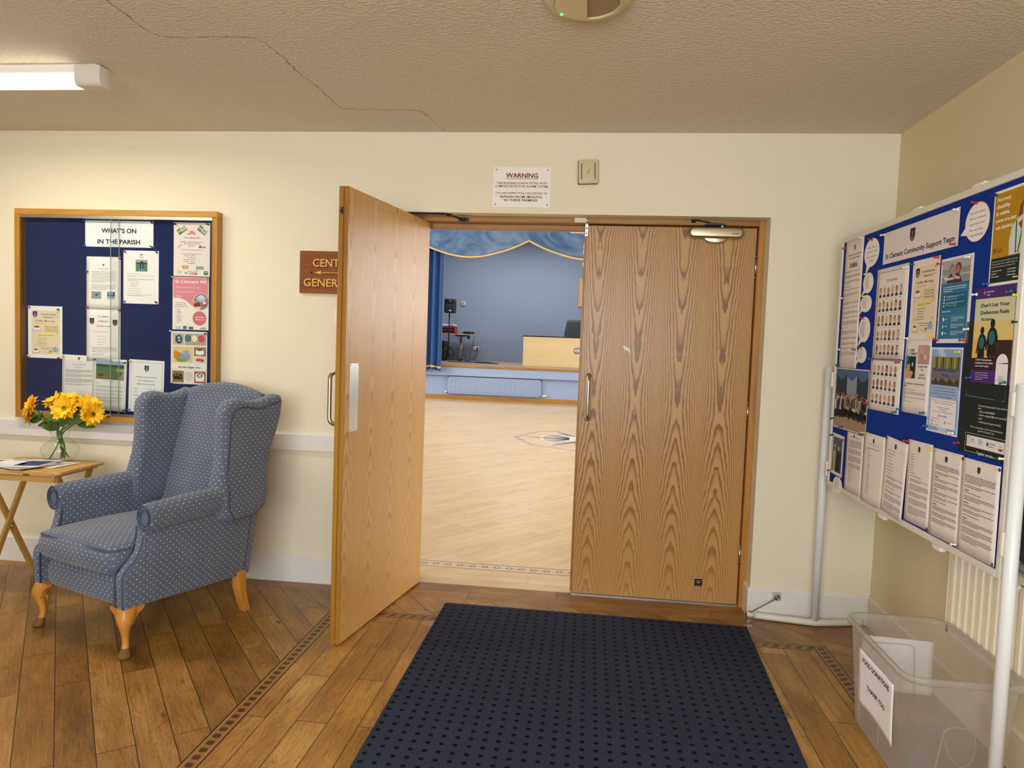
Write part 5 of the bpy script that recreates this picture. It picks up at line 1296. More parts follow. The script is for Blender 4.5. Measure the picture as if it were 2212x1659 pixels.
for i, (x, y, c) in enumerate(((.34, .94, '#B85848'), (.40, .92, '#E0B840'), (.47, .91, '#C8A0C8'), (.52, .94, '#C86058'), (.57, .915, '#E0B040'), (.64, .90, '#D0A8C8'), (.63, .945, '#B05048'), (.45, .95, '#D8B868'), (.58, .955, '#C87868'))): S.ell(x, y, .024, .017, c, 10).line(x, y+.015, x, .985, .0008, '#6A7A50')
S.part('green_logo').rect(.84, .90, .95, .97, '#3E7A48').ell(.895, .935, .03, .018, '#E4EAD8', 12, PI, 2*PI).done([('black', TL), ('green', TR)])
S = A4('st_clement_wi_poster', 'pink ladies meeting poster with a round tea photo in the cabinet', 'L', -2.4485, 1.695, 'pink ladies poster', W=.215, H=.294, bgc='#E9E3DA', layer=1, cat='poster')
S.part('pink_field').poly([(0.02, 0.01), (.02, .40), (.12, .395), (.25, .41), (.38, .45), (.50, .52), (.62, .58), (.80, .60), (.98, .57), (.98, .01)], '#D88A8E')
S.part('lettering').text('St Clement WI', .50, .115, .0185, '#F6ECE8', .185, bold=.012).text('Every 2nd Monday of the Month', .42, .205, .0058, '#F3E4E0', .142).text("St Clement's Parish Hall", .33, .290, .0056, '#F3E4E0', .105).text('1:30pm', .17, .372, .0056, '#F3E4E0', .034)
for i, t in enumerate(('Some of the', 'activities that', 'the WI offer are:')): S.text(t, .23, .50+i*.036, .0056, '#4A4440', (.058, .064, .078)[i])
for i in range(11): S.ell(.105, .60+i*.0265, .006, .004, '#5A544E', 6).para(.13, .60+i*.0265, (.28, .25, .34, .37, .27, .28, .38, .30, .35, .36, .24)[i], 1, .02, '#6A645E', .0020, seed=i)
S.part('tea_photo').ell(.79, .46, .215, .165, '#F0E8E4', 36).ell(.79, .46, .205, .157, '#8A8288', 36).ell(.79, .40, .13, .06, '#B9BCC6').ell(.79, .37, .08, .035, '#D0D2DA').ell(.68, .52, .09, .05, '#7A3A34').ell(.88, .50, .08, .055, '#A05A58').ell(.88, .48, .05, .03, '#E6D6CE').ell(.72, .58, .07, .03, '#E2C8A8').ell(.64, .47, .04, .025, '#C8906A')
S.part('all_ladies_badge').ell(.75, .775, .185, .135, '#CF7076', 32).text('All Ladies', .76, .765, .0078, '#F8F0EE', .052).text('Welcome', .76, .812, .0078, '#F8F0EE', .052)
S.part('sponsor_logos').text('Society', .17, .955, .0056, '#3E7A58', .035).text('Travel', .17, .985, .0056, '#3E7A58', .030).rect(.30, .93, .40, .99, '#4A7AA0').rect(.46, .94, .58, .99, '#5A6A60').text('WI', .88, .985, .012, '#3F7A44', .022).text('the', .80, .982, .010, '#6E8F50', .012).done([('yellow', (.03, .015), 'top left'), ('yellow', (.96, .02), 'top right')])
S = A4('sugar_art_poster', 'white sugar craft poster with photographs of decorated cakes', 'L', -2.457, 1.391, 'sugar art poster', W=.216, H=.297, bgc='#E6E2D8', cat='poster')
S.part('car_cake_photo').rect(.05, .04, .36, .26, '#B7B09C').poly([(.13, .09), (.24, .06), (.32, .12), (.30, .22), (.20, .24), (.12, .18)], '#3A4A62').poly([(.17, .11), (.24, .09), (.27, .13), (.20, .15)], '#A8B8C8').rect(.20, .16, .26, .19, '#C8CCD0')
S.part('rose_cake_photo').rect(.38, .04, .97, .26, '#A8A290')
for x, c, c2 in ((.47, '#35606E', '#5A8A98'), (.65, '#D9D6B8', '#EFEBD0'), (.84, '#C0404A', '#DC6A6C')): S.ell(x, .13, .085, .065, c).ell(x, .13, .055, .04, c2).ell(x, .13, .028, .02, c)
S.part('children_cake_photo').rect(.05, .29, .61, .59, '#D9C28C').ell(.20, .47, .12, .08, '#C8843A').ell(.14, .42, .06, .05, '#C8843A').ell(.40, .48, .14, .09, '#8C98B8').ell(.42, .40, .09, .06, '#98A4C0').poly([(.36, .36), (.42, .29), (.48, .36)], '#E8C838').ell(.30, .55, .15, .03, '#7A9A50')
S.part('tiered_cake_photo').rect(.64, .29, .97, .46, '#9A7A62').ell(.80, .40, .12, .04, '#E8E2DA').rect(.70, .34, .90, .40, '#F0EAE4').ell(.80, .34, .08, .02, '#7A3A30')
S.part('flower_cake_photo').rect(.64, .475, .97, .59, '#D8CFC0').ell(.76, .53, .06, .03, '#B83830').ell(.86, .54, .07, .03, '#C04A38').ell(.80, .515, .05, .02, '#D86A50')
S.part('lettering').text('Jersey Sugar Art', .52, .690, .0092, '#2F3A38', .133, bold=.02).frame(.05, .63, .97, .72, .0005, '#B8B4A8').para(.38, .775, .62, 7, .026, '#7A766E', .0018, 3, al='c')
S.part('dark_cake_photo').rect(.05, .75, .36, .97, '#8A7440').ell(.20, .86, .13, .06, '#2E2A20').rect(.09, .86, .32, .92, '#332A1E').ell(.14, .84, .02, .012, '#C8A050').ell(.22, .83, .02, .012, '#C8A050').ell(.28, .86, .02, .012, '#B84A30')
S.part('wreath_cake_photo').rect(.66, .75, .97, .97, '#B0543E').poly([(.69, .84), (.94, .84), (.93, .94), (.70, .94)], '#E6E8E4').ell(.81, .83, .12, .05, '#F0F2EE').ell(.81, .83, .085, .038, '#2F6A3C').ell(.81, .83, .045, .02, '#F0F2EE').ell(.80, .80, .03, .018, '#D84A48').done([('white', (.02, .01), 'top left'), ('red', (.97, .03), 'top right'), ('yellow', (.05, .985), 'bottom left'), ('navy', (.94, .99), 'bottom right')])
S = A4('coffee_morning_poster', 'cream coffee morning poster alone at the left of the notice cabinet', 'L', -3.336, 1.507, 'left-hand coffee morning poster', W=.214, H=.299, bgc='#ECEAE4', cat='poster')
coffee(S).done([('red', TL), ('navy', (.90, .06), 'top right'), ('yellow', BL), ('red', (.91, .985), 'bottom right')])
S = A4('woodland_notice', 'plain grey-white parish woodland notice left of the allotment sheet', 'L', -3.122, 1.234, 'woodland notice', rot=-.8, bgc='#DDDDD8', curl=.003)
S.shield(.50, .07, .017, '#2B2E3A').text('PARISH OF ST CLEMENT', .50, .128, .0020, '#777777', .04).text('St Clement Parish Woodland', .50, .185, .0044, DK, .088).text("LET'S PLANT", .50, .238, .0040, DK, .042)
for i, n_ in enumerate((4, 4, 5, 2)): S.para(.10, (.285, .37, .46, .56)[i], .92, n_, .0175, '#716F6C', .0022, i+3)
S.done([('yellow', (.05, .04), 'top left')])
S = A4('allotments_notice', 'white allotments notice with a photo of a green field', 'L', -2.930, 1.222, 'allotments notice', rot=-1.8, curl=.003, layer=2, bgc='#DFDFD8')
S.part('field_photo').rect(.10, .04, .93, .40, '#55704A').rect(.10, .04, .93, .11, '#8FB0CC').rect(.10, .11, .93, .16, '#3C4E38').rect(.70, .18, .93, .24, '#8FA27C').poly([(.10, .40), (.10, .33), (.35, .28), (.50, .40)], '#7A6848').poly([(.75, .40), (.90, .24), (.93, .24), (.93, .40)], '#9A8A68').ell(.25, .32, .1, .03, '#3E5230')
S.part('lettering').text('Parish Allotments', .50, .435, .0038, '#777470', .062)
S.para(.10, .475, .30, 1, .02, '#8A8884', .0018, 1)
for i, n_ in enumerate((3, 3, 2, 3, 2, 1)): S.para(.10, (.525, .60, .675, .735, .80, .85)[i], .93, n_, .018, '#8A8884', .0019, i+4)
S.done([('green', (.07, .03), 'top left'), ('navy', (.96, .05), 'top right'), ('navy', (.98, .97), 'bottom right')])
S = A4('opening_hours_notice', 'white opening hours announcement with a thin black border behind the armchair', 'L', -2.708, 1.222, 'opening hours notice', W=.213, rot=-1.2, bgc='#E4E4E2')
S.part('border').frame(.06, .05, .94, .96, .0012, '#4A4A48').part('lettering').shield(.50, .165, .036, '#33425E', '#A9C4D0')
for i, t in enumerate(('Important Announcement', 'New Opening Hours', 'Effective January 2026')): S.text(t, .49, .335+i*.068, .0058, '#3A3836', (.128, .096, .110)[i], bold=.02)
for i, t in enumerate(('Monday', 'Tuesday', 'Wednesday', 'Thursday', 'Friday')): S.text(t, .14, .56+i*.066, .0052, '#5A5856', None, 'l'); S.text('8am - 4pm', .56, .56+i*.066, .0052, '#5A5856', .052, 'l')
S.done([('yellow', (.05, .04), 'top left'), ('green', (.05, .97), 'bottom left')])

# ---- right board
RW = '#E8DDD6'
S = Sheet('assistance_notice', 'long white support team notice down the left edge of the display board', 'notice', 'R', .148, 1.934, .205, .60, RW, short='long support notice', group='papers on the display board', curl=.002)
S.shield(.52, .075, .024, '#3A3F52').text('St Clement Community Support', .52, .13, .0085, DK, .165, bold=.006).text('Team needs your assistance', .52, .155, .0085, DK, .135, bold=.006)
S.part('people_drawing')
for i in range(8): S.ell(.30+i*.055, .195+.006*(i % 2), .022, .012, ('#C86A4A', '#3A7A8A', '#D89A5A', '#5A4A7A', '#A84A4A', '#3A5A8A', '#D8A878', '#4A7A5A')[i], 10).rect(.28+i*.055, .205, .322+i*.055, .225, ('#4A6A8A', '#C86A4A', '#5A7A5A', '#C89A4A', '#3A4A6A', '#B85A5A', '#5A8A9A', '#7A5A4A')[i])
S.part('lettering'); yy = .25
for i, n_ in enumerate((2, 3, 3, 1, 2, 3, 1, 3, 2, 3, 2, 4, 1, 4, 3, 3, 2, 4)):
    S.para(.05, yy, .94, n_, .0085, '#4A4848', .0014, i+20, .4); yy += .0085*n_+.016
    if yy > .95: break
S.done([('red', (-.02, .055), 'left edge near the top'), ('white', (.90, .02), 'top right'), ('white', (-.03, .45), 'left edge halfway down'), ('white', (-.02, .86), 'lower left edge'), ('green', (.92, .86), 'lower right edge'), ('green', (.03, .985), 'bottom left')])
def bubble(name, label, short, cx, cz, rx, rz, tail, lines, pin, rim=None, h=.006):
    LY = 6 if cz < .9 else 1
    Wd, Hd = 2*rx, 2*rz+abs(tail[1]); sh = []; ta = math.atan2(tail[1], tail[0])
    n = 40; out = []
    for k in range(n):
        a = 2*PI*k/n; x, y = rx*math.cos(a), rz*math.sin(a); out.append((x, y))
    # splice the tail in where it leaves the ellipse
    best = min(range(n), key=lambda k: (out[k][0]-tail[0])**2+(out[k][1]-tail[1])**2)
    out = out[:best-1]+[out[best-1 if best > 0 else 0]]+[tail]+out[best+2:] if best > 1 else out
    # fractional, y down, from top-left
    fr = [((x+rx)/Wd, (rz-y)/Hd) for x, y in out]
    if rim:
        b_ = Sheet(name, label, 'speech bubble', 'R', cx-rx, cz+rz, Wd, Hd, rim, layer=1, short=short, shape=fr, group='speech bubbles on the display board')
        b_.part('face').poly([(.5+(x-.5)*.965, .45+(y-.45)*.965) for x, y in fr], '#EFEAE6').part('lettering')
    else: b_ = Sheet(name, label, 'speech bubble', 'R', cx-rx, cz+rz, Wd, Hd, '#EFEAE6', layer=LY, short=short, shape=fr, group='speech bubbles on the display board')
    if isinstance(lines, int):
        dy = 2*rz*.62/lines/Hd
        for i in range(lines): w_ = (1-(abs(i-(lines-1)/2)/lines*1.3)**2)*.72; b_.para(.5-w_/2, (2*rz*.20)/Hd+i*dy, .5+w_/2, 1, .02, '#4A4848', .0022, i+int(cx*100))
    else:
        for i, (t, w_, y_) in enumerate(lines): b_.text(t, .5, y_*2*rz/Hd, h, '#3A3C58', w_, bold=.008)
    b_.done([pin]); return b_
bubble('speech_bubble', 'paper speech bubble inviting lonely people to the coffee morning', 'lonely speech bubble', .446, 1.842, .077, .062, (-.055, -.098), [('Lonely... Come to', .092, .34), ("our coffee morning's", .112, .48), ('Every 3rd Thursday', .104, .66), ('monthly', .044, .80)], ('red', (.5, .03), 'top edge'))
bubble('speech_bubble', 'small speech bubble with a yellow pin, highest of the four', 'highest small bubble', .430, 1.712, .054, .045, (-.065, -.055), 7, ('yellow', (.45, .04), 'top edge'))
bubble('speech_bubble', 'rounder speech bubble with a yellow pin, second of the four small ones', 'second small bubble', .420, 1.622, .060, .038, (-.062, -.045), 6, ('yellow', (.32, .05), 'top edge'))
bubble('speech_bubble', 'taller speech bubble with a red pin, third of the four small ones', 'third small bubble', .420, 1.508, .062, .056, (-.064, -.075), 10, ('red', (.35, .03), 'top edge'))
bubble('speech_bubble', 'smallest speech bubble with a red pin above the hall photograph', 'lowest small bubble', .410, 1.396, .052, .036, (-.060, -.048), 5, ('red', (.4, .04), 'top edge'))
bubble('speech_bubble', 'speech bubble hanging over the bottom left corner of the board', 'bottom corner bubble', .240, .778, .058, .040, (-.062, -.045), 5, ('brass', (.5, .0), 'top edge'))
bubble('speech_bubble', 'large orange-edged speech bubble offering lifts to medical appointments', 'orange-edged speech bubble', 1.252, 1.836, .070, .064, (-.096, -.032), [('Do you need a', .086, .28), ('lift to medical', .088, .42), ('appointments?', .088, .56), ('We can help...', .084, .71), ('Call: 854724', .074, .85)], ('red', (.45, .02), 'top edge'), rim='#D08468', h=.0068)
S = Sheet('team_banner', 'wide white banner titled St Clement Community Support Team', 'banner', 'R', .565, 1.905, .580, .130, '#E3D8D2', short='support team banner', group='papers on the display board', layer=1)
S.shield(.43, .33, .052, '#20284A', '#C07A60').text('St Clement Community Support Team', .50, .85, .0205, '#1B2A55', .535, bold=.024).part('page_shadow')
S.done([('white', (.0, .04), 'top left'), ('white', (.975, .06), 'top right'), ('red', (.97, .94), 'bottom right')])
SK = ['#C9A084', '#B98A6C', '#D9B296', '#A87454', '#8A5A40', '#CDAA8C', '#C08868', '#B57A5C']; HR = ['#5A4A3C', '#8A8078', '#2A221E', '#B9B2A8', '#6B4A30', '#A88A5A', '#3A3230', '#C8B888']; CL = ['#3A3C44', '#5A4A5A', '#2E3A4E', '#7A3A44', '#4A4E46', '#8A8E96', '#262630', '#3E5E7A']
def portraits(S, rows, x0, x1, y0, dy, seed):
    r = random.Random(seed)
    for j in range(rows):
        for i in range(6):
            cx = x0+(x1-x0)*i/5; cy = y0+dy*j; k = S.W/S.H; w_ = .045
            S.part('portrait'); h_, s_, c_ = r.choice(HR), r.choice(SK), r.choice(CL)
            S.poly([(cx-w_*.95, cy+w_*1.9*k), (cx-w_*.85, cy+w_*1.25*k), (cx-w_*.3, cy+w_*.85*k), (cx+w_*.3, cy+w_*.85*k), (cx+w_*.85, cy+w_*1.25*k), (cx+w_*.95, cy+w_*1.9*k)], c_)
            S.ell(cx, cy-w_*.25*k, w_*.80, w_*(1.35 if r.random() < .5 else 1.05)*k, h_, 14).rect(cx-w_*.22, cy+w_*.3*k, cx+w_*.22, cy+w_*1.05*k, s_)
            S.ell(cx, cy, w_*.62, w_*1.0*k, s_, 16)
            for sg in (-1, 1): S.ell(cx+sg*w_*.25, cy-w_*.12*k, w_*.09, w_*.08*k, '#3A2A24', 6)
            S.line(cx-w_*.2, cy+w_*.5*k, cx+w_*.2, cy+w_*.5*k, .0007, '#8A4A40').lay = 1
            S.part('name_print').para(cx-.045, cy+w_*2.45*k, cx+.045, 1, .02, '#4A4848', .0016, i+j)
S = Sheet('volunteers_sheet', 'upper white sheet of thirty volunteer portraits with a black border', 'notice', 'R', .520, 1.758, .286, .376, '#E7DFD6', short='upper volunteer sheet', group='papers on the display board', curl=.003)
S.part('border').frame(.05, .045, .95, .995, .0016, '#22262E').part('lettering').text('CST VOLUNTEERS', .5, .155, .0095, '#2A2A30', .096, bold=.01)
portraits(S, 5, .15, .80, .255, .158, 5); S.done([('white', (.93, .04), 'top right')])
S = Sheet('volunteers_sheet', 'lower white sheet of eighteen volunteer portraits with a black border', 'notice', 'R', .512, 1.379, .286, .212, '#E7DFD6', short='lower volunteer sheet', group='papers on the display board', curl=.002)
S.part('border').line(.04, .0, .04, .97, .0016, '#22262E').line(.95, .0, .95, .97, .0016, '#22262E').line(.04, .012, .95, .012, .0014, '#22262E')
portraits(S, 3, .14, .82, .19, .28, 9); S.done([('blue', (.03, .0), 'top left'), ('red', (.93, .03), 'top right'), ('red', (-.02, .91), 'bottom left'), ('green', (.93, .955), 'bottom right')])
S = A4('coffee_morning_poster', 'cream coffee morning poster on the display board beside the portraits', 'R', .838, 1.757, 'display board coffee poster', W=.200, H=.296, bgc='#E8DED6', cat='poster', layer=1)
coffee(S).done([('green', (.02, .04), 'top left'), ('red', (.93, .02), 'top right'), ('white', (.0, .985), 'bottom left'), ('yellow', (.93, .96), 'bottom right')])
S = A4('care_connect_notice', 'white nursing visit notice with two photographs of hands', 'R', .820, 1.462, 'nursing visit notice', W=.197, H=.278, bgc='#E7DED8', curl=.002)
S.part('logo').ell(.12, .185, .05, .052, '#2A2A2A').ell(.12, .185, .036, .038, '#E7DED8').ell(.14, .14, .02, .016, '#E7DED8').ell(.10, .24, .02, .016, '#E7DED8').text('CARE', .20, .165, .0105, '#222222', .034, 'l', .025).text('CONNECT', .20, .215, .0105, '#222222', .058, 'l', .025)
S.part('hands_photo').rect(.52, .08, .96, .33, '#B59A98').poly([(.56, .10), (.70, .12), (.84, .26), (.70, .30), (.56, .22)], '#D2A48E').poly([(.60, .18), (.80, .22), (.88, .32), (.62, .32)], '#C08A76').ell(.80, .24, .05, .03, '#E2BFAC')
S.part('laptop_photo').rect(.06, .23, .46, .53, '#1F3A3E').poly([(.06, .35), (.22, .33), (.38, .46), (.30, .53), (.06, .53)], '#C89878').rect(.24, .25, .46, .43, '#23262A').ell(.34, .34, .03, .03, '#C9C4BC').poly([(.06, .23), (.18, .23), (.10, .40), (.06, .42)], '#3A7A88')
S.part('lettering').text('ST CLEMENT PARISH', .73, .375, .0062, '#2E2E2E', .072).text('HALL', .72, .415, .0062, '#2E2E2E', .020).text('10th APRIL', .72, .485, .0062, '#2E2E2E', .038).text('10AM TO 3PM', .72, .525, .0062, '#2E2E2E', .052)
S.text('Our Nursing Team is Visiting Parish Halls', .06, .610, .0056, '#2E2E2E', .150, 'l', .02).text('again!', .06, .640, .0056, '#2E2E2E', .022, 'l', .02).para(.06, .685, .86, 1, .02, '#77736F', .0017).para(.06, .72, .92, 3, .018, '#77736F', .0017, 2, .1).para(.06, .79, .94, 2, .018, '#77736F', .0017, 3, .1).para(.06, .845, .62, 1, .02, '#77736F', .0017, 4)
S.done([('blue', (-.02, .965), 'bottom left'), ('green', (.91, .96), 'bottom right')])
S = A4('pension_plus_poster', 'blue pension poster with a photo of a couple by the sea', 'R', 1.046, 1.739, 'blue pension poster', W=.202, H=.292, bgc='#E9DFDA', cat='poster')
S.part('couple_photo').rect(.05, .03, .92, .30, '#8F8E90').rect(.05, .03, .92, .13, '#A9A8AA').rect(.05, .20, .92, .215, '#B9B8B8').ell(.36, .13, .08, .055, '#8A7A6C').ell(.38, .15, .06, .045, '#B58A76').ell(.56, .13, .09, .06, '#7A3430').ell(.55, .145, .06, .045, '#B0705C').poly([(.22, .30), (.26, .21), (.36, .185), (.47, .30)], '#4A3A36').poly([(.42, .30), (.47, .20), (.58, .185), (.70, .30)], '#5E2A26')
S.part('blue_panel').rect(.05, .30, .92, .95, '#2F7396').rect(.13, .42, .86, .595, '#1E5E86').rect(.14, .675, .86, .678, '#7AA8C0').rect(.14, .755, .86, .758, '#7AA8C0')
S.part('lettering').text('Pension Plus', .38, .262, .0128, '#F6F2EE', .098, bold=.02).para(.14, .345, .85, 3, .024, '#E6EEF2', .0022, 2, .4)
for i in range(4): S.rect(.165, .442+i*.037, .20, .462+i*.037, '#E6EEF2').para(.24, .452+i*.037, .82, 1 if i % 2 else 2, .013, '#BFD3DE', .0016, i)
S.para(.14, .63, .60, 1, .02, '#E6EEF2', .0026, 9)
for i, y in enumerate((.70, .785, .865)): S.ell(.20, y+.02, .03, .022, ('#E6EEF2', '#9FC0D2', '#E6EEF2')[i], 12).para(.27, y+.02, .36, 1, .02, '#E6EEF2', .003, i).para(.45, y, .86, 3, .018, '#D6E4EC', .0018, i+7, .5)
S.done([('red', (.02, .05), 'top left'), ('white', (.88, .04), 'top right'), ('red', (.05, .965), 'bottom left'), ('red', (.90, .97), 'bottom right')])
S = A4('bereavement_poster', 'pale blue Bereavement Support Group poster with a sunlit woodland photo', 'R', 1.018, 1.432, 'bereavement poster', W=.206, H=.297, bgc='#E9E2E0', cat='poster')
S.part('sky_print').rect(.03, .02, .97, .98, '#8FAAD6').poly([(.20, .02), (.40, .02), (.97, .50), (.97, .62), (.70, .40)], '#B9CBE8').poly([(.03, .60), (.15, .55), (.10, .98), (.03, .98)], '#A9BEE2').poly([(.30, .86), (.6, .86), (.7, .98), (.4, .98)], '#BCCDEA')
S.part('woodland_photo').rect(.07, .11, .95, .44, '#4A4430').rect(.07, .11, .95, .24, '#7E7A3E').rect(.07, .33, .95, .385, '#6F6348')
for i, x in enumerate((.12, .2, .29, .41, .55, .66, .78, .88)): S.rect(x, .11, x+.018+.01*(i % 2), .40, '#2E2A1E' if i % 2 else '#C9BE6A')
S.part('photo_band').rect(.07, .245, .95, .36, '#6E6A78')
S.part('lettering').text('Local Jersey', .16, .075, .0055, '#F2F2F6', .030, 'l').text('Bereavement Support', .50, .275, .0095, '#1E2A48', .150, bold=.02).text('Group', .52, .335, .0095, '#1E2A48', .042, bold=.02)
S.part('text_panel').rect(.12, .44, .93, .60, '#9DB2D8').rect(.12, .60, .93, .93, '#EDE7E4').part('lettering')
for i, (t, w_) in enumerate((('Grief can have a huge impact on every part of our', .145), ('lives. We may find it harder to do the things we', .140), ('normally do to take care of ourselves. This can affect', .152), ('our physical and mental wellbeing', .100))): S.text(t, .52, .478+i*.034, .0042, '#33405E', w_)
for i, (t, w_) in enumerate((('This free group is open to all that would like to meet and talk', .155), ('to others who have experience of bereavement.', .120))): S.text(t, .52, .628+i*.026, .0036, '#3A3A3E', w_)
for i, (t, w_) in enumerate((('Day: Fortnightly on a Wednesday', .082), ('Time: 5:30pm-7pm', .050), ('Place: the Library office at Pip\u2019s Place on the 2nd Floor', .135))): S.text(t, .52, .705+i*.026, .0036, '#3A3A3E', w_)
S.text('Get in touch', .52, .808, .0088, '#2E2E34', .058, bold=.012).para(.16, .835, .6, 1, .02, '#5A5A5E', .0018).para(.26, .868, .40, 1, .02, '#5A5A5E', .0018).para(.70, .868, .90, 1, .02, '#5A5A5E', .0018).para(.26, .91, .55, 1, .02, '#5A5A5E', .0018)
S.ell(.19, .868, .025, .017, '#9A9AA0', 10).ell(.62, .868, .025, .017, '#9A9AA0', 10).ell(.19, .91, .025, .017, '#9A9AA0', 10).done([('yellow', (.90, .05), 'top right'), ('blue', (.05, .95), 'bottom left'), ('white', (.88, .965), 'bottom right')])
S = Sheet('sunflower_lanyard_poster', 'gold Not every disability is visible poster at the top right of the board', 'poster', 'R', 1.341, 1.909, .150, .288, '#ECE6DC', short='gold disability poster', group='papers on the display board', layer=2)
S.part('gold_print').rect(.04, .03, 1.0, .71, '#B5860F').part('dark_panel').rect(.04, .71, 1.0, .97, '#1F2A24')
S.part('person_photo').ell(1.0, .30, .14, .13, '#7A4A28', 24, PI/2, PI*1.5).poly([(.62, .70), (.60, .55), (.66, .42), (.80, .35), (1.0, .31), (1.0, .70)], '#D2D6CE').poly([(.86, .40), (1.0, .36), (1.0, .48)], '#8A5A38')
for a, b in (((.80, .36), (.83, .69)), ((1.0, .45), (.90, .69))): S.line(a[0], a[1], b[0], b[1], .006, '#2F6A44')
S.part('lettering')
for i, (t, w_) in enumerate((('Not every', .068), ('disability', .066), ('is visible,', .066), ('some are just', .098), ('not obvious.', .088))): S.text(t, .12, .115+i*.073, .0115, '#F8F4EC', w_, 'l', .02)
S.text('JERSEY', .32, .655, .0070, '#8A4A14', .030).text('GOVERNMENT OF', .32, .625, .0025, '#8A4A14', .030).shield(.14, .635, .016, '#8A3A14', '#B5860F')
for i, (t, w_) in enumerate((('People choose to wear the Sunflower to discreetly', .128), ('indicate that they have an invisible disability and', .126), ('may need help, assistance or simply more time.', .118))): S.text(t, .08, .752+i*.028, .0042, '#D6D8D0', w_, 'l', .004)
for i, (t, w_) in enumerate((('1. Ask if you can help', .052), ('2. Be kind', .025), ('3. Listen closely', .040))): S.text(t, .08, .850+i*.030, .0042, '#E6E6DE', w_, 'l', .02)
for i, (t, w_) in enumerate((('4. Have patience', .042), ('5. Do not judge', .040), ('6. Show respect', .040))): S.text(t, .62, .850+i*.030, .0042, '#E6E6DE', w_, 'l', .02)
S.rect(.80, .925, .96, .942, '#D8C83A').done([('navy', (.06, .03), 'top left'), ('blue', (.0, .97), 'bottom left')])
S = Sheet('care_support_poster', 'dark charcoal Together, we care poster at the right of the board', 'poster', 'R', 1.233, 1.516, .278, .422, '#1E2423', short='dark Together we care poster', group='papers on the display board')
S.part('teal_bracket').line(.10, .52, .10, .565, .002, '#3F8C92').line(.10, .565, .66, .572, .002, '#3F8C92').line(.84, .50, .84, .575, .0015, '#3F8C92').line(.78, .575, .84, .575, .0015, '#3F8C92')
S.part('lettering').text('No referral needed, just get in touch to find out', .36, .635, .0058, '#E2E2DE', .150, 'l', .004).text('more:', .36, .655, .0058, '#E2E2DE', .018, 'l', .004)
for i, (t, w_) in enumerate((('\u2022 Call us on 01534 866793', .084), ('\u2022 Email', .026), ('   code', .018), ('\u2022 Contact any of our partners directly', .118))): S.text(t, .38, .678+i*.0255, .0060, '#E2E2DE', w_, 'l', .006)
S.text('caresupport@ln.care or scan the QR', .50, .7035, .0060, '#E2E2DE', .110, 'l', .006)
for i, (t, w_) in enumerate((("We're working together to offer emotional and practical", .172), ("support that's right for you", .088))): S.text(t, .54, .800+i*.022, .0056, '#D6D6D2', w_, 'c', .004)
S.part('logo_strip').frame(.15, .845, .93, .985, .0010, '#D8D8D4').rect(.18, .862, .90, .945, '#E6E2DE')
S.text('LISTENING', .30, .893, .0042, '#333333', .020).text('LOUNGE', .30, .908, .0042, '#333333', .018).frame(.205, .872, .245, .918, .0008, '#333333').text('FOCUS', .44, .885, .0044, '#333333', .016).text('ON MENTAL', .46, .900, .0044, '#333333', .026).text('ILLNESS', .445, .915, .0044, '#333333', .018).ell(.59, .90, .02, .016, '#3A3A7A', 10).text('Dementia', .68, .897, .0062, '#3A3A6A', .034).text('Jersey', .66, .918, .0062, '#3A3A6A', .022).ell(.83, .910, .045, .020, '#B82850', 14, 0, PI).text('TEA', .83, .900, .004, '#B82850', .014)
S.part('lettering').rect(.40, .972, .70, .996, '#1E2423').text('Together, we care', .55, .990, .0098, '#F0EFEA', .086, bold=.01).done([('white', (.06, .055), 'top left'), ('black', (.97, .02), 'top right'), ('red', (.02, .94), 'bottom left'), ('white', (.93, .97), 'bottom right')])
S = A4('booster_poster', "sunset Don't Let Your Defences Fade poster with a purple header", 'R', 1.282, 1.619, 'purple-headed booster poster', W=.205, H=.297, bgc='#C8C486', layer=3, cat='poster')
S.part('sunset').rect(0, .11, 1, .35, '#CFD0A4').rect(0, .35, 1, .55, '#DFC880').rect(0, .55, 1, .74, '#E3B466').ell(1.0, .60, .14, .10, '#F2B860', 24, PI/2, PI*1.5)
S.part('purple_header').rect(0, 0, 1, .115, '#4B2A74').part('dark_ground').poly([(0, .74), (.58, .73), (.60, .55), (1, .55), (1, .87), (0, .87)], '#2E2220').rect(.60, .55, 1, .87, '#3A2820').part('purple_footer').rect(0, .865, 1, 1, '#4B2A74')
for cx, cy, sc_ in ((.24, .45, .92), (.50, .38, 1.05)):
    S.part('figure_silhouette').ell(cx, cy, .055*sc_, .045*sc_, '#1E1C1E', 16).poly([(cx-.05*sc_, cy+.04*sc_), (cx-.10*sc_, cy+.09*sc_), (cx-.15*sc_, cy+.26*sc_), (cx-.115*sc_, cy+.265*sc_), (cx-.09*sc_, cy+.18*sc_), (cx-.10*sc_, cy+.32*sc_), (cx+.10*sc_, cy+.32*sc_), (cx+.09*sc_, cy+.18*sc_), (cx+.13*sc_, cy+.20*sc_), (cx+.14*sc_, cy+.14*sc_), (cx+.10*sc_, cy+.07*sc_), (cx+.05*sc_, cy+.04*sc_)], '#1E1C1E').rect(cx-.07*sc_, cy+.30*sc_, cx-.01, .74, '#1E1C1E').rect(cx+.01, cy+.30*sc_, cx+.07*sc_, .74, '#1E1C1E').ell(cx, cy+.14*sc_, .075*sc_, .07*sc_, '#2F6A6C', 16)
S.part('lettering').text('Public Health', .30, .055, .0048, '#F2EEF6', .036, 'l').text('Jersey', .30, .085, .0048, '#F2EEF6', .018, 'l').line(.24, .03, .24, .08, .0012, '#F2EEF6').line(.20, .055, .28, .055, .0012, '#F2EEF6')
S.text("Don't Let Your", .52, .205, .0120, '#2C2A5A', .146, bold=.014).text('Defences Fade', .52, .280, .0120, '#2C2A5A', .146, bold=.014).text('This Spring.', .34, .345, .0080, '#2E2440', .066, bold=.02)
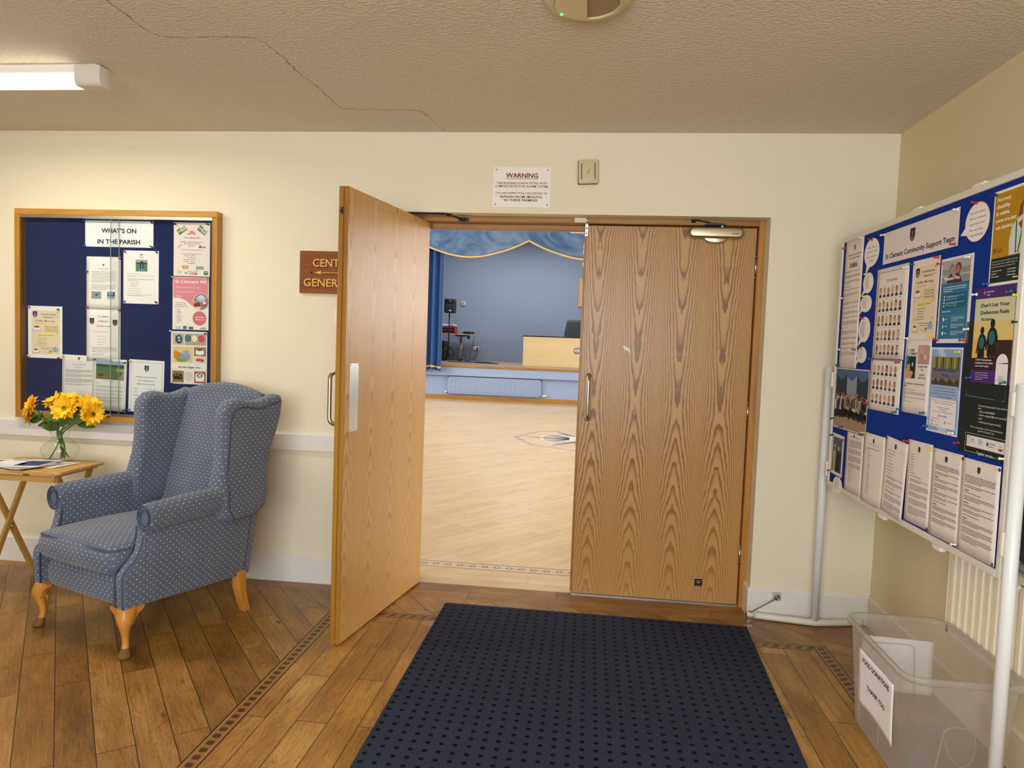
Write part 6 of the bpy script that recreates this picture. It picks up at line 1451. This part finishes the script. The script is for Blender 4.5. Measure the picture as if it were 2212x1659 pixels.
for i, (t, w_) in enumerate((('COVID-19 Spring Booster', .086), ('vaccinations are now available', .094), ('at your doctor\u2019s surgery.', .074))): S.text(t, .12, .765+i*.032, .0052, '#F2F0EE', w_, 'l', .02)
S.para(.14, .895, .48, 4, .022, '#CFC2E0', .0018, 3)
S.part('white_tab').rect(.66, .79, .95, 1.0, '#ECEAEE').ell(.805, .79, .145, .10, '#ECEAEE', 24, PI, 2*PI).part('lettering').text('Find your', .80, .925, .0032, '#4A4A5A', .022).text('GP today or visit', .80, .942, .0032, '#4A4A5A', .034).text('gov.je/SpringBooster', .80, .960, .0036, '#2E2E4A', .042, bold=.02)
S.done([('white', (.02, .06), 'top left'), ('green', (.90, .07), 'top right'), ('blue', (.04, .95), 'bottom left'), ('green', (.92, .97), 'bottom right')])
# loose pin on the felt right of the booster poster
o = bpy.data.objects.new('push_pin', pin_mesh('yellow')); COL.objects.link(o); p_, u_, n_ = PLANES['R'](1.476, 1.585, .001)
o.matrix_world = Matrix.Translation(p_) @ Matrix((u_, Vector((0, 0, 1)), n_)).transposed().to_4x4(); o.location = p_+UB*.018; tag(o, 'yellow push pin in the bare felt right of the booster poster', 'pin', 'pins on the display board')
S = Sheet('group_photograph', 'large photograph of many people in the hall below the long notice', 'photograph', 'R', .128, 1.332, .380, .287, '#D9D0C8', short='hall group photograph', group='papers on the display board', layer=1)
S.part('picture').rect(.015, .02, .985, .98, '#2F3A46').rect(.015, .64, .985, .98, '#A68E74').rect(.36, .10, .66, .60, '#8E99A8')
for a, b in ((.015, .34), (.34, .66), (.66, .985)): S.poly([(a, .02), (a, .10), ((a*3+b)/4, .17), ((a+b)/2, .20), ((a+3*b)/4, .17), (b, .10), (b, .02)], '#4A6A94')
r3 = random.Random(4)
S.part('crowd')
for row, (y0, n_, sc_) in enumerate(((.42, 20, .8), (.47, 19, 1.0))):
    for i in range(n_):
        cx = .04+.92*i/(n_-1)+r3.uniform(-.01, .01); cy = y0+r3.uniform(-.02, .02)-.05*abs(cx-.5)*(-1)
        c_ = r3.choice(['#2A2C34', '#22242C', '#3A3034', '#8A2A3A', '#B0A890', '#D0CCC6', '#2E3A52', '#4A2A34', '#C9C2B6'])
        S.poly([(cx-.024, cy+.33), (cx-.028, cy+.10), (cx-.02, cy+.035), (cx+.02, cy+.035), (cx+.028, cy+.10), (cx+.024, cy+.33)], '#24262C').poly([(cx-.026, cy+.20), (cx-.028, cy+.10), (cx-.02, cy+.035), (cx+.02, cy+.035), (cx+.028, cy+.10), (cx+.026, cy+.20)], c_).ell(cx, cy+.005, .014, .024, r3.choice(SK), 10).ell(cx, cy-.012, .014, .014, r3.choice(HR), 10)
        S.lay = min(S.lay, 6)
S.done([('black', (.0, .86), 'left edge near the bottom'), ('navy', (.30, .965), 'bottom'+' edge'), ('navy', (.93, .975), 'bottom right')])
S = Sheet('small_photograph', 'small white-bordered photograph of people at the bottom left of the board', 'photograph', 'R', .124, 1.016, .149, .196, '#E4E0DC', short='small bordered photograph', group='papers on the display board', rot=-1.5)
S.part('picture').rect(.10, .08, .88, .92, '#39424C').rect(.10, .08, .88, .40, '#5A6672').poly([(.18, .92), (.16, .45), (.28, .36), (.40, .45), (.38, .92)], '#B9A86A').ell(.28, .30, .07, .05, '#C9A084').poly([(.50, .92), (.48, .50), (.60, .40), (.72, .50), (.70, .92)], '#22262E').ell(.60, .34, .07, .05, '#C9A084').rect(.74, .6, .88, .92, '#2A4A6A')
S.done([('black', (.05, .06), 'top left'), ('red', (.93, .07), 'top right'), ('red', (.05, .95), 'bottom left')])
docs = [(.321, 1.044, .186, .268, 0, 'first bottom sheet', 'printed sheet leftmost in the bottom row, headed by a small title', '#E2D8D0', 0),
        (.516, 1.066, .202, .297, 0, 'second bottom sheet', 'creased printed sheet second from the left in the bottom row', '#E6DBD2', 1),
        (.728, 1.078, .187, .302, -3.5, 'third bottom sheet', 'tilted printed sheet third from the left in the bottom row', '#E6DAD2', 2),
        (.912, 1.088, .180, .303, .6, 'fourth bottom sheet', 'printed list sheet fourth from the left in the bottom row', '#E6DAD2', 1),
        (1.097, 1.083, .190, .300, .3, 'fifth bottom sheet', 'densely printed sheet fifth from the left in the bottom row', '#E6DAD2', 2),
        (1.283, 1.080, .207, .299, .5, 'sixth bottom sheet', 'densely printed sheet rightmost in the bottom row', '#E6DAD2', 3)]
PINS = [[('brass', (.45, .045), 'top edge')], [('yellow', (.0, .02), 'top left')], [('brass', (.02, .03), 'top left')], [('red', (-.03, .03), 'top left')], [('yellow', (.0, .02), 'top left'), ('brass', (-.03, .97), 'bottom left')], [('brass', (.02, .02), 'top left'), ('brass', (.98, .03), 'top right'), ('white', (.0, .965), 'bottom left'), ('brass', (.97, .98), 'bottom right')]]
for i, (s0, z1, W_, H_, rt, sh, lb, c, ly) in enumerate(docs):
    S = Sheet('printed_sheet', lb, 'notice', 'R', s0, z1, W_, H_, c, short=sh, group='papers on the display board', curl=.0035 if i != 1 else .006, rot=rt, layer=ly+6)
    ic = '#33334E'
    if i == 0: S.text('St Clement Community Support Team', .5, .075, .004, ic, .11, bold=.02)
    else: S.shield(.47, .10, .020 if i != 5 else .022, '#2A2F48', '#2A2F48').text('St Clement Community Support', .47, .155, .0026, ic, .09) if i == 1 else S.shield(.47, .10, .021, '#2A2F48', '#2A2F48')
    if i == 0:
        y = .13
        for n_ in (6, 4, 5, 4): S.para(.13, y, .90, n_, .0215, ic, .0021, n_+i, .5); y += n_*.0215+.022
        for k in range(6): S.para(.20, .62+k*.042, .62-.05*(k % 3), 1, .02, ic, .0019, k)
    elif i == 1:
        S.para(.15, .21, .78, 2, .022, ic, .002, 1, .3)
        for k in range(17): S.para(.22, .275+k*.036, .22+.18+.06*((k*7) % 4)/1.5, 1, .02, ic, .0023, k)
    elif i in (2, 3):
        y = .17; r5 = random.Random(i)
        for k in range(8): S.para(.14, y, .14+(.30 if i == 3 else .50)*r5.uniform(.7, 1.1), 1, .02, ic, .0020, k); y += .033 if i == 3 else .043
        for n_ in ((1, 2, 4, 3, 4, 5) if i == 3 else (2, 3, 1, 2, 4, 4)): S.para(.16, y, .93, n_, .0185, ic, .0020, n_+k, .6); y += n_*.0185+.024
    else:
        y = .18
        for q, n_ in enumerate((4, 2, 2, 3, 2, 2, 1, 3, 3, 3) if i == 4 else (5, 2, 1, 3, 2, 2, 1, 3, 4, 4)):
            S.para(.12, y, .93, n_, .0175, ic, .0021, n_+q*3, .55); y += n_*.0175+.018
            if q in (1, 3, 6): S.para(.12, y, .34, 1, .02, ic, .0032, q); y += .026
    S.ell(.5, .965, .008, .006, ic, 6)
    S.done(PINS[i])
    if i == 5: S.part('footer')
for m_ in (_tc,): m_.clear()

# ---- sheets on the storage tub
def tub_sheet(name, label, M, W_, H_, wav, mirrored=False):
    mb = MB(); nx, ny = 14, 12; g = []
    def cz(u, v): return wav*(math.sin(u*7+v*2)*.5+.5)*(.25+v)*.5+wav*1.8*max(0, u-.75)*4*max(0, v-.0)*.5*(1-v*.2)
    for j in range(ny+1):
        for i in range(nx+1): u, v = i/nx, j/ny; g.append((W_*(u-.5), H_*(.5-v), cz(u, v)))
    mb.add(g, [(j*(nx+1)+i, (j+1)*(nx+1)+i, (j+1)*(nx+1)+i+1, j*(nx+1)+i+1) for j in range(ny) for i in range(nx)], 0, True)
    o = thing(name, mb, mat('tub_paper', '#F1EDEA', rough=.8), label, 'notice'); o.matrix_world = M
    sf = o.modifiers.new('thickness', 'SOLIDIFY'); sf.thickness = .0004; sf.offset = -1
    for body, w_, yy, h_ in (('FOOD DONATIONS', .225, .062, .0185), ('THANK YOU', .150, -.022, .0185)):
        vs_, fs, wd = text_geo(body, .022, 0); k = h_/.73; P = []
        for a, b in vs_:
            x = a*w_/wd-w_/2; y = b*k+yy-.02*0; P.append((x, y, cz(x/W_+.5, .5-y/H_)+(.0006 if not mirrored else .0006)))
        m2 = MB().add(P, fs); m2.build('lettering', ink('#1A1A1E'), o)
    return o
Tm = Matrix.Translation((.9355-.0065, -1.275, .222)) @ Matrix(((0, 0, -1), (-1, 0, 0), (0, 1, 0))).to_4x4() @ Matrix.Rotation(math.radians(-1), 4, 'Z')
# tilt with the tub wall
Tm = Matrix.Translation((.9345-.0035, -1.272, .228)) @ Matrix.Rotation(math.atan2(hx-.147, .363), 4, 'Y').inverted() @ Matrix(((0, 0, -1), (-1, 0, 0), (0, 1, 0))).to_4x4()
tub_sheet('food_donations_sheet', 'wavy white FOOD DONATIONS THANK YOU sheet on the side of the tub', Tm, .297, .205, .008)
Tn = Matrix.Translation((1.118, -1.252+.262+.003, .214)) @ Matrix.Rotation(math.atan2(.026, .363), 4, 'X').inverted() @ Matrix(((-1, 0, 0), (0, 0, 1), (0, 1, 0))).to_4x4() @ Matrix.Rotation(math.radians(1.5), 4, 'Z')
tub_sheet('food_donations_sheet', 'white sheet seen from behind on the far end of the tub', Tn, .262, .205, .0005)

# ================================================================== ON THE STAGE
SP = empty('loudspeaker', (-3.957, 15.3, 2.135), 0, 'black loudspeaker on a tripod stand beside the stage curtain', 'loudspeaker')
mb = MB(); mb.rbox((0, 0, .195), (.30, .24, .39), .035, 4); mb.build('cabinet', BLKPL, SP)
mb = MB(); mb.rbox((.01, -.121, .13), (.24, .012, .22), .005, 3); mb.build('grille', mat('grille_dark', '#2B2B2B', rough=.6), SP)
mb = MB(); mb.lathe([(.055, 0), (.04, .012), (.008, .02), (0, .012)], 20, M=Matrix.Translation((.01, -.114, .315)) @ Matrix.Rotation(PI/2, 4, 'X')); mb.build('tweeter_horn', mat('horn_grey', '#3A3A3C', rough=.4), SP)
mb = MB(); mb.rbox((.02, -.131, .065), (.06, .006, .028), .002, 2); mb.build('badge', WPL, SP)
TS = empty('speaker_stand', (-3.975, 15.3, DZ), 0, 'black tripod speaker stand on the stage', 'speaker stand')
mb = MB(); mb.tube([(0, 0, .10), (0, 0, 1.31)], .017, 12); mb.build('pole', BLACKM, TS)
mb = MB(); mb.tube([(0, 0, .38), (0, 0, .44)], .03, 12); mb.tube([(0, 0, .70), (0, 0, .75)], .024, 12); mb.build('collar', BLACKM, TS)
for a in (-.35, 3.5, 1.9):
    mb = MB(); mb.tube([(0, 0, .42), (.42*math.cos(a), .42*math.sin(a), .012)], .014, 8); mb.build('leg', BLACKM, TS)
    mb = MB(); mb.tube([(0, 0, .12), (.22*math.cos(a), .22*math.sin(a), .21)], .007, 6); mb.build('brace', BLACKM, TS)
ET = empty('equipment_table', (-3.95, 16.2, DZ), 0, 'folding table carrying sound equipment at the back of the stage', 'table')
MB().box(-.75, .60, -.35, .35, .735, .762).build('table_top', mat('stage_table_top', '#C49A84', rough=.5), ET)
for x in (.15, -.55):
    for y in (-.10, .10):
        mb = MB(); mb.tube([(x+.0, y, .03), (x, y, .73)], .018, 10); mb.build('leg', CHROME, ET)
    mb = MB(); mb.box(x-.02, x+.02, -.30, .30, .0, .03); mb.build('foot', BLACKM, ET)
mb = MB(); mb.box(-.02, .40, -.03, .03, .70, .735); mb.box(.34, .40, -.06, .06, .63, .735); mb.build('bracket', BLACKM, ET)
MX = empty('mixer', (-4.14, 16.1, DZ+.763), 0, 'red and black sound mixer on the stage table', 'mixer')
MB().box(-.20, .20, -.2, .2, 0, .20).build('case', BLKPL, MX, bevel=.008)
mb = MB(); mb.box(-.21, .21, -.21, -.19, .165, .21); mb.box(-.21, .21, -.21, -.19, .0, .03); mb.box(.19, .212, -.21, .2, .0, .21); mb.build('red_trim', mat('red_trim', '#A02A34', rough=.4), MX)
for k in range(6): MB().tube([(-.15+k*.06, -.205, .10), (-.15+k*.06, -.222, .10)], .012, 8).build('knob', mat('knob_grey', '#8C8C8C', rough=.4), MX)
PRN = thing('printed_tray', MB().box(-.17, .19, -.18, .18, 0, .05), mat('pale_tray', '#C9D6DA', rough=.4), 'pale grey tray unit on top of the mixer', 'tray', bevel=.01); PRN.location = (-4.13, 16.1, DZ+.763+.212)
MB().box(.06, .14, -.183, -.179, .012, .035).build('label_plate', mat('tray_slot', '#5A646A', rough=.5), PRN)
AM = thing('amplifier', MB().box(-.15, .13, -.14, .14, 0, .075), BLKPL, 'small flat black amplifier at the right of the stage table', 'amplifier', bevel=.006); AM.location = (-3.56, 16.15, DZ+.763)
MB().tube([(.10, -.142, .035), (.10, -.155, .035)], .012, 8).build('knob', mat('knob_grey', '#8C8C8C'), AM)
SB = thing('equipment_case', MB().box(-.16, .16, -.2, .2, 0, .55), BLKPL, 'black equipment case standing behind the stage curtain edge', 'case', bevel=.015); SB.location = (-4.28, 15.75, DZ)
MB().box(-.06, .06, -.21, -.2, .44, .47).build('carry_handle', mat('handle_dark', '#2E2E2E'), SB)
def cable(name, pts, label, r=.006):
    mb = MB(); mb.tube(smooth_path(pts, 6), r, 6); return thing(name, mb, BLKPL, label, 'cable')
cable('cable', [(-3.36, 15.86, DZ+.74), (-3.38, 15.80, DZ+.5), (-3.44, 15.75, DZ+.2), (-3.42, 15.55, DZ+.01), (-3.3, 15.3, DZ+.006)], 'thin black cable hanging from the right end of the stage table')
cable('cable', [(-3.9, 15.83, DZ+.80), (-3.78, 15.80, DZ+.6), (-3.70, 15.75, DZ+.3), (-3.55, 15.6, DZ+.1), (-3.45, 15.4, DZ+.01), (-3.1, 15.2, DZ+.006)], 'black cable sweeping down in front of the chrome table legs')
cable('cable', [(-3.392, SYB-.035, DZ+.36), (-3.40, SYB-.06, DZ+.2), (-3.50, SYB-.12, DZ+.05), (-3.65, SYB-.35, DZ+.008), (-3.5, 15.3, DZ+.006), (-3.2, 14.6, DZ+.006)], 'black mains cable from the wall socket down to the stage floor')
cable('cable', [(-3.9, 14.9, DZ+.008), (-3.5, 14.7, DZ+.008), (-3.2, 14.85, DZ+.008), (-2.95, 14.6, DZ+.01), (-2.6, 14.5, DZ+.01), (-2.9, 14.35, DZ+.02), (-3.1, 14.5, DZ+.03), (-2.8, 14.6, DZ+.03), (-2.45, 14.3, DZ+.008)], 'loose tangle of black cable lying on the stage floor', .012)
mb = MB(); mb.rbox((0, 0, 0), (.165, .012, .092), .003, 2); SO = thing('wall_socket', mb, WPL, 'white double socket with a black plug on the stage wall', 'socket'); SO.location = (-3.44, SYB-.0075, DZ+.375)
mb = MB(); mb.rbox((.042, -.022, -.004), (.05, .032, .05), .010, 3); mb.build('plug', BLKPL, SO)
mb = MB(); mb.rbox((0, 0, 0), (.115, .05, .115), .006, 2); TH = thing('thermostat', mb, mat('thermostat_beige', '#C9C4B4', rough=.5), 'small square thermostat on the blue stage wall', 'thermostat'); TH.location = (-3.856, SYB-.027, 2.487)
mb = MB(); mb.rbox((0, -.027, 0), (.07, .006, .07), .002, 2); mb.build('dial', mat('thermo_grey', '#8C8C80', rough=.5), TH)
PF = empty('picture_frame', (-.10, SYB-.001, 2.896), 0, 'wooden picture frame at the right of the stage wall', 'picture frame')
for nm, b in (('side_rail', (-.40, -.345, -.41, .41)), ('side_rail', (.345, .40, -.41, .41)), ('cross_rail', (-.345, .345, .355, .41)), ('cross_rail', (-.345, .345, -.41, -.355))):
    MB().box(b[0], b[1], -.035, 0, b[2], b[3]).build(nm, mat('frame_pine', '#CC9458', rough=.4), PF, bevel=.004)
MB().box(-.345, .345, -.012, -.002, -.355, .355).build('picture', mat('picture_paper', '#C8BFA8', rough=.7), PF)
LC = empty('lectern_desk', (-.93, 14.25, DZ), 0, 'pale beech panel-front desk with black top on the stage', 'desk')
MB().box(-.85, .85, -.35, -.325, .0, .735).build('front_panel', BEECH, LC, bevel=.002)
MB().box(-.86, .86, -.36, .36, .737, .765).build('desk_top', mat('desk_black', '#1A1C22', rough=.4), LC, bevel=.003)
for x in (-.85, .825): MB().box(x, x+.025, -.324, .33, 0, .735).build('side_panel', BEECH, LC, bevel=.002)
mb = MB(); mb.lathe([(0, 0), (.085, 0), (.085, .006), (0, .008)], 32, M=Matrix.Translation((.50, -.35, .42)) @ Matrix.Rotation(PI/2, 4, 'X')); mb.build('round_badge', mat('badge_silver', '#B9BCC0', rough=.3, metal=.4), LC)
OC = empty('office_chair', (-.50, 15.1, DZ), 0, 'dark grey high-backed office chair behind the beech desk', 'chair')
LEA = mat('slate_leather', '#27333C', rough=.45)
mb = MB(); mb.rbox((0, .22, .90), (.62, .12, .68), .055, 8, bulge=lambda u, v, t: (-u*.06*max(0, t), .05*t*abs(t), 0)); mb.build('backrest', LEA, OC)
mb = MB(); mb.rbox((0, -.05, .50), (.54, .54, .12), .05, 6); mb.build('seat', LEA, OC)
mb = MB(); mb.tube([(0, 0, .08), (0, 0, .45)], .03, 12); mb.build('gas_stem', BLACKM, OC)
for k in range(5):
    a = 2*PI*k/5; mb = MB(); mb.tube([(0, 0, .09), (.30*math.cos(a), .30*math.sin(a), .06)], .018, 8); mb.build('base_leg', BLACKM, OC)
    mb = MB(); mb.tube([(.30*math.cos(a), .30*math.sin(a)-.02, .028), (.30*math.cos(a), .30*math.sin(a)+.02, .028)], .027, 10); mb.build('castor', BLACKM, OC)
# hall ceiling light seen at the top of the doorway
HL = empty('hall_ceiling_light', (-.05, 6.0, 2.94), 0, 'white hall light fitting at the top right of the doorway view', 'ceiling light')
mb = MB(); mb.rbox((0, 0, .05), (.80, .35, .10), .02, 3); mb.build('fitting', WPL, HL)
for x in (-.2, .2): MB().tube([(x, 0, .10), (x, 0, HZ-2.94)], .008, 8).build('suspension_rod', STEEL, HL)
